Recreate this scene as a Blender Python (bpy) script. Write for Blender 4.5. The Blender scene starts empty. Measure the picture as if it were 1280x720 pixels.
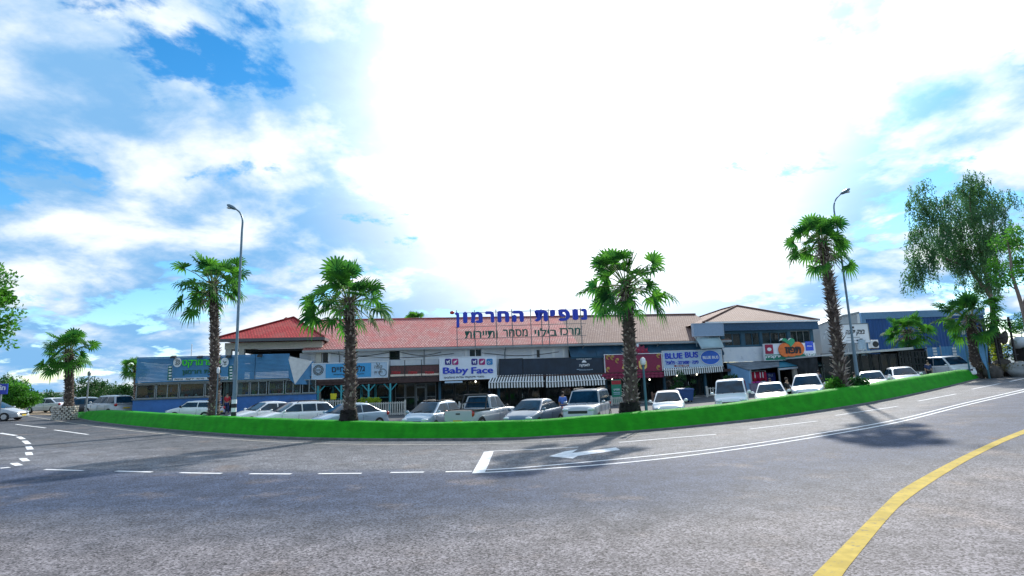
import bpy, bmesh, math, random
import numpy as np
from mathutils import Vector, Matrix, noise as mnoise

SC = bpy.context.scene
COL = SC.collection
R = math.radians
rnd = random.Random(7)

# ------------------------------------------------------------------ camera
EYE = Vector((0.0, 0.0, 2.5))
FPX = 700.0                       # focal length in photo pixels (1280 wide)
PITCH = math.atan(118.0 / FPX)
ROLL = -R(2.0)
cam_data = bpy.data.cameras.new('camera')
cam = bpy.data.objects.new('camera', cam_data)
COL.objects.link(cam)
CM = Matrix.Rotation(math.pi / 2 + PITCH, 3, 'X') @ Matrix.Rotation(ROLL, 3, 'Z')
cam.location = EYE
cam.rotation_euler = CM.to_euler()
cam_data.sensor_width = 36.0
cam_data.lens = 36.0 * FPX / 1280.0
cam_data.clip_start = 0.1
cam_data.clip_end = 9000.0
SC.camera = cam

# ------------------------------------------------------------------ light
SUN_AZ, SUN_EL = R(25), R(34)
SUN_DIR = Vector((math.sin(SUN_AZ) * math.cos(SUN_EL), math.cos(SUN_AZ) * math.cos(SUN_EL), math.sin(SUN_EL)))
sl = bpy.data.lights.new('sun', 'SUN')
sl.energy = 3.6
sl.angle = R(1.6)
sl.color = (1.0, 0.94, 0.85)
so = bpy.data.objects.new('sun', sl)
COL.objects.link(so)
so.rotation_euler = SUN_DIR.to_track_quat('Z', 'Y').to_euler()
so.location = (20, 40, 60)

vs = SC.view_settings
vs.view_transform = 'Standard'
vs.look = 'None'
vs.exposure = 0.62
vs.gamma = 1.0
vs.use_curve_mapping = False

world = bpy.data.worlds.new('World')
SC.world = world
world.use_nodes = True


def build_sky():
    nt = world.node_tree
    N, L = nt.nodes, nt.links
    N.clear()
    out = N.new('ShaderNodeOutputWorld')
    bg = N.new('ShaderNodeBackground')
    bg.inputs['Strength'].default_value = 0.112
    L.new(bg.outputs[0], out.inputs[0])
    sky = N.new('ShaderNodeTexSky')
    sky.sky_type = 'NISHITA'
    sky.sun_disc = False
    sky.sun_elevation = SUN_EL
    sky.sun_rotation = SUN_AZ
    sky.air_density = 1.0
    sky.dust_density = 0.1
    sky.ozone_density = 2.5
    hs = N.new('ShaderNodeHueSaturation')
    hs.inputs['Hue'].default_value = 0.495
    hs.inputs['Saturation'].default_value = 1.38
    hs.inputs['Value'].default_value = 1.12
    L.new(sky.outputs[0], hs.inputs['Color'])

    tc = N.new('ShaderNodeTexCoord')
    sep = N.new('ShaderNodeSeparateXYZ')
    L.new(tc.outputs['Generated'], sep.inputs[0])

    def m(op, a, b=None, c=None):
        n = N.new('ShaderNodeMath')
        n.operation = op
        for i, v in enumerate((a, b, c)):
            if v is None:
                continue
            if isinstance(v, (int, float)):
                n.inputs[i].default_value = v
            else:
                L.new(v, n.inputs[i])
        return n.outputs[0]

    def smooth(v, lo, hi):
        n = N.new('ShaderNodeMapRange')
        n.interpolation_type = 'SMOOTHSTEP'
        n.inputs['From Min'].default_value = lo
        n.inputs['From Max'].default_value = hi
        L.new(v, n.inputs['Value'])
        return n.outputs['Result']

    z = m('MAXIMUM', sep.outputs['Z'], 0.0)
    den = m('ADD', z, 0.30)
    cx = m('DIVIDE', sep.outputs['X'], den)
    cy = m('DIVIDE', sep.outputs['Y'], den)
    comb = N.new('ShaderNodeCombineXYZ')
    L.new(cx, comb.inputs[0])
    L.new(cy, comb.inputs[1])
    comb.inputs[2].default_value = 3.7

    def fbm(scale, detail, rough, dist, off):
        mp = N.new('ShaderNodeMapping')
        mp.inputs['Location'].default_value = off
        L.new(comb.outputs[0], mp.inputs['Vector'])
        n = N.new('ShaderNodeTexNoise')
        n.inputs['Scale'].default_value = scale
        n.inputs['Detail'].default_value = detail
        n.inputs['Roughness'].default_value = rough
        n.inputs['Distortion'].default_value = dist
        L.new(mp.outputs[0], n.inputs['Vector'])
        return n.outputs['Fac']

    big = fbm(SKYS, 10.0, 0.60, 0.25, (SKYX, SKYY, 0))
    puff = fbm(9.0, 8.0, 0.62, 0.3, (SKYX + 4.1, SKYY + 1.7, 2.2))
    big = m('ADD', big, m('MULTIPLY', m('SUBTRACT', puff, 0.5), 0.24))
    shade = fbm(3.4, 6.0, 0.55, 0.2, (SKYX + 0.15, SKYY + 0.22, 5.3))
    # angle to the sun: cloud lit from behind is brighter near it
    dv = N.new('ShaderNodeVectorMath')
    dv.operation = 'DOT_PRODUCT'
    nv = N.new('ShaderNodeVectorMath')
    nv.operation = 'NORMALIZE'
    L.new(tc.outputs['Generated'], nv.inputs[0])
    L.new(nv.outputs[0], dv.inputs[0])
    dv.inputs[1].default_value = SUN_DIR
    cosg = dv.outputs['Value']
    glow = m('POWER', m('MAXIMUM', cosg, 0.0), 30.0)
    # a thick bank of cloud hangs in front of and beside the sun
    db = N.new('ShaderNodeVectorMath')
    db.operation = 'DOT_PRODUCT'
    L.new(nv.outputs[0], db.inputs[0])
    db.inputs[1].default_value = (math.sin(R(8)) * math.cos(R(25)), math.cos(R(8)) * math.cos(R(25)), math.sin(R(25)))
    wide = smooth(db.outputs['Value'], 0.86, 0.985)
    core = m('POWER', m('MAXIMUM', db.outputs['Value'], 0.0), 20.0)
    # thicker bank round the sun, broken cloud elsewhere
    dens = m('ADD', big, m('MULTIPLY', wide, 0.13))
    cover = smooth(dens, 0.395, 0.475)
    thin = m('MULTIPLY', smooth(m('SUBTRACT', 0.62, z), 0.0, 0.62), 0.08)
    cover = m('MINIMUM', m('ADD', cover, thin), 1.0)
    body = smooth(m('ADD', m('MULTIPLY', shade, 0.62), m('MULTIPLY', big, 0.38)), 0.40, 0.60)
    lum = m('ADD', m('ADD', m('ADD', 5.2, m('MULTIPLY', body, 1.5)), m('MULTIPLY', glow, 9.0)), m('MULTIPLY', core, 6.0))
    tint = N.new('ShaderNodeMix')
    tint.data_type = 'RGBA'
    L.new(m('MAXIMUM', body, wide), tint.inputs[0])
    tint.inputs[6].default_value = (0.27, 0.59, 1.0, 1)
    tint.inputs[7].default_value = (0.90, 0.96, 1.0, 1)
    cl = N.new('ShaderNodeVectorMath')
    cl.operation = 'SCALE'
    L.new(tint.outputs[2], cl.inputs[0])
    L.new(lum, cl.inputs['Scale'])
    # clear air near the sun scatters strongly as well
    aur = N.new('ShaderNodeVectorMath')
    aur.operation = 'SCALE'
    aur.inputs[0].default_value = (0.80, 0.95, 1.0)
    L.new(m('MULTIPLY', m('POWER', m('MAXIMUM', cosg, 0.0), 36.0), 5.0), aur.inputs['Scale'])
    ad = N.new('ShaderNodeVectorMath')
    ad.operation = 'ADD'
    L.new(hs.outputs[0], ad.inputs[0])
    L.new(aur.outputs[0], ad.inputs[1])
    mix = N.new('ShaderNodeMix')
    mix.data_type = 'RGBA'
    L.new(cover, mix.inputs[0])
    L.new(ad.outputs[0], mix.inputs[6])
    L.new(cl.outputs[0], mix.inputs[7])
    L.new(mix.outputs[2], bg.inputs['Color'])


SKYX, SKYY, SKYS = 14.77, 9.17, 2.4
build_sky()


# ------------------------------------------------------------------ geometry of the place
def _sp(v):
    return math.log1p(math.exp(-abs(v))) + max(v, 0.0)


def ramp(x, a, b, slope, w=2.5):
    return slope * w * (_sp((x - a) / w) - _sp((x - b) / w))


def g(x):
    """height of the ground: level in the middle, rising gently to both sides"""
    return ramp(x, 8, 46, 0.05) + ramp(-x, 8, 45, 0.03)


LOT = 0.12


def gs(x, y):
    """ground, or the parking lot that lies a kerb's height above the road"""
    return g(x) + (LOT if x > -37.5 and 'hx' in globals() and y > road_edge(x) + 0.9 else 0.0)


def ray(px, py):
    return (CM @ Vector(((px - 640) / FPX, (360 - py) / FPX, -1.0))).normalized()


def P(px, py, Y):
    """point at depth Y"""
    d = ray(px, py)
    return EYE + d * (Y / d.y)


def at(px, py, dz=0.0):
    """point of the ground"""
    d = ray(px, py)
    lo, hi = 0.5, 0.5
    while hi < 900:
        p = EYE + d * hi
        if p.z < g(p.x) + dz:
            break
        lo, hi = hi, hi * 1.15
    for _ in range(40):
        mid = (lo + hi) / 2
        p = EYE + d * mid
        if p.z < g(p.x) + dz:
            hi = mid
        else:
            lo = mid
    return EYE + d * hi


def XY(px, Y):
    """ground point seen in column px at depth Y"""
    lo, hi = 200.0, 900.0
    for _ in range(40):
        mid = (lo + hi) / 2
        p = P(px, mid, Y)
        if p.z > g(p.x):
            lo = mid
        else:
            hi = mid
    p = P(px, hi, Y)
    return Vector((p.x, p.y, gs(p.x, p.y)))


def catmull(pts, n):
    """n samples along a smooth curve through 2-D or 3-D points"""
    pts = [np.array(p, float) for p in pts]
    q = [2 * pts[0] - pts[1]] + pts + [2 * pts[-1] - pts[-2]]
    out = []
    segs = len(pts) - 1
    for i in range(n):
        t = i / (n - 1) * segs
        k = min(int(t), segs - 1)
        t -= k
        a, b, c, d = q[k:k + 4]
        out.append(0.5 * (2 * b + (c - a) * t + (2 * a - 5 * b + 4 * c - d) * t * t + (3 * b - a - 3 * c + d) * t ** 3))
    return out


# ------------------------------------------------------------------ materials
MATS = {}


def mat(name, col, rough=0.6, metal=0.0, var=0.12, scale=6.0, bump=0.0, spec=0.5, coat=0.0, detail=4.0, col2=None,
        dirt=None, stretch=None, emit=0.0):
    if name in MATS:
        return MATS[name]
    m = bpy.data.materials.new(name)
    m.use_nodes = True
    nt = m.node_tree
    b = nt.nodes['Principled BSDF']
    b.inputs['Roughness'].default_value = rough
    b.inputs['Metallic'].default_value = metal
    b.inputs['Specular IOR Level'].default_value = spec
    b.inputs['Coat Weight'].default_value = coat
    b.inputs['Coat Roughness'].default_value = 0.04
    tc = nt.nodes.new('ShaderNodeTexCoord')
    mp = nt.nodes.new('ShaderNodeMapping')
    nt.links.new(tc.outputs['Object'], mp.inputs[0])
    if stretch:
        mp.inputs['Scale'].default_value = stretch
    nz = nt.nodes.new('ShaderNodeTexNoise')
    nz.inputs['Scale'].default_value = scale
    nz.inputs['Detail'].default_value = detail
    nz.inputs['Roughness'].default_value = 0.62
    nt.links.new(mp.outputs[0], nz.inputs['Vector'])
    cr = nt.nodes.new('ShaderNodeValToRGB')
    c2 = col2 or tuple(min(1, c * (1 + var)) for c in col)
    c1 = col if col2 else tuple(c * (1 - var) for c in col)
    cr.color_ramp.elements[0].position = 0.36
    cr.color_ramp.elements[0].color = (*c1, 1)
    cr.color_ramp.elements[1].position = 0.66
    cr.color_ramp.elements[1].color = (*c2, 1)
    nt.links.new(nz.outputs['Fac'], cr.inputs[0])
    src = cr.outputs[0]
    if dirt:
        n2 = nt.nodes.new('ShaderNodeTexNoise')
        n2.inputs['Scale'].default_value = dirt[1]
        n2.inputs['Detail'].default_value = 7
        n2.inputs['Roughness'].default_value = 0.7
        nt.links.new(tc.outputs['Object'], n2.inputs['Vector'])
        mr = nt.nodes.new('ShaderNodeMapRange')
        mr.inputs['From Min'].default_value = dirt[2]
        mr.inputs['From Max'].default_value = dirt[2] + 0.12
        mr.inputs['To Max'].default_value = dirt[3]
        nt.links.new(n2.outputs['Fac'], mr.inputs['Value'])
        mx = nt.nodes.new('ShaderNodeMix')
        mx.data_type = 'RGBA'
        nt.links.new(mr.outputs['Result'], mx.inputs[0])
        nt.links.new(src, mx.inputs[6])
        mx.inputs[7].default_value = (*dirt[0], 1)
        src = mx.outputs[2]
    nt.links.new(src, b.inputs['Base Color'])
    if bump:
        bp = nt.nodes.new('ShaderNodeBump')
        bp.inputs['Strength'].default_value = bump
        bp.inputs['Distance'].default_value = 0.03
        nt.links.new(nz.outputs['Fac'], bp.inputs['Height'])
        nt.links.new(bp.outputs[0], b.inputs['Normal'])
    if emit:
        nt.links.new(src, b.inputs['Emission Color'])
        b.inputs['Emission Strength'].default_value = emit
    MATS[name] = m
    return m


def leaf_mat(name, c1, c2, trans=0.45, scale=1.2, rough=0.5):
    if name in MATS:
        return MATS[name]
    m = bpy.data.materials.new(name)
    m.use_nodes = True
    nt = m.node_tree
    b = nt.nodes['Principled BSDF']
    out = nt.nodes['Material Output']
    b.inputs['Roughness'].default_value = rough
    b.inputs['Specular IOR Level'].default_value = 0.35
    tc = nt.nodes.new('ShaderNodeTexCoord')
    nz = nt.nodes.new('ShaderNodeTexNoise')
    nz.inputs['Scale'].default_value = scale
    nz.inputs['Detail'].default_value = 5
    nt.links.new(tc.outputs['Object'], nz.inputs['Vector'])
    cr = nt.nodes.new('ShaderNodeValToRGB')
    cr.color_ramp.elements[0].position = 0.35
    cr.color_ramp.elements[0].color = (*c1, 1)
    cr.color_ramp.elements[1].position = 0.68
    cr.color_ramp.elements[1].color = (*c2, 1)
    nt.links.new(nz.outputs['Fac'], cr.inputs[0])
    nt.links.new(cr.outputs[0], b.inputs['Base Color'])
    tr = nt.nodes.new('ShaderNodeBsdfTranslucent')
    hs = nt.nodes.new('ShaderNodeHueSaturation')
    hs.inputs['Hue'].default_value = 0.487
    hs.inputs['Value'].default_value = 1.6
    nt.links.new(cr.outputs[0], hs.inputs['Color'])
    nt.links.new(hs.outputs[0], tr.inputs['Color'])
    mx = nt.nodes.new('ShaderNodeMixShader')
    mx.inputs[0].default_value = trans
    nt.links.new(b.outputs[0], mx.inputs[1])
    nt.links.new(tr.outputs[0], mx.inputs[2])
    nt.links.new(mx.outputs[0], out.inputs['Surface'])
    MATS[name] = m
    return m


def glass_mat(name, tint=(0.55, 0.75, 0.8), clear=0.75, rough=0.03):
    if name in MATS:
        return MATS[name]
    m = bpy.data.materials.new(name)
    m.use_nodes = True
    nt = m.node_tree
    b = nt.nodes['Principled BSDF']
    out = nt.nodes['Material Output']
    b.inputs['Base Color'].default_value = (tint[0] * .12, tint[1] * .12, tint[2] * .12, 1)
    b.inputs['Roughness'].default_value = rough
    b.inputs['Specular IOR Level'].default_value = 0.7
    t = nt.nodes.new('ShaderNodeBsdfTransparent')
    t.inputs['Color'].default_value = (*tint, 1)
    mx = nt.nodes.new('ShaderNodeMixShader')
    mx.inputs[0].default_value = clear
    nt.links.new(b.outputs[0], mx.inputs[1])
    nt.links.new(t.outputs[0], mx.inputs[2])
    nt.links.new(mx.outputs[0], out.inputs['Surface'])
    MATS[name] = m
    return m


# ------------------------------------------------------------------ mesh helpers
class MB:
    def __init__(s):
        s.v, s.f, s.m, s.s = [], [], [], []

    def add(s, vs_, fs, m=0, smooth=False):
        o = len(s.v)
        s.v += [tuple(v) for v in vs_]
        for f in fs:
            s.f.append([o + i for i in f])
            s.m.append(m)
            s.s.append(smooth)
        return s

    def quad(s, a, b, c, d, m=0):
        return s.add([a, b, c, d], [(0, 1, 2, 3)], m)

    def box(s, x0, x1, y0, y1, z0, z1, m=0):
        v = [(x0, y0, z0), (x1, y0, z0), (x1, y1, z0), (x0, y1, z0), (x0, y0, z1), (x1, y0, z1), (x1, y1, z1), (x0, y1, z1)]
        return s.add(v, [(3, 2, 1, 0), (4, 5, 6, 7), (0, 1, 5, 4), (1, 2, 6, 5), (2, 3, 7, 6), (3, 0, 4, 7)], m)

    def hexa(s, v, m=0):
        """8 corners, bottom ring then top ring"""
        return s.add(v, [(3, 2, 1, 0), (4, 5, 6, 7), (0, 1, 5, 4), (1, 2, 6, 5), (2, 3, 7, 6), (3, 0, 4, 7)], m)

    def tube(s, pts, rad, n=8, m=0, cap=True, smooth=True):
        pts = [Vector(p) for p in pts]
        if not isinstance(rad, (list, tuple)):
            rad = [rad] * len(pts)
        rings = []
        up = Vector((0, 0, 1))
        for i, p in enumerate(pts):
            t = (pts[min(i + 1, len(pts) - 1)] - pts[max(i - 1, 0)])
            if t.length < 1e-9:
                t = Vector((0, 0, 1))
            t.normalize()
            ref = Vector((1, 0, 0)) if abs(t.z) > 0.9 else up
            a = t.cross(ref).normalized()
            b = t.cross(a).normalized()
            rings.append([p + (a * math.cos(k * 2 * math.pi / n) + b * math.sin(k * 2 * math.pi / n)) * rad[i] for k in range(n)])
        vs_ = [v for r in rings for v in r]
        fs = []
        for i in range(len(pts) - 1):
            for k in range(n):
                fs.append((i * n + k, i * n + (k + 1) % n, (i + 1) * n + (k + 1) % n, (i + 1) * n + k))
        s.add(vs_, fs, m, smooth)
        if cap:
            s.add(rings[0], [tuple(range(n))], m)
            s.add(rings[-1], [tuple(reversed(range(n)))], m)
        return s

    def prism(s, poly, y0, y1, m=0):
        """poly in x,z extruded along y"""
        n = len(poly)
        v = [(x, y0, z) for x, z in poly] + [(x, y1, z) for x, z in poly]
        fs = [tuple(range(n)), tuple(reversed(range(n, 2 * n)))] + [(i, n + i, n + (i + 1) % n, (i + 1) % n) for i in range(n)]
        return s.add(v, fs, m)

    def ball(s, c, r, nu=10, nv=7, m=0):
        c = Vector(c)
        if not isinstance(r, (tuple, list)):
            r = (r, r, r)
        vs_, fs = [], []
        for j in range(nv + 1):
            th = math.pi * j / nv
            for i in range(nu):
                ph = 2 * math.pi * i / nu
                vs_.append((c.x + r[0] * math.sin(th) * math.cos(ph), c.y + r[1] * math.sin(th) * math.sin(ph), c.z + r[2] * math.cos(th)))
        for j in range(nv):
            for i in range(nu):
                fs.append((j * nu + i, (j + 1) * nu + i, (j + 1) * nu + (i + 1) % nu, j * nu + (i + 1) % nu))
        return s.add(vs_, fs, m, True)

    def build(s, name, mats, parent=None, loc=None, rz=0.0, sharp=None, bevel=None):
        me = bpy.data.meshes.new(name)
        me.from_pydata(s.v, [], s.f)
        if not isinstance(mats, (list, tuple)):
            mats = [mats]
        for m in mats:
            me.materials.append(m)
        me.polygons.foreach_set('material_index', s.m)
        me.polygons.foreach_set('use_smooth', s.s)
        if sharp:
            me.polygons.foreach_set('use_smooth', [True] * len(s.f))
            bm = bmesh.new()
            bm.from_mesh(me)
            bmesh.ops.remove_doubles(bm, verts=bm.verts, dist=0.0005)
            bmesh.ops.recalc_face_normals(bm, faces=bm.faces)
            bm.to_mesh(me)
            bm.free()
            me.set_sharp_from_angle(angle=R(sharp))
        me.update()
        o = bpy.data.objects.new(name, me)
        COL.objects.link(o)
        if parent is not None:
            o.parent = parent
        if loc is not None:
            o.location = loc
        if rz:
            o.rotation_euler[2] = rz
        if bevel:
            md = o.modifiers.new('bevel', 'BEVEL')
            md.width = bevel
            md.segments = 2
            md.limit_method = 'ANGLE'
        return o


def tag(o, label, cat, group=None, kind=None):
    if label:
        o['label'] = label
    if cat:
        o['category'] = cat
    if group:
        o['group'] = group
    if kind:
        o['kind'] = kind
    return o


def root(name, label, cat, loc=(0, 0, 0), rz=0.0, group=None):
    o = bpy.data.objects.new(name, None)
    o.empty_display_size = 0.3
    COL.objects.link(o)
    o.location = loc
    o.rotation_euler = (0, 0, rz)
    return tag(o, label, cat, group)


def struct(o):
    o['kind'] = 'structure'
    return o


def glyphs(text, bold=0.0, depth=0.02):
    """outline of a line of writing as (verts, faces), x right, y up, z towards the reader"""
    c = bpy.data.curves.new('writing', 'FONT')
    c.body = text
    c.size = 1.0
    c.extrude = depth / 2
    c.resolution_u = 3
    o = bpy.data.objects.new('writing', c)
    COL.objects.link(o)
    dg = bpy.context.evaluated_depsgraph_get()
    dg.update()
    me = bpy.data.meshes.new_from_object(o.evaluated_get(dg))
    v0 = [tuple(v.co) for v in me.vertices]
    f0 = [tuple(p.vertices) for p in me.polygons]
    bpy.data.objects.remove(o)
    bpy.data.curves.remove(c)
    bpy.data.meshes.remove(me)
    if not v0:
        return [], []
    V, F = [], []
    offs = [(0, 0)] if not bold else [(-bold, 0), (bold, 0), (0, bold * .6), (0, -bold * .6)]
    for k, (dx, dy) in enumerate(offs):
        b = len(V)
        V += [(x + dx, y + dy, z * (1 + .06 * k)) for x, y, z in v0]
        F += [tuple(b + i for i in f) for f in f0]
    return V, F


def writing(parent, text, cx, cz, w, h, m, y=-0.03, bold=0.0, depth=0.03, name='lettering', heb=False, skew=0.0):
    """writing fitted to a w x h box on the front (-y) of PARENT's local frame"""
    if heb:
        text = text[::-1]
    V, F = glyphs(text, bold, 0.02)
    if not V:
        return None
    a = np.array(V)
    lo, hi = a.min(0), a.max(0)
    sx, sz = w / (hi[0] - lo[0]), h / (hi[1] - lo[1])
    mb = MB()
    vs_ = []
    for x, yy, z in V:
        X = (x - (lo[0] + hi[0]) / 2) * sx
        Z = (yy - (lo[1] + hi[1]) / 2) * sz
        vs_.append((cx + X + skew * Z, y - z / 0.02 * depth, cz + Z))
    mb.add(vs_, F)
    return mb.build(name, m, parent)


# ------------------------------------------------------------------ common materials
M_white = mat('white_paint', (0.78, 0.79, 0.80), 0.5, var=0.05, scale=2)
M_grey = mat('grey_metal', (0.32, 0.35, 0.37), 0.45, 0.3, var=0.1)
M_dark = mat('dark_metal', (0.03, 0.033, 0.036), 0.5, 0.2, var=0.2)
M_black = mat('black_rubber', (0.015, 0.015, 0.016), 0.8, var=0.2)
M_chrome = mat('polished_metal', (0.6, 0.61, 0.62), 0.25, 0.9, var=0.05)
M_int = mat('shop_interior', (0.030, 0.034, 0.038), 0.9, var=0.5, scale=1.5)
M_glass = glass_mat('shop_glass', (0.5, 0.72, 0.75), 0.72)
# ================================================================== GROUND
def axis(lo, hi, step, far):
    a = list(np.arange(lo, hi + 1e-6, step))
    l, r_ = [], []
    d = step
    x = lo
    while x > -far:
        d *= 1.5
        x -= d
        l.append(x)
    d = step
    x = hi
    while x < far:
        d *= 1.5
        x += d
        r_.append(x)
    return l[::-1] + a + r_


def sheet(xs, ys, dz):
    mb = MB()
    mb.v = [(x, y, g(x) + dz) for y in ys for x in xs]
    n = len(xs)
    mb.f = [(j * n + i, j * n + i + 1, (j + 1) * n + i + 1, (j + 1) * n + i) for j in range(len(ys) - 1) for i in range(n - 1)]
    mb.m = [0] * len(mb.f)
    mb.s = [True] * len(mb.f)
    return mb


M_earth = mat('dry_earth', (0.20, 0.155, 0.10), 0.95, scale=0.6, detail=9, col2=(0.13, 0.13, 0.06), bump=0.3)
struct(sheet(axis(-60, 70, 2.0, 5000), axis(-20, 90, 4.0, 6000), -0.03).build('ground', M_earth))

# hedge foot in photo pixels -> points of the ground
HEDGE_PX = [(82, 520.5), (120, 528), (200, 537), (320, 546), (430, 549.5), (540, 550), (640, 549), (700, 546), (800, 539.5),
            (900, 530), (1000, 518), (1100, 502), (1180, 485), (1232, 472)]
HEDGE_TOP = [(84, 516), (120, 513.5), (200, 518), (320, 523.5), (430, 526.5), (540, 528), (640, 525.5), (700, 523), (800, 515),
             (900, 507), (1000, 494), (1100, 480), (1180, 467.5), (1228, 460)]
foot = [at(*p) for p in HEDGE_PX]
foot_s = [Vector(p) for p in catmull(foot, 120)]
hx = np.array([p.x for p in foot_s])
hy = np.array([p.y for p in foot_s])


def road_edge(x):
    """depth of the hedge foot at lateral position x, carried on past both ends"""
    if x < hx[0]:
        return hy[0] + (hx[0] - x) * 0.55
    if x > hx[-1]:
        return hy[-1] + (x - hx[-1]) * 0.62
    return float(np.interp(x, hx, hy))


# --- lane line (left dashes running on into the double line), used for the dark and pale bands of the asphalt colour
LANE_PX = [(-60, 581), (56, 587), (200, 590.5), (340, 592.5), (480, 591), (590, 590), (661, 586.5), (785, 576.5), (897, 563.5), (1010, 546.5),
           (1122, 526.5), (1210, 505), (1280, 488.5), (1340, 476)]
lane = [Vector(p) for p in catmull([at(*p) for p in LANE_PX], 240)]
lx = np.array([p.x for p in lane])
ly = np.array([p.y for p in lane])


def lane_dist(x, y):
    d2 = (lx - x) ** 2 + (ly - y) ** 2
    k = int(np.argmin(d2))
    yl = float(np.interp(x, lx, ly))
    return math.sqrt(d2[k]) * (1 if y < yl else -1)


def asphalt():
    m = bpy.data.materials.new('asphalt')
    m.use_nodes = True
    nt = m.node_tree
    N, L = nt.nodes, nt.links
    b = N['Principled BSDF']
    b.inputs['Roughness'].default_value = 0.78
    b.inputs['Specular IOR Level'].default_value = 0.22
    tc = N.new('ShaderNodeTexCoord')
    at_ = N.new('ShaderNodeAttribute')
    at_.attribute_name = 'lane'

    def nz(scale, detail, rough=0.6, sc=None):
        n = N.new('ShaderNodeTexNoise')
        n.inputs['Scale'].default_value = scale
        n.inputs['Detail'].default_value = detail
        n.inputs['Roughness'].default_value = rough
        if sc:
            mp = N.new('ShaderNodeMapping')
            mp.inputs['Scale'].default_value = sc
            L.new(tc.outputs['Object'], mp.inputs[0])
            L.new(mp.outputs[0], n.inputs['Vector'])
        else:
            L.new(tc.outputs['Object'], n.inputs['Vector'])
        return n.outputs['Fac']

    def mth(op, a, bb):
        n = N.new('ShaderNodeMath')
        n.operation = op
        for i, v in enumerate((a, bb)):
            if isinstance(v, (int, float)):
                n.inputs[i].default_value = v
            else:
                L.new(v, n.inputs[i])
        return n.outputs[0]

    def mixc(f, a, bb):
        n = N.new('ShaderNodeMix')
        n.data_type = 'RGBA'
        L.new(f, n.inputs[0]) if not isinstance(f, (int, float)) else setattr(n.inputs[0], 'default_value', f)
        for i, v in ((6, a), (7, bb)):
            if isinstance(v, tuple):
                n.inputs[i].default_value = (*v, 1)
            else:
                L.new(v, n.inputs[i])
        return n.outputs[2]

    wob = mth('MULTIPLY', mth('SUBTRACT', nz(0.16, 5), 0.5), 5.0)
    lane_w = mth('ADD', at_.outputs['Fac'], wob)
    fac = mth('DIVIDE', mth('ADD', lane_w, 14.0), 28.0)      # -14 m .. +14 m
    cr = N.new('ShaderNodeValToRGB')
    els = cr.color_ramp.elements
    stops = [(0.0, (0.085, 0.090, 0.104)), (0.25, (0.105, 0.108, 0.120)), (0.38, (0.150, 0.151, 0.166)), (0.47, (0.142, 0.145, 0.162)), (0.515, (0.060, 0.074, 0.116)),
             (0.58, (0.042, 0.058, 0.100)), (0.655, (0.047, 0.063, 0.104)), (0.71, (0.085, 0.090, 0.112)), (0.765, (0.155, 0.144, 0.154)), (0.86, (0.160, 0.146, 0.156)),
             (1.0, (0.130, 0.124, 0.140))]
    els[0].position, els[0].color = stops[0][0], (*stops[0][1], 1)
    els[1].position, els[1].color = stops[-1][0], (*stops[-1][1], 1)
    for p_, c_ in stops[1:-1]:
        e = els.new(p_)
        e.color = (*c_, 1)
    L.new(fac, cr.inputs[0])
    # brown dusty patches
    rp = N.new('ShaderNodeMapRange')
    rp.inputs['From Min'].default_value = 0.56
    rp.inputs['From Max'].default_value = 0.72
    rp.inputs['To Max'].default_value = 0.6
    L.new(nz(0.45, 6), rp.inputs['Value'])
    c = mixc(rp.outputs['Result'], cr.outputs[0], (0.19, 0.148, 0.125))
    v2 = N.new('ShaderNodeTexVoronoi')
    v2.inputs['Scale'].default_value = 0.30
    L.new(tc.outputs['Object'], v2.inputs['Vector'])
    rp4 = N.new('ShaderNodeMapRange')
    rp4.inputs['From Min'].default_value = 0.05
    rp4.inputs['From Max'].default_value = 0.02
    rp4.inputs['To Max'].default_value = 0.75
    L.new(mth('ADD', v2.outputs['Distance'], mth('MULTIPLY', mth('SUBTRACT', nz(9, 5), 0.5), 0.10)), rp4.inputs['Value'])
    c = mixc(rp4.outputs['Result'], c, (0.15, 0.075, 0.045))
    v3 = N.new('ShaderNodeTexVoronoi')
    v3.inputs['Scale'].default_value = 0.23
    L.new(tc.outputs['Object'], v3.inputs['Vector'])
    rp5 = N.new('ShaderNodeMapRange')
    rp5.inputs['From Min'].default_value = 0.22
    rp5.inputs['From Max'].default_value = 0.10
    rp5.inputs['To Max'].default_value = 0.45
    L.new(mth('ADD', v3.outputs['Distance'], mth('MULTIPLY', mth('SUBTRACT', nz(2.5, 6), 0.5), 0.4)), rp5.inputs['Value'])
    c = mixc(rp5.outputs['Result'], c, (0.045, 0.047, 0.055))
    # large mottling
    rp2 = N.new('ShaderNodeMapRange')
    rp2.inputs['From Min'].default_value = 0.3
    rp2.inputs['From Max'].default_value = 0.7
    rp2.inputs['To Min'].default_value = 0.66
    rp2.inputs['To Max'].default_value = 1.36
    L.new(nz(1.3, 6, 0.7), rp2.inputs['Value'])
    # stone chips showing in the binder
    vo = N.new('ShaderNodeTexVoronoi')
    vo.inputs['Scale'].default_value = 38.0
    L.new(tc.outputs['Object'], vo.inputs['Vector'])
    sp = N.new('ShaderNodeSeparateColor')
    L.new(vo.outputs['Color'], sp.inputs[0])
    rp3 = N.new('ShaderNodeMapRange')
    rp3.inputs['To Min'].default_value = 0.22
    rp3.inputs['To Max'].default_value = 1.8
    L.new(sp.outputs[0], rp3.inputs['Value'])
    f2 = mth('MULTIPLY', rp2.outputs['Result'], rp3.outputs['Result'])
    sc_ = N.new('ShaderNodeVectorMath')
    sc_.operation = 'SCALE'
    L.new(c, sc_.inputs[0])
    L.new(f2, sc_.inputs['Scale'])
    L.new(sc_.outputs[0], b.inputs['Base Color'])
    bp = N.new('ShaderNodeBump')
    bp.inputs['Strength'].default_value = 0.6
    bp.inputs['Distance'].default_value = 0.006
    L.new(sp.outputs[1], bp.inputs['Height'])
    L.new(bp.outputs[0], b.inputs['Normal'])
    return m


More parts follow.
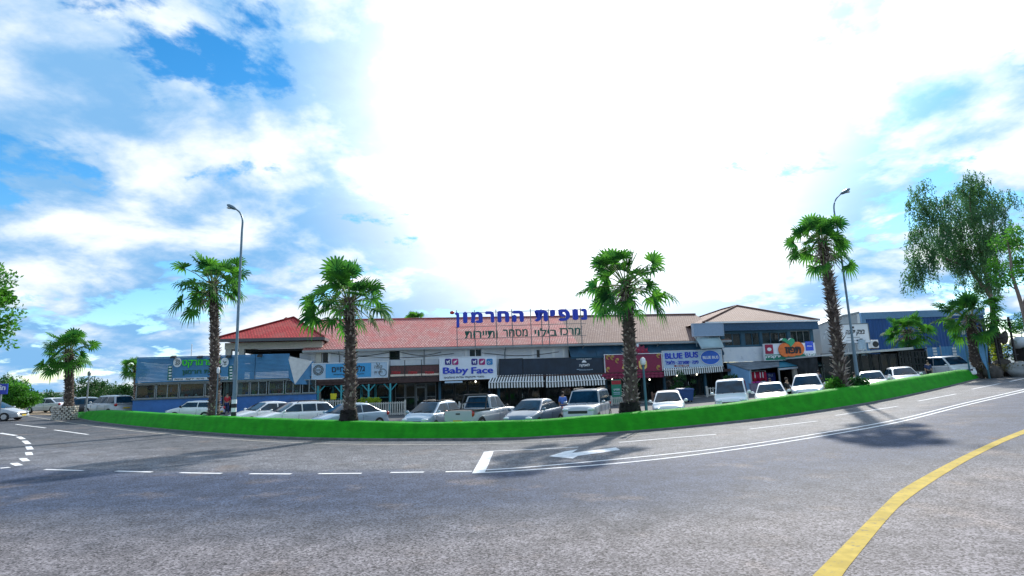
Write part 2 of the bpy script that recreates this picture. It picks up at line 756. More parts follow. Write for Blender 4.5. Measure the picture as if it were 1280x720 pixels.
def road():
    xs = list(np.arange(-120, 121, 1.0))
    js = 64
    mb = MB()
    lanes = []
    for x in xs:
        ye = road_edge(x) + 0.3
        if x < hx[0]:
            ye += 0.0
        for j in range(js):
            t = j / (js - 1)
            y = -14 + (ye + 14) * t
            mb.v.append((x, y, g(x)))
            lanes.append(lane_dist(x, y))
    for i in range(len(xs) - 1):
        for j in range(js - 1):
            a = i * js + j
            mb.f.append((a, a + js, a + js + 1, a + 1))
    mb.m = [0] * len(mb.f)
    mb.s = [True] * len(mb.f)
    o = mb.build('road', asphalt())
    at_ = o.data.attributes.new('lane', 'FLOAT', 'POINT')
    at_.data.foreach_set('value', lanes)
    return struct(o)


road()

# parking lot between hedge and shops
M_lot = mat('parking_asphalt', (0.085, 0.088, 0.095), 0.85, scale=1.4, var=0.3, detail=8, bump=0.15, dirt=((0.05, 0.05, 0.055), 0.5, 0.55, 0.7))


def lot():
    mb = MB()
    xs = [x for x in np.arange(-38, 58, 1.0)]
    for x in xs:
        a = road_edge(x) + 0.55
        b_ = 75.0
        for t in np.linspace(0, 1, 5):
            mb.v.append((x, a + (b_ - a) * t, g(x) + LOT))
    for i in range(len(xs) - 1):
        for j in range(4):
            k = i * 5 + j
            mb.f.append((k, k + 5, k + 6, k + 1))
    mb.m = [0] * len(mb.f)
    mb.s = [True] * len(mb.f)
    return struct(mb.build('parking_lot', M_lot))


lot()
M_dirt = mat('dirt_lot', (0.36, 0.27, 0.18), 0.95, scale=0.9, detail=9, col2=(0.22, 0.17, 0.12), bump=0.2)


def dirt():
    mb = MB()
    xs = list(np.arange(-95, -37.5, 1.0))
    for x in xs:
        a = road_edge(x) + 0.6
        for t in np.linspace(0, 1, 4):
            mb.v.append((x, a + (115 - a) * t, g(x) + 0.002))
    for i in range(len(xs) - 1):
        for j in range(3):
            k = i * 4 + j
            mb.f.append((k, k + 4, k + 5, k + 1))
    mb.m = [0] * len(mb.f)
    mb.s = [True] * len(mb.f)
    return struct(mb.build('dirt_ground', M_dirt))


dirt()

# --- kerb and painted lines
M_kerb = mat('shaded_kerb_concrete', (0.15, 0.15, 0.155), 0.85, scale=3, var=0.25)  # concrete colour darkened to act as the shadow line under the hedge


def kerb():
    mb = MB()
    n = len(foot_s)
    for i, p in enumerate(foot_s):
        t = (foot_s[min(i + 1, n - 1)] - foot_s[max(i - 1, 0)])
        nn = Vector((t.y, -t.x, 0)).normalized()       # towards the road
        a = p + nn * 0.02
        b_ = p - nn * 0.20
        za, zb = g(a.x), g(b_.x)
        mb.v += [(a.x, a.y, za - .05), (a.x, a.y, za + .05), (a.x - nn.x * .02, a.y - nn.y * .02, za + .07), (b_.x, b_.y, zb + .07)]
    for i in range(n - 1):
        for k in range(3):
            mb.f.append((i * 4 + k, i * 4 + 4 + k, i * 4 + 5 + k, i * 4 + 1 + k))
    mb.m = [0] * len(mb.f)
    mb.s = [False] * len(mb.f)
    return struct(mb.build('kerb', M_kerb))


kerb()


def paint_mat(name, col, worn):
    m = mat(name, col, 0.85, var=0.14, scale=3, spec=0.12, dirt=((0.14, 0.14, 0.15), 9.0, worn, 0.8))
    return m


M_line = paint_mat('white_road_paint', (0.80, 0.80, 0.81), 0.585)
M_yel = paint_mat('yellow_road_paint', (0.50, 0.37, 0.085), 0.56)
M_edge = paint_mat('faded_edge_paint', (0.42, 0.40, 0.36), 0.52)


def strip(mb, a_px, b_px, n=60, dz=0.006):
    """painted band between two pixel polylines"""
    A = catmull(a_px, n)
    B = catmull(b_px, n)
    o = len(mb.v)
    for p, q in zip(A, B):
        a, b_ = at(*p), at(*q)
        mid = (a + b_) / 2
        for v in (a, b_):
            mb.v.append((v.x, v.y, g(v.x) + dz))
    for i in range(n - 1):
        mb.f.append((o + 2 * i, o + 2 * i + 1, o + 2 * i + 3, o + 2 * i + 2))
        mb.m.append(0)
        mb.s.append(False)


def line3(mb, pts, width, n=80, dz=0.006):
    """painted line of constant width along ground points"""
    q = [Vector(p) for p in catmull([at(*p) for p in pts], n)]
    o = len(mb.v)
    for i, p in enumerate(q):
        t = q[min(i + 1, n - 1)] - q[max(i - 1, 0)]
        nn = Vector((-t.y, t.x, 0)).normalized() * width / 2
        for v in (p + nn, p - nn):
            mb.v.append((v.x, v.y, g(v.x) + dz))
    for i in range(n - 1):
        mb.f.append((o + 2 * i, o + 2 * i + 1, o + 2 * i + 3, o + 2 * i + 2))
        mb.m.append(0)
        mb.s.append(False)


mk = MB()
LOW = [(592, 591.5), (661, 587.5), (785, 578), (897, 565), (1010, 548), (1122, 528), (1210, 506), (1300, 485)]
UPP = [(608, 587.5), (661, 584), (785, 572.8), (897, 560.8), (1010, 544.2), (1122, 524.5), (1210, 503), (1300, 482.3)]
line3(mk, LOW, 0.14, 100)
line3(mk, UPP, 0.14, 100)
strip(mk, [(605, 565), (598, 578), (590, 592)], [(617, 564), (612, 577), (606, 591)], 8, 0.0075)
line3(mk, [(612, 564.3), (660, 562.3), (723, 559)], 0.13, 12, 0.009)
DASH = [(56, 587, 104, 588.3), (145, 589, 190, 590.2), (225, 591, 277, 592), (312, 592.3, 364, 592.6), (398, 592.2, 452, 591.8),
        (488, 590.8, 530, 590.3), (557, 589.8, 590, 589.3), (774, 553, 895, 543), (937, 536.5, 1021, 526.5), (1044, 519.5, 1122, 508),
        (1148, 501.5, 1195, 492.5), (1215, 486.5, 1250, 479.5), (20, 530.5, 57, 535), (68, 537.5, 110, 543.2), (1262, 477, 1290, 471)]
for x0, y0, x1, y1 in DASH:
    w = 0.15
    line3(mk, [(x0, y0), ((x0 + x1) / 2, (y0 + y1) / 2), (x1, y1)], w, 8)
# roundabout give-way blocks
for x0, y0, x1, y1 in [(-30, 538.5, -6, 540.5), (0, 541.5, 20, 544.5), (23, 546, 29, 549), (30.5, 551, 35.5, 555), (35.5, 558, 38, 562), (35.5, 565.5, 37, 569),
                       (28, 573, 33, 576.5), (17, 579, 24, 582), (0, 585.5, 12, 584.2)]:
    line3(mk, [(x0, y0), ((x0 + x1) / 2, (y0 + y1) / 2), (x1, y1)], 0.22, 5)
# turn arrow
A_PX = [(686, 570.5), (716, 573.5), (722, 570.2), (775, 562.5), (770, 559.5), (715, 566.3), (722, 561.8), (706, 564.5)]
mk.add([(lambda v: (v.x, v.y, g(v.x) + .007))(at(*p)) for p in A_PX], [(0, 1, 2, 5, 7), (2, 3, 4, 5), (5, 6, 7)])
struct(mk.build('road_markings', M_line))
my = MB()
strip(my, [(978, 760), (1016, 720), (1047, 689), (1103, 633), (1128, 611.5), (1182, 581), (1237, 554.5), (1281, 536.5), (1341, 513)],
      [(1030, 760), (1053, 720), (1072, 695), (1115, 643), (1146, 616), (1197, 583), (1246, 557), (1280, 542.5), (1340, 518.5)], 60)
struct(my.build('yellow_edge_line', M_yel))
me_ = MB()
line3(me_, [(30, 519.5), (100, 530.5), (200, 542), (320, 551), (430, 555), (540, 555.8), (640, 554), (720, 550), (807, 543.5), (900, 533.5), (1000, 521), (1100, 504.5), (1180, 487)], 0.13, 120)
struct(me_.build('faded_edge_line', M_edge))

# tar-sealed seams and oil spots
ms = MB()
for q in ([(783, 549.5), (797, 541), (812, 533.5)], [(356, 545), (372, 541.5), (392, 539)], 
          ):
    line3(ms, q, 0.035, 24, 0.005)
struct(ms.build('tar_seams', mat('tar', (.035, .036, .040), .95, var=.2, spec=.1)))

# ================================================================== HEDGE (clipped low bank of turf)
M_hedge = leaf_mat('clipped_hedge', (0.010, 0.270, 0.003), (0.018, 0.380, 0.006), 0.15, 2.0, 0.8)


def hedge():
    """long clipped hedge: sloping lower skirt, steep face, rounded lit top, fine leafy surface"""
    n = 700
    F = [Vector(p) for p in catmull(foot, n)]
    tops = catmull(HEDGE_TOP, 400)
    tx = [p[0] for p in tops]
    ty = [p[1] for p in tops]
    fpx = catmull(HEDGE_PX, n)
    prof = []
    mb = MB()
    for i, p in enumerate(F):
        t = F[min(i + 1, n - 1)] - F[max(i - 1, 0)]
        nb = Vector((-t.y, t.x, 0)).normalized()       # away from the road
        px = fpx[i][0]
        top_py = float(np.interp(px, tx, ty))
        base = p + nb * 0.10
        z0 = g(base.x) + 0.05
        back = p + nb * 0.75
        zt = P(px, top_py, back.y).z
        H = max(0.12, zt - z0)
        e = min(1, i / 8.0, (n - 1 - i) / 8.0)
        H *= 0.35 + 0.65 * e
        rows = [(0.0, -0.05), (0.02, 0.06), (0.16, 0.42), (0.20, 0.47), (0.26, 0.72), (0.34, 0.92), (0.44, 0.985), (0.58, 1.0), (0.95, 1.0), (1.08, 0.95), (1.15, 0.7), (1.18, -0.05)]
        for k, (o_, hh) in enumerate(rows):
            q = base + nb * o_
            jit = 0.014 if 0 < k < 11 else 0
            q = q + nb * mnoise.noise(Vector((q.x * 3.1, q.y * 3.1, k * 1.7))) * jit * 1.5
            z = z0 + H * hh + mnoise.noise(Vector((q.x * 2.3, q.y * 2.3, 9 + k))) * jit + mnoise.noise(Vector((q.x * .35, q.y * .35, 3))) * 0.035 * (hh > .9)
            mb.v.append((q.x, q.y, z))
        prof.append(len(rows))
    kk = prof[0]
    for i in range(n - 1):
        for k in range(kk - 1):
            mb.f.append((i * kk + k, (i + 1) * kk + k, (i + 1) * kk + k + 1, i * kk + k + 1))
            mb.m.append(0)
            mb.s.append(True)
    mb.add([mb.v[k] for k in range(kk)], [tuple(range(kk))])
    mb.add([mb.v[(n - 1) * kk + k] for k in range(kk)], [tuple(reversed(range(kk)))])
    # short blades standing off the surface
    r_ = random.Random(3)
    nv = n * kk
    for _ in range(20000):
        i = r_.randrange(n - 1)
        k = r_.choice((2, 3, 4, 5, 6, 7, 8, 1))
        a = Vector(mb.v[i * kk + k])
        b_ = Vector(mb.v[(i + 1) * kk + k + 1])
        q = a.lerp(b_, r_.random())
        q.z = a.z + (b_.z - a.z) * r_.random()
        s_ = r_.uniform(.012, .032)
        d = Vector((r_.uniform(-1, 1), r_.uniform(-1, .2), r_.uniform(-.2, 1))).normalized() * s_
        e = Vector((r_.uniform(-1, 1), r_.uniform(-1, 1), r_.uniform(-1, 1))).normalized() * s_ * .5
        mb.add([q - e, q + e, q + d], [(0, 1, 2)])
    o = mb.build('clipped_hedge', M_hedge)
    tag(o, 'long low bright green clipped hedge curving along the kerb of the road', 'hedge')
    return o


hedge()

# ---- far hills on the left
M_hill = mat('hill_scrub', (0.10, 0.14, 0.16), 0.95, scale=0.004, col2=(0.15, 0.19, 0.21), detail=8)


def hills():
    mb = MB()
    n = 160
    for r_ in range(3):
        for i in range(n):
            a = -1.25 + 2.5 * i / (n - 1)
            d = 2400 + 500 * r_
            h = (32 + 26 * mnoise.noise(Vector((a * 3, 1, 0))) + 10 * mnoise.noise(Vector((a * 11, 4, 0)))) * (0.0, 1.0, 0.2)[r_]
            mb.v.append((d * math.sin(a), d * math.cos(a), h - 2))
    for r_ in range(2):
        for i in range(n - 1):
            mb.f.append((r_ * n + i, r_ * n + i + 1, (r_ + 1) * n + i + 1, (r_ + 1) * n + i))
            mb.m.append(0)
            mb.s.append(True)
    struct(mb.build('hills', M_hill))


hills()
# ================================================================== BUILDING FRAME
BA = P(395, 433, 49.0)
BB = P(900, 425, 55.0)
BANG = math.atan2(BB.y - BA.y, BB.x - BA.x)
BU = Vector((math.cos(BANG), math.sin(BANG), 0))
BN = Vector((math.sin(BANG), -math.cos(BANG), 0))       # towards the road
BO = Vector((BA.x, BA.y, 0))


def FP(px, py, d=0.0):
    """(u, h) on the plane d metres in front of the shop fronts"""
    o = BO + BN * d
    r_ = ray(px, py)
    t = (o - EYE).dot(BN) / r_.dot(BN)
    p = EYE + r_ * t
    return (p - BO).dot(BU), p.z


def U(px, d=0.0, py=470):
    return FP(px, py, d)[0]


def Hh(px, py, d=0.0):
    return FP(px, py, d)[1]


def W(u, d, h=0.0):
    p = BO + BU * u + BN * d
    return Vector((p.x, p.y, h))


def gl(u, d=0.0):
    return g(W(u, d).x)


def broot(name, label, cat, px=None, py=None, d=0.0, group=None):
    """root in the building frame; at the frame's origin, or on the plane d at a photo point"""
    if px is None:
        return root(name, label, cat, BO, BANG, group)
    u, h = FP(px, py, d)
    return root(name, label, cat, W(u, d, h), BANG, group)


# ------------------------------------------------------------------ materials
def tile_mat(name, c1, c2, c3=None):
    m = bpy.data.materials.new(name)
    m.use_nodes = True
    nt = m.node_tree
    N, L = nt.nodes, nt.links
    b = N['Principled BSDF']
    b.inputs['Roughness'].default_value = 0.8
    b.inputs['Specular IOR Level'].default_value = 0.25
    tc = N.new('ShaderNodeTexCoord')
    br = N.new('ShaderNodeTexBrick')
    br.inputs['Scale'].default_value = 1.0
    br.inputs['Brick Width'].default_value = 0.24
    br.inputs['Row Height'].default_value = 0.33
    br.inputs['Mortar Size'].default_value = 0.028
    br.inputs['Color1'].default_value = (*c1, 1)
    br.inputs['Color2'].default_value = (*c2, 1)
    br.inputs['Mortar'].default_value = (c1[0] * .35, c1[1] * .3, c1[2] * .3, 1)
    L.new(tc.outputs['UV'], br.inputs['Vector'])
    nz = N.new('ShaderNodeTexNoise')
    nz.inputs['Scale'].default_value = 0.7
    nz.inputs['Detail'].default_value = 8
    L.new(tc.outputs['Object'], nz.inputs['Vector'])
    mr = N.new('ShaderNodeMapRange')
    mr.inputs['From Min'].default_value = .42
    mr.inputs['From Max'].default_value = .62
    L.new(nz.outputs['Fac'], mr.inputs['Value'])
    n2 = N.new('ShaderNodeTexNoise')
    n2.inputs['Scale'].default_value = 7
    n2.inputs['Detail'].default_value = 4
    L.new(tc.outputs['Object'], n2.inputs['Vector'])
    mx = N.new('ShaderNodeMix')
    mx.data_type = 'RGBA'
    mm = N.new('ShaderNodeMath')
    mm.operation = 'MULTIPLY'
    L.new(mr.outputs[0], mm.inputs[0])
    L.new(n2.outputs['Fac'], mm.inputs[1])
    L.new(mm.outputs[0], mx.inputs[0])
    L.new(br.outputs['Color'], mx.inputs[6])
    mx.inputs[7].default_value = (*(c3 or c2), 1)
    L.new(mx.outputs[2], b.inputs['Base Color'])
    bp = N.new('ShaderNodeBump')
    bp.inputs['Strength'].default_value = 0.7
    bp.inputs['Distance'].default_value = 0.05
    L.new(br.outputs['Fac'], bp.inputs['Height'])
    bp.invert = True
    L.new(bp.outputs[0], b.inputs['Normal'])
    return m


M_tile_red = tile_mat('red_roof_tiles', (0.50, 0.045, 0.05), (0.62, 0.09, 0.08), (0.42, 0.12, 0.10))
M_tile_pink = tile_mat('faded_pink_roof_tiles', (0.58, 0.24, 0.22), (0.70, 0.38, 0.34), (0.58, 0.12, 0.11))
M_tile_brown = tile_mat('brown_roof_tiles', (0.30, 0.19, 0.16), (0.40, 0.27, 0.23), (0.24, 0.14, 0.11))
M_plaster = mat('peeling_white_plaster', (0.62, 0.66, 0.72), 0.85, scale=1.2, col2=(0.74, 0.76, 0.78), detail=8, bump=0.15,
                dirt=((0.30, 0.35, 0.40), 1.3, 0.60, 0.75))
M_clad = mat('blue_grey_cladding', (0.055, 0.215, 0.41), 0.5, var=0.15, scale=0.8)
M_bluewall = mat('painted_blue_plinth', (0.05, 0.17, 0.46), 0.6, var=0.12, scale=1.5, dirt=((0.05, 0.10, 0.22), 1.1, 0.56, 0.6))
M_teal = mat('dark_teal_tarpaulin', (0.012, 0.062, 0.115), 0.6, var=0.3, scale=1.3)
M_tealw = mat('teal_wall', (0.018, 0.085, 0.14), 0.6, var=0.2, scale=1.0)
M_navy = mat('navy_fascia', (0.008, 0.022, 0.045), 0.5, var=0.3, scale=1)
M_brownw = mat('brown_soffit_board', (0.06, 0.030, 0.028), 0.7, var=0.3)
M_beige = mat('cream_beam', (0.58, 0.55, 0.48), 0.7, var=0.08, dirt=((0.35, 0.32, 0.28), 1.5, 0.58, 0.5))
M_whitec = mat('white_corrugated_cladding', (0.60, 0.60, 0.59), 0.7, var=0.10, scale=3)
M_tealpost = mat('turquoise_paint', (0.05, 0.36, 0.42), 0.5, var=0.12)
M_frame = mat('window_frame_grey', (0.16, 0.18, 0.19), 0.4, 0.3, var=0.15)
M_conc = mat('concrete', (0.33, 0.33, 0.33), 0.9, var=0.2, scale=2, detail=8)
M_pave = mat('shop_walkway', (0.28, 0.27, 0.26), 0.9, var=0.25, scale=1.6, detail=8)


def uv_roof(o, quads_uv):
    """uv per loop: metres along the eave and up the slope"""
    me = o.data
    uv = me.uv_layers.new(name='tiles')
    for p in me.polygons:
        n = p.normal
        hor = Vector((n.y, -n.x, 0))
        if hor.length < 1e-4:
            hor = Vector((1, 0, 0))
        hor.normalize()
        up = n.cross(hor).normalized()
        for li in p.loop_indices:
            c = me.vertices[me.loops[li].vertex_index].co
            uv.data[li].uv = (c.dot(hor), c.dot(up))


def window(parent, u0, u1, h0, h1, y, cols=1, rows=1, fm=None, gm=None, fw=0.06, name='window', back=True):
    """frame standing on plane y (local, minus is towards the road) with its panes as a sub-part"""
    fb, gb = MB(), MB()
    t = 0.05
    for (a, b_, c, d) in ((u0, u1, h0, h0 + fw), (u0, u1, h1 - fw, h1), (u0, u0 + fw, h0 + fw, h1 - fw), (u1 - fw, u1, h0 + fw, h1 - fw)):
        fb.box(a, b_, y - t, y + t, c, d)
    for i in range(1, cols):
        x = u0 + (u1 - u0) * i / cols
        fb.box(x - fw / 2, x + fw / 2, y - t * .9, y + t * .9, h0 + fw, h1 - fw)
    for j in range(1, rows):
        z = h0 + (h1 - h0) * j / rows
        fb.box(u0 + fw, u1 - fw, y - t * .8, y + t * .8, z - fw / 2, z + fw / 2)
    gb.quad((u0 + fw * .5, y, h0 + fw * .5), (u1 - fw * .5, y, h0 + fw * .5), (u1 - fw * .5, y, h1 - fw * .5), (u0 + fw * .5, y, h1 - fw * .5))
    f = fb.build(name, fm or M_frame, parent)
    gb.build('pane', gm or M_glass, f)
    return f


# ------------------------------------------------------------------ MAIN BLOCK
shop = broot('shopping_centre', 'long two storey shopping centre block with faded pink tiled roof behind the shop signs', 'building')
u0, u1 = U(388), U(906)
eave = 0.5 * (Hh(450, 432) + Hh(800, 427))
top_h = eave
sof = Hh(640, 470)                    # underside of the upper floor
DEEP = 11.0
# upper wall with real window openings
ops = [(U(394), U(411), Hh(402, 456), Hh(402, 438)), (U(486.5), U(500.5), Hh(493, 450), Hh(493, 437)), (U(587), U(603), Hh(595, 447), Hh(595, 436)),
       (U(672), U(676), Hh(674, 447), Hh(674, 437)), (U(712), U(722), Hh(717, 447), Hh(717, 437))]


def wall_with_holes(mb, ua, ub, ha, hb, holes, y0, y1):
    xs = sorted(set([ua, ub] + [h[0] for h in holes] + [h[1] for h in holes]))
    for a, b_ in zip(xs, xs[1:]):
        cut = [h for h in holes if h[0] <= a + 1e-6 and h[1] >= b_ - 1e-6]
        if not cut:
            mb.box(a, b_, y0, y1, ha, hb)
        else:
            h = cut[0]
            mb.box(a, b_, y0, y1, ha, h[2])
            mb.box(a, b_, y0, y1, h[3], hb)


mb = MB()
wall_with_holes(mb, u0, u1, sof, eave - .02, ops, 0.0, 0.25)
mb.build('upper_wall', M_plaster, shop)
mb = MB()
for h in ops:
    mb.box(h[0] - .1, h[1] + .1, 1.0, 1.05, h[2] - .1, h[3] + .1)
mb.box(u0, u1, DEEP - .3, DEEP, -.3, eave - .02)
mb.box(u0, u0 + .25, .26, DEEP - .31, -.3, eave - .02)
mb.box(u1 - .25, u1, .26, DEEP - .31, -.3, eave - .02)
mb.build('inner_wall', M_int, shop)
for k, h in enumerate(ops):
    window(shop, *h, 0.1, cols=2 if h[1] - h[0] > 1 else 1, fm=M_white if k in (0, 2) else M_frame)
# plaster bands, pipes and cables on the upper wall
for px, py0, py1 in ((411.5, 437, 452), (501.5, 436, 449), (583, 436, 446), (604.5, 436, 446), (667, 436, 450), (693, 435, 447), (706, 435, 447)):
    a = U(px)
    MB().box(a - .12, a + .12, -.06, -.002, Hh(px, py1), Hh(px, py0)).build('pilaster', M_white, shop)
for px0, px1, py in ((503, 548, 449), (606, 666, 449), (432, 485, 448)):
    MB().box(U(px0), U(px1), -.05, -.002, Hh(px0, py) - .06, Hh(px0, py) + .06).build('wall_band', M_white, shop)
r_ = random.Random(5)
for px0, px1, py in ((432, 568, 444), (500, 552, 440), (603, 700, 441), (410, 486, 441)):
    a, b_, h = U(px0), U(px1), Hh(px0, py)
    mb = MB()
    mb.tube([(a + (b_ - a) * t, -.05, h - .30 * math.sin(math.pi * t) - .1 * t) for t in np.linspace(0, 1, 12)], 0.025, 5)
    mb.build('cable', M_dark, shop)

# roof: front and back slopes, thick eave
rh, rv = None, 6.0
o_ = W(0, -rv)


def ridge_h(px, py, v):
    return FP(px, py, -v)


rh = 0.5 * (ridge_h(560, 402, rv)[1] + ridge_h(800, 394, rv)[1])
ov = 0.7
ra, rb = U(384) - 0.3, U(906) + .6
us = U(722)
slope = (rh - eave) / (rv)
ze = eave - ov * slope


def slope_mesh(a, b_, m, name):
    mb = MB()
    n = max(2, int((b_ - a) / 1.5))
    th = .16
    for i in range(n):
        x0, x1 = a + (b_ - a) * i / n, a + (b_ - a) * (i + 1) / n
        mb.quad((x0, -ov, ze + th), (x1, -ov, ze + th), (x1, rv, rh + th), (x0, rv, rh + th))
    mb.quad((a, rv, rh + th), (b_, rv, rh + th), (b_, 2 * rv + ov, ze + th), (a, 2 * rv + ov, ze + th))
    mb.quad((a, -ov, ze + .02), (a, rv, rh + .02), (b_, rv, rh + .02), (b_, -ov, ze + .02))
    mb.quad((a, -ov, ze + .02), (b_, -ov, ze + .02), (b_, -ov, ze + th), (a, -ov, ze + th))
    mb.add([(a, -ov, ze + th), (a, rv, rh + th), (a, rv, rh), (a, -ov, ze)], [(0, 1, 2, 3)])
    mb.add([(b_, -ov, ze + th), (b_, rv, rh + th), (b_, rv, rh), (b_, -ov, ze)], [(3, 2, 1, 0)])
    o = mb.build(name, m, shop)
    uv_roof(o, None)
    return o


rf = slope_mesh(ra, us, M_tile_pink, 'roof')
rf2 = slope_mesh(us + .003, rb, M_tile_brown, 'roof')
mb = MB()
mb.tube([(ra, rv, rh + .17), (us, rv, rh + .17)], .11, 8)
mb.build('ridge_cap', M_tile_pink, rf)
mb = MB()
mb.tube([(us, rv, rh + .17), (rb, rv, rh + .17)], .11, 8)
mb.build('ridge_cap', M_tile_brown, rf2)
MB().box(ra, rb, -ov - .16, -ov - .01, ze - .05, ze + .10).build('gutter', M_grey, shop)
for x in np.arange(ra + 3, rb, 7.3):
    mb = MB()
    mb.tube([(x, -ov - .08, ze - .04), (x, -.08, ze - .5), (x, -.08, sof)], .05, 6)
    mb.build('downpipe', M_grey, shop)
mb = MB()
mb.box(ra, rb, -ov, -.01, ze - .09, ze - .05)
mb.build('eave_soffit', M_white, shop)

# ground floor: floor slab, ceiling, partitions, dark back wall
SET = 1.6                                 # how far the glass is set back
mb = MB()
mb.box(u0, u1, .26, DEEP - .31, sof - .30, sof - .05)
mb.box(u0, u1, -1.2, .25, sof - .28, sof - .003)
mb.build('floor_slab', M_brownw, shop)
mb = MB()
n = 24
for i in range(n):
    a, b_ = u0 + (u1 - u0) * i / n, u0 + (u1 - u0) * (i + 1) / n
    f0 = max(gl(a), gl(b_)) + .12
    mb.box(a, b_, -2.6, DEEP - .32, f0 - .9, f0)
mb.build('walkway', M_pave, shop)
for px in (489, 549, 622, 684, 756, 829, 903):
    a = U(px)
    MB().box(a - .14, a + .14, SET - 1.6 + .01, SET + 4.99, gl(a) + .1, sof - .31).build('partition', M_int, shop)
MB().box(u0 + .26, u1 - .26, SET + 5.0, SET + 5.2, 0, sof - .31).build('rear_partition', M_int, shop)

BAYS = [(392, 488, 5, 'turquoise'), (490, 548, 4, 'grey'), (550, 621, 4, 'dark'), (623, 683, 4, 'dark'), (685, 755, 4, 'dark'), (757, 828, 4, 'dark'), (830, 902, 4, 'dark')]
for pa, pb, cols, kind in BAYS:
    a, b_ = U(pa) + .16, U(pb) - .16
    f0 = max(gl(a), gl(b_)) + .12
    top = sof - .33
    fm = {'turquoise': M_tealpost, 'grey': M_frame, 'dark': M_dark}[kind]
    w_ = (b_ - a) / cols
    dcol = cols // 2
    for i in range(cols):
        x0, x1 = a + w_ * i, a + w_ * (i + 1)
        if i == dcol:
            f = window(shop, x0 + .02, x1 - .02, f0 + .01, f0 + 2.15, SET, fm=fm, fw=.09, name='door')
            mb = MB()
            mb.tube([(x0 + .2, SET - .10, f0 + .9), (x0 + .2, SET - .10, f0 + 1.3)], .025, 6)
            mb.build('handle', M_chrome, f)
            window(shop, x0 + .02, x1 - .02, f0 + 2.17, top, SET, fm=fm, fw=.06, name='fanlight')
        else:
            window(shop, x0 + .02, x1 - .02, f0 + .01, top, SET, rows=2 if kind != 'dark' else 1, fm=fm, fw=.07, name='shop_window')
# turquoise verandah posts with brackets in front of the first shop
for px in (398, 427, 461, 488):
    mb = MB()
    a, f0 = U(px, 1.1), gl(U(px), 1) + .12
    mb.box(a - .07, a + .07, -1.17, -1.03, f0, sof - .29)
    for s_ in (-1, 1):
        mb.tube([(a, -1.1, sof - .95), (a + s_ * .55, -1.1, sof - .32)], .05, 6)
    mb.build('verandah_post', M_tealpost, shop)
for px in (549.5, 622.5, 756, 829, 880):
    a, f0 = U(px, 0), gl(U(px), 1) + .12
    MB().box(a - .11, a + .11, -.22, -.003, f0, sof - .29).build('pillar', M_tealw, shop)

# dark teal tarpaulin band under the eave on the right half (sloping awning)
tarp = broot('tarpaulin_awning', 'long dark teal tarpaulin slung under the brown half of the roof', 'awning')
mb = MB()
ta, tb = U(713, .4), U(904, .4)
n = 18
h0s = [Hh(713 + (904 - 713) * i / n, 446.5 - 4.5 * i / n, .9) for i in range(n + 1)]
h1s = [Hh(713 + (904 - 713) * i / n, 430 - 2.0 * i / n, .15) for i in range(n + 1)]
for i in range(n):
    xa, xb = ta + (tb - ta) * i / n, ta + (tb - ta) * (i + 1) / n
    sg = lambda k: -.06 * math.sin(math.pi * ((k % 3) / 3.0))
    mb.quad((xa, -.95, h0s[i]), (xb, -.95, h0s[i + 1]), (xb, -.16, h1s[i + 1] + sg(i + 1)), (xa, -.16, h1s[i] + sg(i)))
    mb.quad((xa, -.95, h0s[i] - .14), (xb, -.95, h0s[i + 1] - .14), (xb, -.95, h0s[i + 1]), (xa, -.95, h0s[i]))
    mb.quad((xa, -.93, h0s[i] - .02), (xa, -.16, h1s[i] - .04), (xb, -.16, h1s[i + 1] - .04), (xb, -.93, h0s[i + 1] - .02))
mb.build('canvas', M_teal, tarp)
mb = MB()
for i in range(0, n + 1, 3):
    x = ta + (tb - ta) * i / n
    mb.tube([(x, -.97, h0s[i] + .03), (x, -.18, h1s[i] + .03)], .03, 6)
for i in range(n):
    xa, xb = ta + (tb - ta) * i / n, ta + (tb - ta) * (i + 1) / n
    mb.tube([(xa, -.97, h0s[i]), (xb, -.97, h0s[i + 1])], .035, 6)
mb.build('rail', M_tealw, tarp)

# ------------------------------------------------------------------ RIGHT WING
wing = broot('corner_wing', 'taller teal corner block with a brown hipped roof at the right end of the shops', 'building')
DW = 0.6
wa, wb = U(906, DW), U(1023, DW)
we = 0.5 * (Hh(915, 404, DW) + Hh(1020, 400.5, DW))
wf = Hh(960, 413, DW) - .0
wl = Hh(960, 433, DW)
wm = Hh(960, 451, DW)
y0 = -DW
wn = [(U(910, DW), U(931, DW), wl + .15, wf - .18), (U(936, DW), U(955, DW), wl + .15, wf - .18), (U(958, DW), U(990, DW), wl + .15, wf - .18), (U(994, DW), U(1019, DW), wl + .15, wf - .10)]
mb = MB()
wall_with_holes(mb, wa, wb, wl, wf, wn, y0, y0 + .25)
mb.box(wa, wa + .22, y0 + .26, 10, wl, wf)
mb.box(wb - .22, wb, y0 + .26, 10, wl, wf)
mb.build('upper_wall', M_tealw, wing)
mb = MB()
mb.box(wa, wb, y0 - .06, y0 + .2, wm, wl - .005)
mb.box(wb - .2, wb + .05, y0 + .21, 10, wm, wl - .005)
mb.build('parapet_band', M_plaster, wing)
mb = MB()
mb.box(wa - .1, wb + .35, y0 - .45, y0 + .25, wf + .005, we - .01)
mb.box(wb - .2, wb + .35, y0 + .26, 10.4, wf + .005, we - .01)
mb.build('fascia', M_navy if False else mat('blue_fascia', (0.015, 0.07, 0.15), .5, var=.2), wing)
mb = MB()
mb.box(wa, wb - .3, 1.2, 1.3, wl, wf)
mb.box(wa, wb, 4.8, 5.0, .2, wm - .3)
mb.box(wa, wb, y0 + .3, 9.9, wm - .28, wm - .02)
mb.box(wb - .2, wb, y0 + .3, 9.9, .5, wm - .29)
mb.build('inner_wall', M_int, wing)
for k, h in enumerate(wn):
    window(wing, *h, y0 + .1, cols=(2, 2, 3, 3)[k], fm=M_tealw if k < 3 else M_frame)
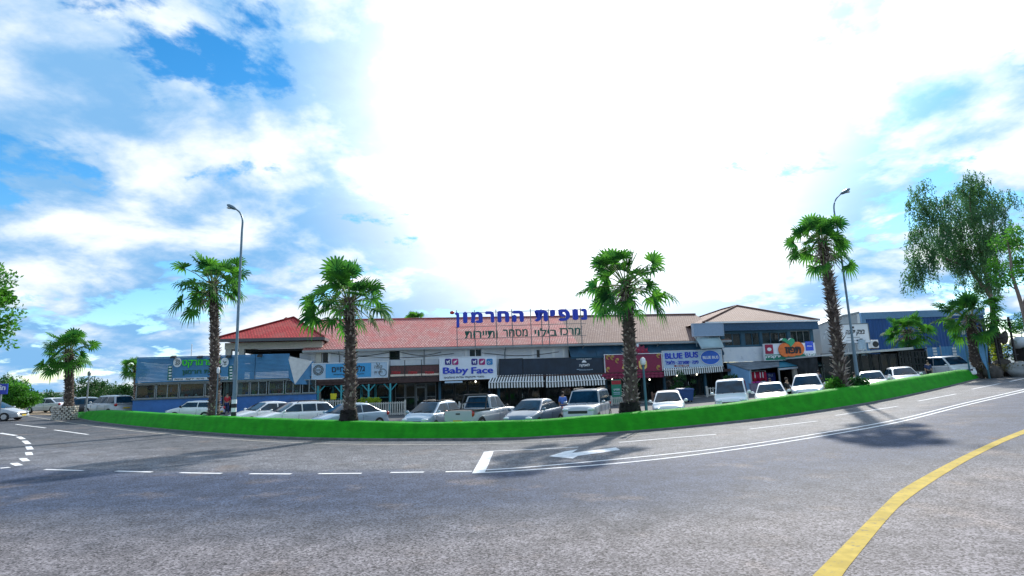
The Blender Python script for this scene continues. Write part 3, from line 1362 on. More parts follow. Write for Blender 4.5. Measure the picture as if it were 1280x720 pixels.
# floor
mb = MB()
n = 10
for i in range(n):
    a, b_ = wa + (wb + 1.2 - wa) * i / n, wa + (wb + 1.2 - wa) * (i + 1) / n
    f0 = max(gl(a), gl(b_)) + .1
    mb.box(a, b_, -4.2, 9, f0 - .8, f0)
mb.build('walkway', M_pave, wing)
# shopfront glass
for pa, pb, cols in ((907, 940, 2), (942, 975, 2), (977, 1022, 3)):
    a, b_ = U(pa, 0), U(pb, 0)
    f0 = gl(b_) + .12
    w_ = (b_ - a) / cols
    for i in range(cols):
        window(wing, a + w_ * i + .03, a + w_ * (i + 1) - .03, f0, wm - .32, 1.6, fm=M_dark, fw=.07, name='shop_window' if i else 'door')
# hipped roof
apx = FP(921, 382.5, -5.0)
c = [(U(885, DW + .5), y0 - .5), (wb + .55, y0 - .5), (wb + .55, 12.5), (U(885, DW + .5), 12.5)]
zt_ = we + .005
mb = MB()
a1, a2 = (apx[0], 5.0, apx[1]), (apx[0], 8.0, apx[1])
A_, B_, C_, D_ = [(x, y, zt_) for x, y in c]
mb.add([A_, B_, C_, D_, a1, a2], [(0, 1, 4), (1, 2, 5, 4), (2, 3, 5), (3, 0, 4, 5), (3, 2, 1, 0)])
o = mb.build('roof', M_tile_brown, wing)
uv_roof(o, None)
mb = MB()
up = Vector((0, 0, .05))
for q in (A_, B_):
    mb.tube([Vector(q) + up, Vector(a1) + up], .10, 8)
for q in (C_, D_):
    mb.tube([Vector(q) + up, Vector(a2) + up], .10, 8)
mb.tube([Vector(a1) + up, Vector(a2) + up], .10, 8)
mb.build('hip_cap', M_tile_brown, o)
mb = MB()
mb.box(c[0][0] + .2, c[1][0], y0 - .62, y0 - .505, zt_ - .10, zt_ + .06)
mb.build('gutter', M_white, wing)

# corrugated grey lean-to roof over the clothes shop
lean = broot('lean_to_roof', 'grey corrugated lean-to roof with a pale blue side wall over the clothes display', 'canopy')


def slab4(mb, pts, th, m=0):
    """sloping slab from 4 top corners (u, y, h)"""
    t = [Vector(p) for p in pts]
    lo = [p - Vector((0, 0, th)) for p in t]
    mb.hexa(lo + t, m)


def corr(mb, pa, pb, pc, pd, n=26, amp=.03):
    """corrugated sheet between front edge a-b and back edge d-c"""
    a, b_, c_, d_ = map(Vector, (pa, pb, pc, pd))
    o = len(mb.v)
    for i in range(n * 4 + 1):
        t = i / (n * 4)
        z = amp * math.sin(t * n * 2 * math.pi)
        for q in (a.lerp(b_, t), d_.lerp(c_, t)):
            mb.v.append((q.x, q.y, q.z + z))
    for i in range(n * 4):
        mb.f.append((o + 2 * i, o + 2 * i + 2, o + 2 * i + 3, o + 2 * i + 1))
        mb.m.append(0)
        mb.s.append(True)


def pt(px, py, d):
    u, h = FP(px, py, d)
    return (u, -d, h)


M_corr = mat('grey_corrugated_sheet', (0.20, 0.23, 0.26), 0.6, .2, var=.3, scale=1.5, dirt=((.10, .10, .11), 1.2, .55, .6))
mb = MB()
corr(mb, pt(935, 462.5, 3.6), pt(974, 458.5, 3.6), pt(974, 450.5, .7), pt(908, 453.5, .7))
mb.build('sheet_roof', M_corr, lean)
mb = MB()
q = [pt(936, 463.5, 3.55), pt(908.5, 454.5, .72)]
f0 = gl(U(936), 3)
ua, ub = q[1][0], q[0][0]
mb.hexa([(ua, q[1][1], f0), (ub, q[0][1], f0), (ub + .12, q[0][1], f0), (ua + .12, q[1][1], f0),
         (ua, q[1][1], q[1][2]), (ub, q[0][1], q[0][2]), (ub + .12, q[0][1], q[0][2]), (ua + .12, q[1][1], q[1][2])])
mb.build('side_wall', mat('pale_blue_wall', (0.22, 0.42, 0.66), .7, var=.1, scale=1), lean)
mb = MB()
for px in (937.5, 973):
    u_, h_ = FP(px, 461, 3.5)
    mb.box(u_ - .06, u_ + .06, -3.56, -3.44, gl(u_, 3.5), h_ - .02)
mb.build('post', M_grey, lean)

# teal awning with cream posts at the pomegranate shop
taw = broot('teal_awning', 'flat teal awning on cream posts below the pomegranate sign', 'awning')
mb = MB()
slab4(mb, [pt(972, 459.0, 3.3), pt(1029, 453.5, 3.3), pt(1022, 448.5, .75), pt(970, 451.5, .75)], .06)
mb.build('canvas', mat('teal_canvas', (0.02, 0.20, 0.30), .6, var=.15), taw)
mb = MB()
a, b_ = pt(972, 460.6, 3.31), pt(1029, 455.2, 3.31)
slab4(mb, [(a[0], a[1] - .10, a[2]), (b_[0], b_[1] - .10, b_[2]), (b_[0], b_[1] - .02, b_[2]), (a[0], a[1] - .02, a[2])], .16)
mb.build('front_beam', M_plaster, taw)
for px in (992.5, 1026.5):
    u_, h_ = FP(px, 458, 3.1)
    mb = MB()
    mb.box(u_ - .16, u_ + .16, -3.25, -2.93, gl(u_, 3.1), h_ - .10)
    mb.build('post', M_beige, taw)

# ------------------------------------------------------------------ PAVILION (left)
pav = broot('restaurant_pavilion', 'open upper storey with cream beam under a bright red hipped roof', 'building')
DP = 0.3
pa_, pb_ = U(279, DP), U(402, DP)
pe = Hh(340, 423.5, DP)
pbm = Hh(340, 435.5, DP)
pfl = Hh(340, 455, DP)
back = 7.5
ap = FP(367, 397, -3.6)
pc_ = [(pa_ - .6, -DP - .9), (pb_ + .25, -DP - .9), (pb_ + .25, back + .6), (pa_ - .6, back + .6)]
A_, B_, C_, D_ = [(x, y, pe) for x, y in pc_]
a1, a2 = (ap[0], 3.6, ap[1]), (ap[0] - .8, 4.2, ap[1])
mb = MB()
mb.add([A_, B_, C_, D_, a1, a2], [(0, 1, 4), (1, 2, 5, 4), (2, 3, 5), (3, 0, 4, 5), (3, 2, 1, 0)])
o = mb.build('roof', M_tile_red, pav)
uv_roof(o, None)
mb = MB()
for q, w_ in ((A_, a1), (B_, a1), (C_, a2), (D_, a2)):
    mb.tube([Vector(q) + up, Vector(w_) + up], .09, 8)
mb.build('hip_cap', M_tile_red, o)
mb = MB()
z_ = pe - .01
mb.box(pc_[0][0], pc_[1][0], pc_[0][1] - .08, pc_[0][1] + .06, z_ - .26, z_)
mb.box(pc_[1][0] - .06, pc_[1][0] + .08, pc_[0][1] + .07, pc_[2][1], z_ - .26, z_)
mb.build('eave_board', mat('dark_eave_board', (.10, .10, .11), .6, .1), pav)
mb = MB()
mb.box(pa_, pb_, -DP, -DP + .5, pbm, pe - .28)
mb.box(pb_ - .5, pb_, -DP + .51, back, pbm, pe - .28)
mb.box(pa_, pa_ + .5, -DP + .51, back, pbm, pe - .28)
mb.build('beam', M_beige, pav)
for px in (280, 296.5, 394):
    u_ = U(px, DP)
    MB().box(u_, u_ + .45, -DP + .03, -DP + .45, 1, pbm - .005).build('column', M_beige, pav)
for u_ in (pa_, pb_ - .46):
    MB().box(u_, u_ + .45, back - .5, back, 1, pbm - .005).build('column', M_beige, pav)
mb = MB()
mb.box(U(297, DP), pb_ - .02, 4.0, 4.2, pfl, pbm)
mb.box(U(297, DP), pb_ - .6, -DP + .5, back, pbm - .2, pbm - .01)
mb.build('ceiling', M_int, pav)
mb = MB()
mb.box(pa_, pb_, -DP, back, pfl - .4, pfl)
mb.build('terrace_slab', M_conc, pav)
for px, py in ((311, 440), (316, 440.5), (328, 439.5), (337, 440), (344, 439)):
    u_, h_ = FP(px, py, -1.8)
    MB().box(u_ - .14, u_ + .14, 1.75, 1.85, h_ - .04, h_ + .04).box(u_ - .01, u_ + .01, 1.79, 1.81, h_ + .04, pbm - .2).build('ceiling_lamp', M_white, pav)
# rubble and plaster clutter on the terrace corner beside the facet
mb = MB()
wx0, wx1 = U(372, DP), U(398, DP)
mb.box(wx0, wx1, -DP + .6, -DP + .8, pfl, Hh(380, 441, DP))
mb.build('broken_wall', M_plaster, pav)

# ------------------------------------------------------------------ SUPERMARKET (left annexe)
mkt = broot('supermarket_building', 'low supermarket clad in blue grey boards with a strip of windows and blue plinth', 'building')
DS = 1.5
sa, sb = U(170, DS), U(361, DS)
h_top = Hh(262, 444.5, DS)
h_bot = Hh(262, 476, DS)
h_sill = Hh(262, 497, DS)
ys = -DS


def boards(mb, a, b_, h0, h1, y, n):
    for i in range(n):
        z0, z1 = h0 + (h1 - h0) * i / n, h0 + (h1 - h0) * (i + 1) / n
        mb.hexa([(a, y - .05, z0 + .012), (b_, y - .05, z0 + .012), (b_, y + .1, z0 + .012), (a, y + .1, z0 + .012),
                 (a, y - .035, z1), (b_, y - .035, z1), (b_, y + .1, z1), (a, y + .1, z1)])


mb = MB()
boards(mb, sa, U(318.5, DS) - .02, h_bot, h_top, ys, 19)
boards(mb, U(318.5, DS) + .02, sb, h_bot, h_top, ys, 19)
mb.build('cladding', M_clad, mkt)
# turned-up corner of the cladding: a bright facet and a blue return
cA, cB, cC = pt(359.5, 445, DS + .02), pt(390.5, 451.5, .9), pt(368.5, 480.5, DS + .35)
cD, cE = pt(345, 477, DS), pt(397, 480.5, 1.0)
cF = pt(360.2, 476.5, DS + .03)
mb = MB()
th = Vector((.05, .12, 0))
v = [Vector(cA), Vector(cC), Vector(cB)]
mb.add(v + [p + th for p in v], [(0, 1, 2), (5, 4, 3), (0, 3, 4, 1), (1, 4, 5, 2), (2, 5, 3, 0)])
mb.build('corner_facet', M_whitec, mkt)
mb = MB()
v = [Vector(cB), Vector(cC), Vector(cE)]
mb.add(v + [p + th for p in v], [(0, 1, 2), (5, 4, 3), (0, 3, 4, 1), (1, 4, 5, 2), (2, 5, 3, 0)])
v = [Vector(cA) + Vector((-.01, .02, 0)), Vector((sb, ys, h_bot)), Vector(cC)]
mb.add(v + [p + th for p in v], [(0, 1, 2), (5, 4, 3), (0, 3, 4, 1), (1, 4, 5, 2), (2, 5, 3, 0)])
mb.build('corner_return', M_clad, mkt)
mb = MB()
mb.box(sa, sb, ys + .11, 6, h_top - .35, h_top - .15)
mb.box(sa, sb, ys - .06, ys + .1, h_bot - .14, h_bot - .005)
mb.build('flat_roof', M_frame, mkt)
mb = MB()
f0 = -.3
d0, d1 = U(278, DS), U(291, DS)
mb.box(sa - .1, d0, ys, ys + .25, f0, h_sill)
mb.box(d1, U(396, DS), ys, ys + .25, f0, h_sill)
mb.build('plinth', M_bluewall, mkt)
mb = MB()
mb.box(sa - .15, d0, ys - .10, ys + .1, h_sill + .003, h_sill + .09)
mb.box(d1, U(396, DS), ys - .10, ys + .1, h_sill + .003, h_sill + .09)
mb.build('window_sill', M_frame, mkt)
hs0, hs1 = h_sill + .10, h_bot - .15
for p0, p1, c_ in ((171, 195, 1), (196, 224, 2), (225, 256, 1), (257, 277, 1), (297, 312, 1), (313, 334, 2), (336, 355, 1), (357, 376, 2), (378, 395, 2)):
    window(mkt, U(p0, DS), U(p1, DS), hs0, hs1, ys + .1, cols=c_, fm=M_grey, name='shop_window', fw=.05)
window(mkt, d0 + .06, d1 - .06, gl(d0) + .5, hs1, ys + .5, fm=M_dark, name='door', cols=2)
mb = MB()
mb.box(sa + .2, U(397, DS), 2.2, 2.4, f0, h_bot)
mb.box(sa, sa + .2, ys + .26, 6, h_sill + .1, h_bot)
mb.box(sa, U(397, DS), ys + .3, 2.2, .2, .55)
mb.box(sa + .2, U(397, DS), ys + .3, 2.2, h_bot + .01, h_bot + .1)
mb.build('inner_wall', M_int, mkt)
mb = MB()
mb.box(d0, d1, ys - .9, ys + .45, f0, gl(d0) + .30)
mb.box(d0, d1, ys + .0, ys + .48, gl(d0) + .31, gl(d0) + .48)
mb.build('entrance_step', M_conc, mkt)
for px, py in ((217, 446.5), (250, 446.5), (286, 446.0), (325, 445.0)):
    u_, h_ = FP(px, py, DS + .3)
    mb = MB()
    mb.hexa([(u_ - .18, ys - .5, h_ - .10), (u_ + .18, ys - .5, h_ - .10), (u_ + .18, ys - .2, h_ - .02), (u_ - .18, ys - .2, h_ - .02),
             (u_ - .18, ys - .5, h_ + .04), (u_ + .18, ys - .5, h_ + .04), (u_ + .18, ys - .2, h_ + .14), (u_ - .18, ys - .2, h_ + .14)])
    mb.tube([(u_, ys - .25, h_ + .02), (u_, ys, h_ - .02)], .03, 6)
    mb.build('floodlight', M_dark, mkt)
mb = MB()
u_, h_ = FP(242, 445, DS - 3)
mb.tube([(u_, 1.0, h_top - .2), (u_, 1.0, Hh(242, 431, DS - 3.5))], .035, 6)
mb.build('aerial', M_white, mkt)
# ================================================================== RIGHT SIDE: warehouse, cafe, fence
M_whgrey = mat('pale_grey_render', (0.50, 0.52, 0.54), .85, var=.08, scale=.5, dirt=((.35, .37, .40), .4, .58, .5))
M_whblue = mat('blue_sheet_wall', (0.018, 0.10, 0.32), .5, var=.2, scale=.6, stretch=(1, 1, .15))
M_trim = mat('pale_blue_trim', (0.17, 0.34, 0.55), .5, var=.08)


def sheet_wall(mb, x0, x1, y, z0, z1, pitch=.35, amp=.05):
    n = max(2, int((x1 - x0) / pitch))
    for i in range(n):
        a = x0 + (x1 - x0) * i / n
        w = (x1 - x0) / n
        for (p, q, ya, yb) in ((a, a + .3 * w, y, y), (a + .3 * w, a + .5 * w, y, y - amp), (a + .5 * w, a + .8 * w, y - amp, y - amp), (a + .8 * w, a + w, y - amp, y)):
            mb.quad((p, ya, z0), (q, yb, z0), (q, yb, z1), (p, ya, z1))


YW = 62.0
pl, pr = P(1076, 391, YW), P(1215, 385.5, YW)
wh = root('blue_warehouse', 'tall blue sheet metal warehouse with pale blue parapet behind the young palm', 'building', (pl.x, YW, g(pl.x)))
zt = pl.z - g(pl.x)
wl_ = P(1228, 386, YW).x - pl.x
mb = MB()
sheet_wall(mb, 0, wl_, 0, -.5, zt - .75)
mb.box(0, wl_, .06, 22, -.5, zt - .85)
mb.build('sheet_wall', M_whblue, wh)
mb = MB()
mb.box(-.1, wl_ + .1, -.12, 22.1, zt - .745, zt)
mb.box(-.12, .35, -.14, .05, -.5, zt - .75)
mb.build('parapet', M_trim, wh)

YG = 58.0
a, b_ = P(1024, 410, YG), P(1076, 410, YG)
gh = root('grey_gabled_building', 'pale grey rendered building with a low gable between the corner wing and blue warehouse', 'building', (a.x, YG, g(a.x)))
w_ = b_.x - a.x
zl = P(1030, 407, YG).z - g(a.x)
zr = P(1074, 391.5, YG).z - g(a.x)
mb = MB()
poly = [(0, -.6), (w_, -.6), (w_, zr), (w_ * .55, zl + (zr - zl) * .72), (0, zl)]
mb.prism(poly, 0, 14)
mb.build('wall', M_whgrey, gh)
mb = MB()
for (xa, za), (xb, zb) in (((0, zl), (w_ * .55, zl + (zr - zl) * .72)), ((w_ * .55, zl + (zr - zl) * .72), (w_, zr))):
    mb.hexa([(xa, -.12, za + .01), (xb, -.12, zb + .01), (xb, 14.1, zb + .01), (xa, 14.1, za + .01), (xa, -.12, za + .16), (xb, -.12, zb + .16), (xb, 14.1, zb + .16), (xa, 14.1, za + .16)])
mb.build('roof', M_grey, gh)
mb = MB()
mb.box(w_ - .28, w_ - .02, -.10, -.003, .2, zr - .1)
mb.tube([(w_ * .62, -.07, .5), (w_ * .62, -.07, zl)], .06, 8)
mb.build('downpipe', M_white, gh)
arc = MB()
arc.tube([(w_ * (.18 + .10 * math.cos(t)), -.03, zl - 1.4 + .8 * math.sin(t)) for t in np.linspace(0, math.pi, 12)], .05, 6)
arc.build('arch_moulding', M_white, gh)

# ---- cafe with dark glazing
YC = 49.0
a, b_ = P(1024, 440, YC), P(1160, 433, YC)
gx = g(P(1090, 440, YC).x)
cafe = root('glazed_cafe', 'low dark framed glass cafe with a thin white flat roof', 'building', (a.x, YC, gx))


def CX(px):
    return P(px, 445, YC).x - a.x


def CZ(px, py):
    return P(px, py, YC).z - gx


zr0 = CZ(1090, 440)
mb = MB()
mb.hexa([(CX(1020), -.9, CZ(1020, 446)), (CX(1134), -.9, CZ(1134, 437.5)), (CX(1134), 7, CZ(1134, 437.5)), (CX(1020), 7, CZ(1020, 446)),
         (CX(1020), -.9, CZ(1020, 444)), (CX(1134), -.9, CZ(1134, 434.5)), (CX(1134), 7, CZ(1134, 434.5)), (CX(1020), 7, CZ(1020, 444))])
mb.build('roof', M_whitec, cafe)
mb = MB()
for i, px in enumerate((1026, 1040, 1052, 1064, 1075, 1087, 1099, 1110)):
    x0, x1 = CX(px), CX((1026, 1040, 1052, 1064, 1075, 1087, 1099, 1110, 1121)[i + 1])
    window(cafe, x0 + .02, x1 - .02, -.1, CZ(px + 6, 442), 0, fm=M_dark, fw=.08, name='door' if i == 5 else 'glass_panel', rows=1 if i != 5 else 1)
for i in range(4):
    x0, x1 = CX(1121.5 + i * 9), CX(1121.5 + i * 9 + 9)
    window(cafe, x0 + .01, x1 - .01, CZ(1140, 464) , CZ(1126 + 9 * i, 438.2), -.1, cols=2, rows=3, fm=M_dark, fw=.11, name='grid_window')
mb = MB()
mb.box(CX(1021), CX(1158), 6.0, 6.2, -.3, zr0 - .1)
mb.box(CX(1157), CX(1158), .1, 6, -.3, CZ(1157, 436))
mb.box(CX(1021), CX(1022), .1, 6, -.3, CZ(1022, 446))
mb.box(CX(1121), CX(1158), -.2, 6.1, CZ(1135, 437.2), CZ(1135, 436.2))
mb.build('inner_wall', M_int, cafe)
mb = MB()
mb.box(CX(1121), CX(1158), -.25, -.12, -.3, CZ(1140, 464) - .01)
mb.build('low_wall', M_conc, cafe)
# roof-top units
for px, py0, py1, wpx, nm, lab in ((1092.5, 425, 436, 8, 'rooftop_air_conditioner', 'white boxy air conditioning unit on the cafe roof'), (1078, 424.5, 437, 9, 'roof_tank', 'pale upright water tank on the cafe roof behind the lamp post')):
    p0, p1 = P(px, py1, YC + 2), P(px, py0, YC + 2)
    r_ = root(nm, lab, 'air conditioner' if 'air' in nm else 'water tank', (p0.x, YC + 2, p0.z))
    h_ = p1.z - p0.z
    hw = wpx / FPX * (YC + 2) / 2
    if 'air' in nm:
        mb = MB()
        mb.box(-hw, hw, -.3, .3, .08, h_)
        mb.build('casing', M_white, r_, bevel=.03)
        mb = MB()
        mb.tube([(0, -.33, h_ / 2), (0, -.31, h_ / 2)], h_ * .34, 16)
        mb.build('fan_grille', M_dark, r_)
        mb = MB()
        mb.box(-hw, hw, -.25, .25, 0, .075)
        mb.build('base', M_dark, r_)
    else:
        mb = MB()
        mb.tube([(0, 0, 0), (0, 0, h_ * .9), (0, 0, h_)], [hw, hw, hw * .7], 16)
        mb.build('barrel', mat('tank_plastic', (.35, .45, .52), .5), r_)
        mb = MB()
        mb.tube([(0, 0, h_), (0, 0, h_ + .08)], hw * .4, 12)
        mb.build('lid', M_dark, r_)
# ---- pale blue panel fence
YF = 53.5
a, b_ = P(1158, 437, YF), P(1228, 434, YF)
fen = root('blue_panel_fence', 'pale blue sheet panel fence with white dotted strips beside the cafe', 'fence', (a.x, YF, g((a.x + b_.x) / 2)))
M_fen = mat('pale_blue_panel', (0.10, 0.30, 0.56), .55, var=.1, scale=.7)
zt = P(1190, 433.5, YF).z - g((a.x + b_.x) / 2)
wf_ = b_.x - a.x
n = 4
for i in range(n):
    mb = MB()
    sheet_wall(mb, wf_ * i / n + .06, wf_ * (i + 1) / n - .06, 0, -.5, zt + .05 * i, .3, .03)
    mb.build('panel', M_fen, fen)
for i in range(n + 1):
    MB().box(wf_ * i / n - .05, wf_ * i / n + .05, -.02, .06, -.5, zt + .1 + .05 * i).build('post', M_grey, fen)
for px in (1169, 1193.5):
    mb = MB()
    x = P(px, 445, YF).x - a.x
    for k in range(5):
        z = P(px, 435.5 + k * 3.6, YF).z - g((a.x + b_.x) / 2)
        mb.box(x - .18, x + .18, -.065, -.035, z - .09, z + .09)
    mb.build('white_dots', M_white, fen)

# ================================================================== SIGNS
M_sigw = mat('white_sign_face', (0.74, 0.80, 0.88), .4, var=.04, scale=1)
M_roy = mat('royal_blue_letter', (0.015, 0.05, 0.52), .4, var=.05)
M_dgreen = mat('dark_green_letter', (0.01, 0.12, 0.09), .5, var=.05)
M_lime = mat('lime_green_letter', (0.05, 0.68, 0.02), .4, var=.05)
M_blk = mat('black_letter', (0.012, 0.014, 0.02), .5)
M_wl = mat('white_letter', (0.8, 0.82, 0.85), .5, var=.03)
M_gold = mat('gold_letter', (0.78, 0.55, 0.16), .4, .2, var=.1)
M_burg = mat('burgundy_sign_face', (0.24, 0.008, 0.055), .45, var=.12)
M_ltblue = mat('bright_blue_sign_face', (0.05, 0.34, 0.66), .45, var=.06)
M_pale = mat('pale_blue_sign_face', (0.45, 0.58, 0.72), .5, var=.05)


class Sign:
    """flat board on the plane d; pixel coordinates of the photo become local x, z"""

    def __init__(s, name, label, px0, py0, px1, py1, d, face, thick=.18, frame=None, group=None, fw=.06, cat='sign'):
        s.cx, s.cy, s.d = (px0 + px1) / 2, (py0 + py1) / 2, d
        s.u, s.h = FP(s.cx, s.cy, d)
        s.r = broot(name, label, cat, s.cx, s.cy, d, group)
        s.w = (U(px1, d, s.cy) - U(px0, d, s.cy)) / 2
        s.hh = (Hh(s.cx, py0, d) - Hh(s.cx, py1, d)) / 2
        s.th = thick
        if face:
            MB().box(-s.w, s.w, 0, thick, -s.hh, s.hh).build('board', face, s.r)
        if frame:
            mb = MB()
            e = fw
            for q in ((-s.w - e, s.w + e, s.hh, s.hh + e), (-s.w - e, s.w + e, -s.hh - e, -s.hh), (-s.w - e, -s.w, -s.hh, s.hh), (s.w, s.w + e, -s.hh, s.hh)):
                mb.box(q[0], q[1], -.04, thick, q[2], q[3])
            mb.build('frame', frame, s.r)

    def xz(s, px, py):
        u, h = FP(px, py, s.d)
        return u - s.u, h - s.h

    def text(s, t, px0, py0, px1, py1, m, heb=False, bold=0., y=-.02, depth=.03, name='lettering', skew=0.):
        x0, z1 = s.xz(px0, (py0 + py1) / 2)[0], s.xz((px0 + px1) / 2, py0)[1]
        x1, z0 = s.xz(px1, (py0 + py1) / 2)[0], s.xz((px0 + px1) / 2, py1)[1]
        return writing(s.r, t, (x0 + x1) / 2, (z0 + z1) / 2, x1 - x0, z1 - z0, m, y, bold, depth, name, heb, skew)

    def disc(s, px, py, rx, rz, m, y=-.02, th=.03, name='disc', n=28):
        x, z = s.xz(px, py)
        poly = [(x + rx * math.cos(t), z + rz * math.sin(t)) for t in np.linspace(0, 2 * math.pi, n, endpoint=False)]
        return MB().prism(poly, y - th, y).build(name, m, s.r)

    def poly(s, pts, m, y=-.02, th=.02, name='emblem'):
        return MB().prism([s.xz(*p) for p in pts], y - th, y).build(name, m, s.r)

    def ring(s, px, py, r, w, m, y=-.03, a0=0, a1=2 * math.pi, name='ring'):
        x, z = s.xz(px, py)
        return MB().tube([(x + r * math.cos(t), y, z + r * math.sin(t)) for t in np.linspace(a0, a1, 28)], w, 5).build(name, m, s.r)


# --- roof letters on a frame
DR = 0.35
sg = Sign('roof_letter_sign', 'blue and green Hebrew letters on a thin frame standing on the pink roof', 568, 389, 733, 424, DR + .75, None)
GL = [('ן', 568.7, 390.8, 574, 409.8), ('ו', 578.7, 390.2, 584, 404.4), ('מ', 588.2, 390, 603, 404), ('ר', 606.2, 389.5, 617.4, 403.6), ('ח', 621.5, 389, 636, 403.2),
      ('ה', 640.3, 388.7, 654.2, 402.9), ('ת', 668.2, 387.7, 684.2, 402), ('י', 687.3, 387.5, 693.3, 396), ('פ', 697.9, 386.8, 711.8, 401.3), ('ו', 715.4, 386.5, 721.9, 400.2), ('נ', 725.6, 386.2, 733, 400)]
for ch, a, b_, c_, d_ in GL:
    sg.text(ch, a, b_, c_, d_, M_roy, bold=.06, depth=.22, y=-.12, name='letter')
for t, a, b_, c_, d_ in (('מרכז', 699.2, 409.8, 725.2, 418.8), ('בילוי', 668, 410.2, 696, 420), ('מסחר', 628.5, 411.6, 659.5, 421), ('ותיירות', 581, 413.7, 622, 422.6)):
    sg.text(t, a, b_, c_, d_, M_dgreen, heb=True, bold=.022, depth=.08, y=-.06)
mb = MB()
for px in (571.5, 594, 621, 641, 664.5, 678, 687, 709.5, 727.5):
    x0, z0 = sg.xz(px, 429.5 - (px - 571) * .02)
    x1, z1 = sg.xz(px, 388 - (px - 571) * .02)
    mb.box(x0 - .035, x0 + .035, -.03, .03, z0 - .35, z1)
for pyl in (391.5, 409, 424):
    x0, z0 = sg.xz(569, pyl)
    x1, z1 = sg.xz(733, pyl - 5)
    mb.tube([(x0, .035, z0), (x1, .035, z1)], .025, 5)
for px in (594, 641, 687, 727.5):
    x0, z0 = sg.xz(px, 408)
    mb.tube([(x0, .02, z0), (x0, 1.6, z0 - .55)], .03, 5)
mb.build('frame', M_frame, sg.r)
x0, z0 = sg.xz(566.5, 391)
MB().ball((x0 - .1, -.1, z0), (.22, .18, .16)).build('end_lamp', mat('red_plastic', (.5, .03, .03), .4), sg.r)

# --- supermarket sign
sg = Sign('supermarket_sign', 'blue board with green Hebrew lettering and two white discs on the supermarket front', 216.5, 446.5, 285.5, 476, DS + .12, M_clad, .10)
sg.text('סופרמרקט', 228, 449.3, 276, 459.2, M_lime, heb=True, bold=.03, depth=.08)
sg.text('נופית חרמון', 228, 462, 276, 468.6, M_dgreen, heb=True, bold=.03, depth=.06)
x0, z0 = sg.xz(216.5, 476)
x1, z1 = sg.xz(285.5, 470.6)
MB().box(x0, x1, -.04, -.003, z0, z1).build('strip', M_wl, sg.r)
sg.text('מבחר · מכולת · פירות · ירקות · גבינות', 218.5, 471.8, 283.5, 474.9, M_blk, heb=True, y=-.05, depth=.02, bold=.01)
for px in (222, 281):
    rr = .31
    sg.disc(px, 453, rr, rr * 1.25, M_wl)
sg.ring(222, 453, .20, .035, M_frame, y=-.07, a0=-2.4, a1=2.2)
sg.ring(222, 453, .09, .03, M_frame, y=-.07)
for pts in ([(278.8, 450.8), (279.6, 450.8), (280.2, 452.2), (283.6, 451.6), (283.0, 454.0), (280.4, 454.4)],):
    sg.poly(pts, M_frame, y=-.06, name='cart')
for px in (280.8, 282.7):
    sg.disc(px, 455.6, .045, .045, M_frame, y=-.06, name='cart_wheel', n=10)
# green strips with white stars either side
for px, lab in ((212, 'narrow dark green vertical strip sign with white marks left of the supermarket name'), (288, 'narrow dark green vertical strip sign with white marks right of the supermarket name')):
    s2 = Sign('strip_sign', lab, px - 2.3, 457, px + 2.3, 475.5, DS + .1, mat('dark_green_sign', (.02, .16, .13), .5), .08)
    for k in range(5):
        x, z = s2.xz(px + .8, 459 + 3.6 * k)
        MB().box(x - .1, x + .1, -.03, -.003, z - .05, z + .05).build('mark', M_wl, s2.r)

# --- gallery sign (pale / bright blue / pale)
DG = 1.25
sg = Sign('gallery_sign', 'long blue and white fascia sign with black Hebrew letters and round emblem', 391, 453.5, 484.5, 472.5, DG, M_pale, .22, M_wl, fw=.05)
x0, z0 = sg.xz(407, 471.4)
x1, z1 = sg.xz(464, 454.5)
MB().box(x0, x1, -.03, -.003, -sg.hh + .06, sg.hh - .06).build('blue_panel', M_ltblue, sg.r)
sg.text('גלריית חיים', 415, 456.5, 456, 464.8, M_blk, heb=True, y=-.05, bold=.015)
sg.text('אוכל · קפה · אומנות', 417, 466.6, 455, 468.8, M_blk, heb=True, y=-.05)
sg.ring(398, 462.5, .40, .035, M_frame)
sg.ring(398, 462.5, .26, .03, M_frame)
sg.text('גלריה', 395.6, 461, 400.4, 464.2, M_frame, heb=True)
for k in range(14):
    t = k * 2 * math.pi / 14
    x, z = sg.xz(398, 462.5)
    MB().box(x + .33 * math.cos(t) - .03, x + .33 * math.cos(t) + .03, -.05, -.003, z + .33 * math.sin(t) - .03, z + .33 * math.sin(t) + .03).build('emblem_dot', M_frame, sg.r)
sg.text('קפה', 468, 457, 478, 462, M_frame, heb=True, bold=.02)
sg.text('ליקר ויין', 468, 463, 478, 468, M_frame, heb=True, bold=.02)
sg.ring(478.5, 465.5, .30, .025, M_frame)
for a_, b_ in (((470.5, 453.2), (472.2, 457)), ((474.5, 453.8), (473.6, 457))):
    x0, z0 = sg.xz(*a_)
    x1, z1 = sg.xz(*b_)
    MB().tube([(x0, -.03, z0), (x1, -.03, z1)], .03, 5).build('sprig', M_frame, sg.r)
MB().box(-sg.w - .05, sg.w + .05, -.06, .24, -sg.hh - .30, -sg.hh - .08).build('lower_board', M_brownw, sg.r)

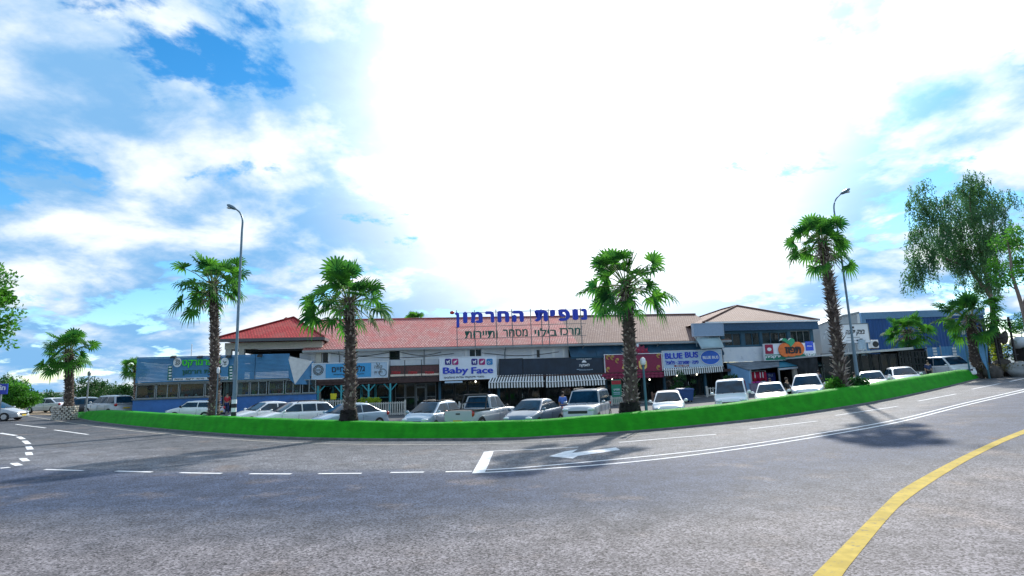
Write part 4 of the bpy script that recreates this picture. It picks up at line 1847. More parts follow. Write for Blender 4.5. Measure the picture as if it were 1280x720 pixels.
# --- brown box sign
sg = Sign('brown_box_sign', 'dark brown box sign with red and white writing along its lower edge', 487.5, 457, 549, 470.5, 1.0, mat('brown_sign_face', (.10, .035, .035), .5, var=.3), .5, M_dark, fw=.05)
x0, z0 = sg.xz(487.5, 469.6)
x1, z1 = sg.xz(549, 467.2)
MB().box(-sg.w + .02, sg.w - .02, -.03, -.003, -sg.hh + .05, -sg.hh + .22).build('strip', mat('cream_strip', (.75, .62, .50), .5), sg.r)
for px in (495, 516, 537):
    sg.text('אופנה', px - 5.5, 464.2, px + 5.5, 467.6, mat('red_letter', (.55, .02, .03), .5), heb=True, bold=.03, y=-.02)
for px in (487.5, 506, 527, 549):
    x, z = sg.xz(px, 463)
    MB().box(x - .03, x + .03, -.08, -.045, -sg.hh, sg.hh + .5).build('rail', M_dark, sg.r)
MB().box(-sg.w - .05, sg.w + .05, -.06, .5, -sg.hh - .26, -sg.hh - .06).build('lower_board', M_brownw, sg.r)

# --- baby shop sign
sg = Sign('baby_shop_sign', 'pale blue white sign reading Baby Face with five square baby icons', 550, 446, 620.5, 474, 1.35, M_sigw, .25, M_wl, fw=.04)
sg.text('Baby', 553.5, 458.8, 585.5, 469.3, M_roy, bold=.035, depth=.06)
sg.text('Face', 589, 458.6, 616.5, 466.8, M_roy, bold=.035, depth=.06)
sg.text('מוצרי תינוקות עגלות טיולונים', 555.5, 469.8, 605, 473.2, M_blk, heb=True)
M_nav = mat('navy_icon', (.02, .012, .22), .4)
M_mag = mat('magenta_icon', (.38, .01, .16), .4)
M_cy = mat('cyan_icon', (.02, .22, .52), .4)
for px, m_ in ((560, M_nav), (569, M_mag), (593, M_nav), (602.5, M_mag), (612, M_cy)):
    x, z = sg.xz(px, 452.2)
    e = .27
    c_ = .07
    poly = [(x - e + c_, z - e), (x + e - c_, z - e), (x + e, z - e + c_), (x + e, z + e - c_), (x + e - c_, z + e), (x - e + c_, z + e), (x - e, z + e - c_), (x - e, z - e + c_)]
    ic = MB().prism(poly, -.04, -.003).build('icon', m_, sg.r)
    mb = MB()
    if m_ is M_nav:      # rocking horse
        mb.prism([(x - .17, z + .12), (x - .12, z - .02), (x - .08, z - .16), (x - .03, z - .16), (x - .02, z - .05), (x + .06, z - .05), (x + .08, z - .16), (x + .13, z - .16), (x + .13, z + .02), (x + .17, z + .14), (x + .09, z + .17), (x + .04, z + .05), (x - .08, z + .05)], -.06, -.041)
    elif m_ is M_mag:    # pram
        mb.prism([(x - .16, z + .0), (x - .13, z - .10), (x + .08, z - .06), (x + .12, z + .04), (x + .19, z + .16), (x + .14, z + .18), (x + .06, z + .05), (x - .02, z + .12), (x - .06, z + .02)], -.06, -.041)
        mb.tube([(x - .08 + .06 * math.cos(t), -.05, z - .14 + .06 * math.sin(t)) for t in np.linspace(0, 6.28, 12)], .015, 4)
    else:                # rattle
        mb.tube([(x - .10 + .08 * math.cos(t), -.05, z - .04 + .10 * math.sin(t)) for t in np.linspace(0, 6.28, 12)], .022, 4)
        mb.tube([(x - .02, -.05, z - .12), (x + .12, -.05, z - .04), (x + .12, -.05, z + .14)], .025, 4)
    mb.build('icon_figure', M_wl, ic)
mb = MB()
x0, z0 = sg.xz(556, 479)
x1, z1 = sg.xz(578, 476)
MB().box(x0, x1, -.02, .02, z0, z1).build('strip', M_pale, sg.r)

# --- black fascia signs
sg = Sign('plain_black_sign', 'plain black blank fascia board over the left striped awning', 624.5, 448.5, 653.5, 468.5, .9, M_navy, .25, M_dark, fw=.03)
sg = Sign('black_cafe_sign', 'black fascia board with small white cup logo and Hebrew name', 654.5, 447.5, 754.5, 467.5, .9, M_navy, .25, M_dark, fw=.03)
sg.text('לאפקה', 724, 454.4, 737, 459, M_wl, heb=True, bold=.03)
sg.poly([(727.2, 453.2), (727.6, 451.6), (729.2, 450.2), (731, 450.4), (732.6, 452), (733, 453.2)], M_wl)
sg.text('COFFEE & BAKERY', 720.5, 447.9, 739.5, 449.5, M_wl)
sg.text('ESPRESSO BAR', 724, 461.6, 738, 463.0, M_pale)
for px0, px1 in ((721, 724), (738.3, 741)):
    x0, z0 = sg.xz(px0, 461.8)
    x1, _ = sg.xz(px1, 461.8)
    MB().box(x0, x1, -.03, -.003, z0 - .02, z0 + .02).build('rule', M_pale, sg.r)

# --- burgundy sign with crest
sg = Sign('burgundy_restaurant_sign', 'burgundy sign with gold swirls, gold letters and an ornate crest on top', 756.5, 442.8, 827.5, 465.3, 1.0, M_burg, .22, M_wl, fw=.06)
sg.text('R', 789.5, 452, 797, 461, M_gold, bold=.02, depth=.05)
sg.text('U', 798.5, 451, 808.5, 462, M_gold, bold=.04, depth=.05)
sg.text('A', 777, 452, 785.5, 461, M_gold, bold=.03, depth=.05)
for px, py in ((760.5, 446.5), (823.5, 444.5), (760.5, 462), (823.5, 459.5), (772, 451), (766, 447)):
    for k in range(3):
        x, z = sg.xz(px, py)
        MB().tube([(x + (.09 + .1 * k) * math.cos(t) * .8, -.03, z + (.09 + .06 * k) * math.sin(t)) for t in np.linspace(.6 * k, .6 * k + 3.6, 10)], .025, 4).build('swirl', M_gold, sg.r)
cr_ = [(785, 444), (783, 440), (785.5, 439), (784, 435), (788, 436), (788, 432), (791.5, 434), (793, 430.5), (796, 433.5), (799.5, 430), (801, 434), (805, 431.5), (806, 436), (810, 434.5), (809, 439), (812, 440), (811, 444)]
sg.poly(cr_, M_burg, y=.10, th=.10, name='crest')
for k in range(5):
    x, z = sg.xz(788 + 5 * k, 438 + (k % 2))
    MB().ball((x, -.01, z), (.11, .03, .13), 8, 6).build('crest_boss', mat('crimson_boss', (.42, .01, .05), .4), sg.r)
x, z = sg.xz(797, 432)
MB().ball((x, -.02, z), (.12, .05, .16), 8, 6).build('crest_finial', M_wl, sg.r)

# --- blue bus sign
sg = Sign('blue_bus_sign', 'pale blue sign reading BLUE BUS twice, once in a blue oval', 829.5, 438.2, 902.5, 460.5, 1.0, M_pale, .22, M_wl, fw=.05)
sg.text('BLUE', 831, 441.2, 853, 448.5, M_roy, bold=.04, depth=.05)
sg.text('BUS', 856, 439.8, 872.5, 447.2, M_roy, bold=.04, depth=.05)
sg.text('פיצה · שווארמה · פלאפל', 832, 450, 873, 455.2, M_roy, heb=True, bold=.02, depth=.05)
x0, z0 = sg.xz(843, 458.6)
x1, z1 = sg.xz(861, 455.9)
MB().box(x0, x1, -.03, -.003, z0, z1).build('red_strip', mat('maroon_strip', (.25, .01, .02), .5), sg.r)
sg.text('פתוח עכשיו', 845, 456.3, 860, 458.2, M_wl, heb=True, y=-.04, depth=.02)
x, z = sg.xz(887.5, 446.8)
ovw, ovh = (sg.xz(899.5, 447)[0] - sg.xz(875.5, 447)[0]) / 2, .68
sg.disc(887.5, 446.8, ovw, ovh, mat('oval_blue', (.02, .13, .60), .4), th=.04)
sg.ring(887.5, 446.8, .01, .005, M_wl)
mb = MB()
mb.tube([(x + ovw * math.cos(t), -.05, z + ovh * math.sin(t)) for t in np.linspace(0, 6.283, 40)], .03, 5)
mb.build('rim', M_wl, sg.r)
sg.text('BLUE BUS', 878, 444.9, 897.5, 448.6, M_wl, y=-.07, bold=.035)

# --- pomegranate shop sign
DPm = 1.35
sg = Sign('pomegranate_sign', 'white and green sign with a big orange pomegranate and black Hebrew letters', 956, 429.5, 1019, 449.5, DPm, M_sigw, .2, M_wl, fw=.04)
x1, z1 = sg.xz(988, 442.8)
MB().box(-sg.w, sg.w, -.03, -.003, -sg.hh, -sg.hh * .30).build('green_band', mat('green_band', (.01, .20, .13), .5), sg.r)
for px in (980.5, 996.5):
    sg.disc(px, 437.6 if px < 990 else 435.8, .68, .66, mat('orange_fruit', (.78, .17, .03), .45, var=.15, scale=4), y=-.035, th=.10, name='fruit')
sg.disc(988.5, 438, .80, .60, mat('orange_fruit', (.78, .17, .03)), y=-.032, th=.10, name='fruit_middle')
M_lf = mat('sign_leaf_green', (.01, .33, .16), .4, var=.1)
sg.poly([(973, 425.5), (976.5, 423.3), (980.5, 423.2), (984, 426), (986, 429), (983, 430.2), (980.5, 428), (977.5, 426.2)], M_lf, y=-.14, th=.05, name='leaf')
sg.poly([(982.5, 428.5), (984, 424.2), (987.5, 422.6), (991, 424.2), (992, 428), (989.5, 431), (986.8, 434), (985.2, 431.5)], M_lf, y=-.15, th=.05, name='leaf')
sg.poly([(972.3, 426.4), (974, 423.6), (977, 423.0), (975.5, 425.0)], M_wl, y=-.20, th=.02, name='leaf_shine')
sg.poly([(982.8, 426), (984.5, 423.2), (987.2, 422.8), (985, 424.6)], M_wl, y=-.21, th=.02, name='leaf_shine')
sg.text('תפוז', 980, 433.5, 1000, 442, M_blk, heb=True, bold=.06, y=-.15, depth=.05)
x, z = sg.xz(961.2, 436.5)
MB().box(x - .42, x + .42, -.04, -.003, z - .45, z + .45).build('crimson_square', mat('crimson_square', (.33, .005, .05), .5), sg.r)
sg.disc(961.2, 436.7, .22, .17, M_wl, y=-.045, name='square_mark')
x, z = sg.xz(1011.5, 432.5)
MB().box(x - .42, x + .42, -.04, -.003, z - .45, z + .45).build('blue_square', mat('blue_square', (.02, .08, .60), .5), sg.r)
sg.text('MODA', 1008.5, 431.9, 1014.5, 433.4, M_wl, y=-.05)
sg.text('ירקניה', 957, 444.3, 975.5, 448.3, M_wl, heb=True, bold=.05, y=-.04)
sg.text('פיצוחי', 1005.5, 440.6, 1018, 444.8, M_wl, heb=True, bold=.05, y=-.04)

# --- grey box sign and translucent hood above
sg = Sign('grey_box_sign', 'blank pale grey box sign standing above the blue bus sign', 867, 404.5, 904, 419.5, 1.2, mat('grey_sign_face', (.26, .36, .50), .5, var=.06), .35, mat('sign_edge', (.4, .48, .58), .5), fw=.05)
for px in (871, 886, 900):
    x, z = sg.xz(px, 419)
    MB().box(x - .04, x + .04, .15, .22, -sg.hh - 1.0, -sg.hh - .06).build('post', M_grey, sg.r)
hood = broot('curved_hood', 'curved pale translucent hood fixed between the grey box sign and blue bus sign', 'awning')
mb = MB()
n = 8
ua, ub, ua2, ub2 = U(869, 1.0), U(900, 1.0), U(878, 2.1), U(906, 2.1)
for i in range(n + 1):
    t = i / n
    d = .55 + 1.5 * math.sin(t * math.pi / 2) ** 1.0
    for k, (pxa, pxb) in enumerate(((869, 899),)):
        xa = FP(868 + 9 * t, 421.5 + 14.5 * t ** 1.3, d)
        xb = FP(898 + 7.5 * t, 420.5 + 14.0 * t ** 1.3, d)
        mb.v += [(xa[0], -d, xa[1]), (xb[0], -d, xb[1])]
for i in range(n):
    mb.f.append((2 * i, 2 * i + 2, 2 * i + 3, 2 * i + 1))
    mb.m.append(0)
    mb.s.append(True)
o = mb.build('sheet', leaf_mat('translucent_sheet', (.55, .66, .68), (.65, .74, .76), .55), hood)
md = o.modifiers.new('thick', 'SOLIDIFY')
md.thickness = .02
mb2 = MB()
for i in (0, 1):
    mb2.tube([Vector(mb.v[2 * k + i]) + Vector((0, 0, -.04)) for k in range(n + 1)], .03, 5)
mb2.tube([Vector(mb.v[2 * n]), Vector(mb.v[2 * n + 1])], .035, 5)
mb2.build('rib', M_grey, hood)

# --- white board over the cafe
YS = 51.0
p0, p1 = P(1051, 404, YS), P(1086, 431, YS)
pc = P(1068.5, 417, YS)
sb_ = root('white_bakery_board', 'white board with black handwritten Hebrew word standing over the cafe roof', 'sign', (pc.x, YS, pc.z))
bw, bh = (P(1086, 417, YS).x - P(1051, 417, YS).x) / 2, (P(1068, 405, YS).z - P(1068, 428.5, YS).z) / 2
MB().box(-bw, bw, 0, .12, -bh, bh).build('board', M_wl, sb_)
mb = MB()
for q in ((-bw - .06, bw + .06, bh, bh + .06), (-bw - .06, bw + .06, -bh - .06, -bh), (-bw - .06, -bw, -bh, bh), (bw, bw + .06, -bh, bh)):
    mb.box(q[0], q[1], -.03, .12, q[2], q[3])
mb.build('frame', M_frame, sb_)
writing(sb_, 'בצק ילינה', .05, .12, bw * 1.35, .62, M_blk, -.02, .02, .03, heb=True, skew=.25)
MB().ball((-.1, -.03, bh - .28), (.10, .03, .10)).build('emblem', M_blk, sb_)
MB().box(-bw * .6, bw * .3, -.03, -.003, -bh * .42, -bh * .38).build('rule', M_frame, sb_)
MB().box(bw * .05, bw * .18, -.03, -.003, -bh * .82, -bh * .66).build('emblem', M_blk, sb_)
MB().box(-bw * .7, bw * .7, -.03, -.003, -bh * .74, -bh * .71).build('rule', M_frame, sb_)
for x in (-bw * .55, 0, bw * .75):
    mb = MB()
    mb.tube([(x, .16, bh), (x, .16, -bh - 1.3)], .05, 6)
    mb.build('post', M_grey, sb_)
# blue street sign at the left edge
YL = 40.0
p0, p1 = P(-34, 493, YL), P(9.5, 480.5, YL)
sl_ = root('blue_street_sign', 'blue roadside sign with white lettering and red spot at the left edge', 'sign', ((p0.x + p1.x) / 2, YL, (p0.z + p1.z) / 2))
bw, bh = (p1.x - p0.x) / 2, (p1.z - p0.z) / 2 + .06
MB().box(-bw, bw, 0, .08, -bh, bh).build('board', mat('street_sign_blue', (.01, .04, .42), .4), sl_)
writing(sl_, 'in', bw - .32, .1, .42, .36, M_wl, -.01, .03, .02)
MB().ball((bw - .55, -.01, -bh + .12), (.09, .02, .07)).build('red_spot', mat('red_plastic', (.5, .03, .03)), sl_)
for x in (-bw * .6, bw * .6):
    MB().box(x - .04, x + .04, .09, .16, -bh - (p0.z - g(p0.x)) - .2, bh).build('post', M_grey, sl_)

# ================================================================== STRIPED AWNINGS
M_str_w = mat('awning_white', (.82, .82, .80), .8, var=.06)
M_str_b = mat('awning_black', (.018, .018, .02), .8, var=.2)


def striped(name, label, bl, br, fl, fr, dB, dF, val, n, m0, m1, scallop=False, cat='awning'):
    """awning from its back edge (bl, br) to front edge (fl, fr) in photo pixels, with a hanging valance"""
    r_ = broot(name, label, cat)
    A, B = Vector(pt(*bl, dB)), Vector(pt(*br, dB))
    C, D = Vector(pt(*fl, dF)), Vector(pt(*fr, dF))
    mb, mv = MB(), MB()
    for i in range(n):
        t0, t1 = i / n, (i + 1) / n
        mi = i % 2
        a, b_, c_, d_ = C.lerp(D, t0), C.lerp(D, t1), A.lerp(B, t1), A.lerp(B, t0)
        mb.quad(a, b_, c_, d_, mi)
        mb.quad(d_ - Vector((0, 0, .02)), c_ - Vector((0, 0, .02)), b_ - Vector((0, 0, .02)), a - Vector((0, 0, .02)), mi)
        dz = Vector((0, -.03, -val))
        if scallop:
            m_ = a.lerp(b_, .5)
            mv.add([a, b_, b_ + dz * .72, m_ + dz, a + dz * .72], [(0, 4, 3, 2, 1)], mi)
        else:
            mv.add([a, b_, b_ + dz, a + dz], [(0, 3, 2, 1)], mi)
    mb.build('canvas', [m0, m1], r_)
    mv.build('valance', [m0, m1], r_)
    mb = MB()
    mb.tube([C + Vector((0, -.01, 0)), D + Vector((0, -.01, 0))], .04, 6)
    mb.build('front_bar', M_white if not scallop else M_burg, r_)
    for q, w_ in ((A, C), (B, D)):
        MB().tube([q + Vector((0, 0, -.45)), w_], .03, 6).build('arm', M_dark, r_)
    return r_


striped('striped_awning', 'black and white striped awning over the shop left of the black cafe sign', (615, 469.3), (680, 468.0), (610.5, 478), (680.5, 476.5), .9, 2.2, .50, 40, M_str_w, M_str_b)
striped('striped_awning', 'black and white striped awning under the black cafe sign with the cup logo', (683, 468), (753, 466.4), (682.5, 477.5), (757.5, 474.2), .9, 2.2, .48, 42, M_str_w, M_str_b)
striped('striped_awning', 'black and white striped awning under the blue bus sign', (830, 460.6), (903, 456.8), (830, 463.0), (904, 457.6), 1.0, 1.4, .52, 54, M_str_w, M_str_b)
striped('scalloped_awning', 'burgundy awning with white scalloped edge under the burgundy sign', (756, 466.3), (829, 464), (752, 469.6), (829.5, 467.0), 1.0, 1.7, .36, 30, M_burg, mat('burgundy_canvas', (.17, .006, .04), .7), True)
mb = MB()
# ================================================================== PALMS
M_frond = leaf_mat('palm_frond', (0.010, 0.080, 0.022), (0.075, 0.270, 0.022), 0.42, 1.3, .75)
M_bark = mat('palm_trunk_fibre', (0.040, 0.028, 0.024), .95, scale=5, detail=8, col2=(0.13, 0.095, 0.078), bump=.5)
M_stub = mat('dry_leaf_base', (0.26, 0.20, 0.17), .9, scale=4, col2=(0.58, 0.50, 0.44))
M_petiole = mat('leaf_stalk', (0.16, 0.22, 0.05), .6, var=.25)


def palm(name, label, base, top, r0, r1, crown_r, seed, nfr=38, blade=.95, stub=1.0, skirt=True, group='fan palms along the road', dead=0.35, char=0):
    """fan palm: trunk set with old leaf bases, crown of pleated fan leaves on long stalks"""
    rr = random.Random(seed)
    base, top = Vector(base), Vector(top)
    r_ = root(name, label, 'palm tree', base, 0, group)
    ax = top - base
    H = ax.length
    n = 26
    pts, rad = [], []
    for i in range(n + 1):
        t = i / n
        bow = Vector((math.sin(t * math.pi) * .04 * H * (rr.random() * 0 + .3), 0, 0))
        p = ax * t + bow
        p.z = ax.z * t - (.25 if i == 0 else 0)
        pts.append(p)
        fl = 1 + .45 * math.exp(-t * 9)
        rad.append((r0 + (r1 - r0) * t) * fl * (1 + .07 * rr.uniform(-1, 1)))
    mb = MB()
    mb.tube(pts, rad, 14, 0)
    # old leaf bases: little forked wedges in spiral rows
    if stub:
        k = int(H * 46)
        for i in range(k):
            t = (i + rr.random()) / k
            q = t * n
            j = min(int(q), n - 1)
            p = pts[j].lerp(pts[j + 1], q - j)
            ra = rad[j] * (1 - (q - j)) + rad[j + 1] * (q - j)
            a = i * 2.399 + rr.uniform(-.25, .25)
            out = Vector((math.cos(a), math.sin(a), 0))
            side = Vector((-math.sin(a), math.cos(a), 0))
            L = rr.uniform(.08, .22) * stub * (1.35 if rr.random() < .15 else 1)
            w = rr.uniform(.045, .085)
            tip = p + out * (ra + L * .75) + Vector((0, 0, L * rr.uniform(.2, 1.2)))
            b0 = p + out * (ra * .93)
            mb.add([b0 - side * w, b0 + side * w, b0 + Vector((0, 0, .10)), tip + side * w * .3, tip - side * w * .3],
                   [(0, 1, 3, 4), (1, 2, 3), (2, 0, 4), (2, 4, 3)], 1 if rr.random() < .5 else 0)
    mb.build('trunk', [M_bark, M_stub], r_)
    if char:
        mk_ = MB()
        zz = np.linspace(-.1, char, 9)
        mk_.tube([(0, 0, z) for z in zz], [r0 * (1.95 - .62 * max(0, z) / char) * rr.uniform(.94, 1.06) for z in zz], 16, 0)
        for i in range(170):
            a = rr.uniform(0, 6.283)
            z = rr.uniform(.05, char * .95)
            rad_ = r0 * (1.95 - .62 * z / char) * .97
            q = Vector((math.cos(a) * rad_, math.sin(a) * rad_, z))
            sd_ = Vector((-math.sin(a), math.cos(a), 0)) * .06
            mk_.add([q - sd_, q + sd_, q + Vector((math.cos(a) * .10, math.sin(a) * .10, rr.uniform(-.02, .2)))], [(0, 1, 2)])
        mk_.build('charred_foot', mat('charred_fibre', (.012, .010, .010), .95, var=.4), r_)
    # crown
    mc = MB()
    c0 = pts[-1]
    for i in range(nfr):
        f = i / nfr
        a = i * 2.39996 + rr.uniform(-.25, .25)
        el = R(80 - 120 * f + rr.uniform(-17, 17))       # from upright to hanging
        PL = crown_r * rr.uniform(.26, .76) * (1 if f > .12 else .8)
        dirv = Vector((math.cos(a) * math.cos(el), math.sin(a) * math.cos(el), math.sin(el)))
        s0 = c0 + Vector((math.cos(a) * r1 * .7, math.sin(a) * r1 * .7, -f * .5))
        mid = s0 + dirv * PL * .55
        end = s0 + dirv * PL + Vector((0, 0, -.10 * PL))
        mc.tube([s0, mid, end], [.035, .026, .018], 4, 1, False)
        # blade
        BL = blade * rr.uniform(.85, 1.12)
        fwd = (end - mid).normalized()
        side = fwd.cross(Vector((0, 0, 1)))
        if side.length < .05:
            side = Vector((1, 0, 0))
        side.normalize()
        nor = side.cross(fwd).normalized()
        tw = rr.uniform(-.95, .95)
        side = (side * math.cos(tw) + nor * math.sin(tw)).normalized()
        nor = side.cross(fwd).normalized()
        ns = 15
        for k in range(ns):
            an = (k / (ns - 1) - .5) * R(215)
            d = (fwd * math.cos(an) + side * math.sin(an)).normalized()
            ln = BL * (.70 + .30 * math.cos(an * .55)) * rr.uniform(.9, 1.06)
            wv = d.cross(nor).normalized()
            w1 = ln * .088
            fold = nor * (.018 if k % 2 else -.018)
            p0 = end
            cup = nor * (.16 * ln * (abs(an) / 2.1) ** 2)
            p1 = end + d * ln * .52 + fold + cup
            droop = Vector((0, 0, -1)) * ln * rr.uniform(.08, .34) * (.2 + 1.5 * f)
            p2 = end + d * ln * .82 + cup * 1.4 + droop * .5
            p3 = end + d * ln * .98 + cup * 1.4 + droop * 1.5
            mc.add([p0 - wv * .012, p0 + wv * .012, p1 + wv * w1, p1 - wv * w1, p2 + wv * w1 * .55, p2 - wv * w1 * .55, p3],
                   [(0, 1, 2, 3), (3, 2, 4, 5), (5, 4, 6)], 0)
    if skirt:
        for i in range(int(26 * dead / .35)):
            a = rr.uniform(0, 6.283)
            L = rr.uniform(.5, 1.1)
            s0 = c0 + Vector((math.cos(a) * r1, math.sin(a) * r1, -.25 - rr.random() * .9))
            e = s0 + Vector((math.cos(a) * L * .55, math.sin(a) * L * .55, -L * rr.uniform(.1, .9)))
            mc.tube([s0, s0.lerp(e, .5) + Vector((0, 0, .08)), e], [.035, .025, .015], 4, 2, False)
    mc.build('crown', [M_frond, M_petiole, M_stub], r_)
    return r_


PALMS = [
    # label, base px, depth, crown-centre px, r0, r1, crown radius, seed, stub
    ('short fan palm standing in a round stone planter at the left end of the hedge', 85, 45.2, (86, 437), .32, .26, 2.2, 11, .8),
    ('tall fan palm in front of the supermarket beside the banded lamp post', 266.5, 34.0, (266, 352), .28, .22, 2.45, 12, 1.0),
    ('fan palm with a dark blackened foot in front of the blue gallery sign', 435.5, 29.0, (436.5, 372), .30, .23, 2.5, 13, 1.0),
    ('tall fan palm with a thick scarred trunk before the burgundy sign', 789, 29.0, (781.5, 350), .35, .25, 2.5, 14, 1.0),
    ('leaning spiky fan palm beside the right lamp post', 1054, 33.6, (1027, 299), .31, .22, 2.1, 15, 1.7),
    ('bushy fan palm with a short trunk by the right end of the hedge', 1221, 46.8, (1212, 394), .38, .31, 2.7, 17, .9),
]
for lab, px, Y, cp, r0, r1, cr, sd, st in PALMS:
    b_ = XY(px, Y)
    top = P(*cp, Y)
    palm('fan_palm', lab, b_, top, r0, r1, cr, sd, stub=st, nfr=42, blade=cr * .36, char={13: 1.25, 14: 1.15}.get(sd, 0))
bb = XY(1139, 55.5)
palm('fan_palm', 'young round crowned fan palm in front of the blue warehouse', bb, P(1134.5, 412, 55.5), .34, .30, 2.35, 16, stub=.8, nfr=38, blade=.95)
bb = XY(519, 75)
palm('fan_palm', 'distant fan palm whose top just shows over the pink roof', bb, P(519, 399, 75), .3, .25, 1.5, 18, stub=0, nfr=26, blade=.9)
bb = XY(169, 62)
palm('fan_palm', 'distant fan palm half hidden behind the left end of the supermarket', bb, P(168.5, 457, 62), .20, .16, 1.0, 19, stub=.6, nfr=26, blade=.8)
# dark burnt collar of fibre at the foot of two palms
# stone planter round the left palm
M_stone = mat('planter_stone', (0.50, 0.46, 0.40), .9, scale=2.5, detail=6, col2=(0.66, 0.62, 0.56), bump=.3)
M_mortar = mat('planter_mortar', (0.13, 0.11, 0.10), .95)


def stone_planter(b_, rad, hh, label):
    r_ = root('stone_planter', label, 'planter', b_)
    rr = random.Random(4)
    MB().tube([(0, 0, -.1), (0, 0, hh - .08)], rad - .05, 28).build('core', M_mortar, r_)
    mb = MB()
    rows = 7
    for k in range(rows):
        z0, z1 = hh * k / rows, hh * (k + 1) / rows
        n = 17
        for i in range(n):
            a0 = 2 * math.pi * (i + .5 * (k % 2) + rr.uniform(-.12, .12)) / n
            a1 = a0 + 2 * math.pi / n * rr.uniform(.74, .9)
            ro = rad + rr.uniform(-.01, .05)
            zz0, zz1 = z0 + .015, z1 - rr.uniform(.01, .035)
            am = (a0 + a1) / 2
            v = []
            for z in (zz0, zz1):
                for a, rr_ in ((a0, rad - .08), (a0 + .03, ro), (am, ro + .03), (a1 - .03, ro), (a1, rad - .08)):
                    v.append((rr_ * math.cos(a), rr_ * math.sin(a), z + rr.uniform(-.01, .01)))
            mb.add(v, [(0, 1, 6, 5), (1, 2, 7, 6), (2, 3, 8, 7), (3, 4, 9, 8), (5, 6, 7, 8, 9), (4, 3, 2, 1, 0)])
    mb.build('stones', M_stone, r_)
    MB().tube([(0, 0, hh - .10), (0, 0, hh - .05)], rad - .07, 24).build('soil', M_earth, r_)
    return r_


pb_ = XY(80.5, 45.2)
stone_planter(pb_, .80, 1.05, 'round rubble stone planter holding the short palm at the left')

# ================================================================== BROADLEAF TREES AND SHRUBS
M_euc = leaf_mat('eucalyptus_leaf', (0.040, 0.115, 0.058), (0.085, 0.215, 0.065), .42, .5, .5)
M_green = leaf_mat('bright_leaf', (0.030, 0.150, 0.015), (0.075, 0.280, 0.025), .4, .8, .5)
M_dkgreen = leaf_mat('dark_leaf', (0.010, 0.060, 0.014), (0.030, 0.120, 0.022), .25, .8, .5)
M_trunk = mat('tree_bark', (0.16, 0.11, 0.09), .9, scale=3, col2=(0.30, 0.23, 0.19), detail=7, bump=.4, stretch=(1, 1, .3))


def leafquad(mb, p, d, nrm, L, w):
    s_ = d.cross(nrm)
    if s_.length < 1e-3:
        s_ = Vector((1, 0, 0))
    s_.normalize()
    m_ = p + d * L * .5 + nrm * L * .06
    mb.add([p, m_ + s_ * w, p + d * L, m_ - s_ * w], [(0, 1, 2, 3)])


def rv3(rr):
    while True:
        v = Vector((rr.uniform(-1, 1), rr.uniform(-1, 1), rr.uniform(-1, 1)))
        if .05 < v.length < 1:
            return v.normalized()


def broad_tree(name, label, base, lobes, trunk, m_leaf, seed, nclump=130, perclump=42, leaf=.22, weep=0.0, cat='tree', group=None, clump_r=.55, hollow=.35):
    """lobes: (centre offset from base, radii); leaves in clumps through the outer volume of the lobes; trunk: list of (points, radii)"""
    rr = random.Random(seed)
    r_ = root(name, label, cat, base, 0, group)
    if trunk:
        mb = MB()
        for pts, rad in trunk:
            mb.tube(catmull(pts, max(6, len(pts) * 4)), list(np.interp(np.linspace(0, 1, max(6, len(pts) * 4)), np.linspace(0, 1, len(rad)), rad)), 9)
        mb.build('trunk', M_trunk, r_)
    mc = MB()
    vol = [c[1][0] * c[1][1] * c[1][2] for c in lobes]
    tot = sum(v ** (2 / 3) for v in vol)
    for (c, ra), v in zip(lobes, vol):
        c = Vector(c)
        for _ in range(max(4, int(nclump * v ** (2 / 3) / tot))):
            u = rv3(rr)
            k = hollow + (1 - hollow) * rr.random() ** .6
            q = c + Vector((u.x * ra[0] * k, u.y * ra[1] * k, u.z * ra[2] * k))
            cr_ = clump_r * rr.uniform(.6, 1.35)
            if weep:
                ns = max(3, perclump // 9)
                for s_ in range(ns):
                    p = q + rv3(rr) * cr_ * .8
                    dr = Vector((rr.uniform(-.25, .25), rr.uniform(-.25, .25), -1)).normalized()
                    L = weep * rr.uniform(.5, 1.3)
                    nn = 9
                    for j in range(nn):
                        pp = p + dr * L * j / nn + rv3(rr) * .06
                        d = (dr * .8 + rv3(rr) * .7).normalized()
                        leafquad(mc, pp, d, rv3(rr), leaf * rr.uniform(.7, 1.3), leaf * .19)
            else:
                for j in range(perclump):
                    w = rv3(rr)
                    p = q + w * cr_ * rr.random() ** .5
                    d = (w * .6 + rv3(rr) * .8 + Vector((0, 0, .15))).normalized()
                    leafquad(mc, p, d, rv3(rr), leaf * rr.uniform(.7, 1.3), leaf * .27)
    mc.build('crown' if trunk else 'foliage', m_leaf, r_)
    return r_


def off(base, px, py, Y):
    return P(px, py, Y) - Vector(base)


# big weeping eucalyptus at the right
YE = 54.0
eb = XY(1246, YE)


def E(px, py, dy=0.0):
    return off(eb, px, py, YE + dy)


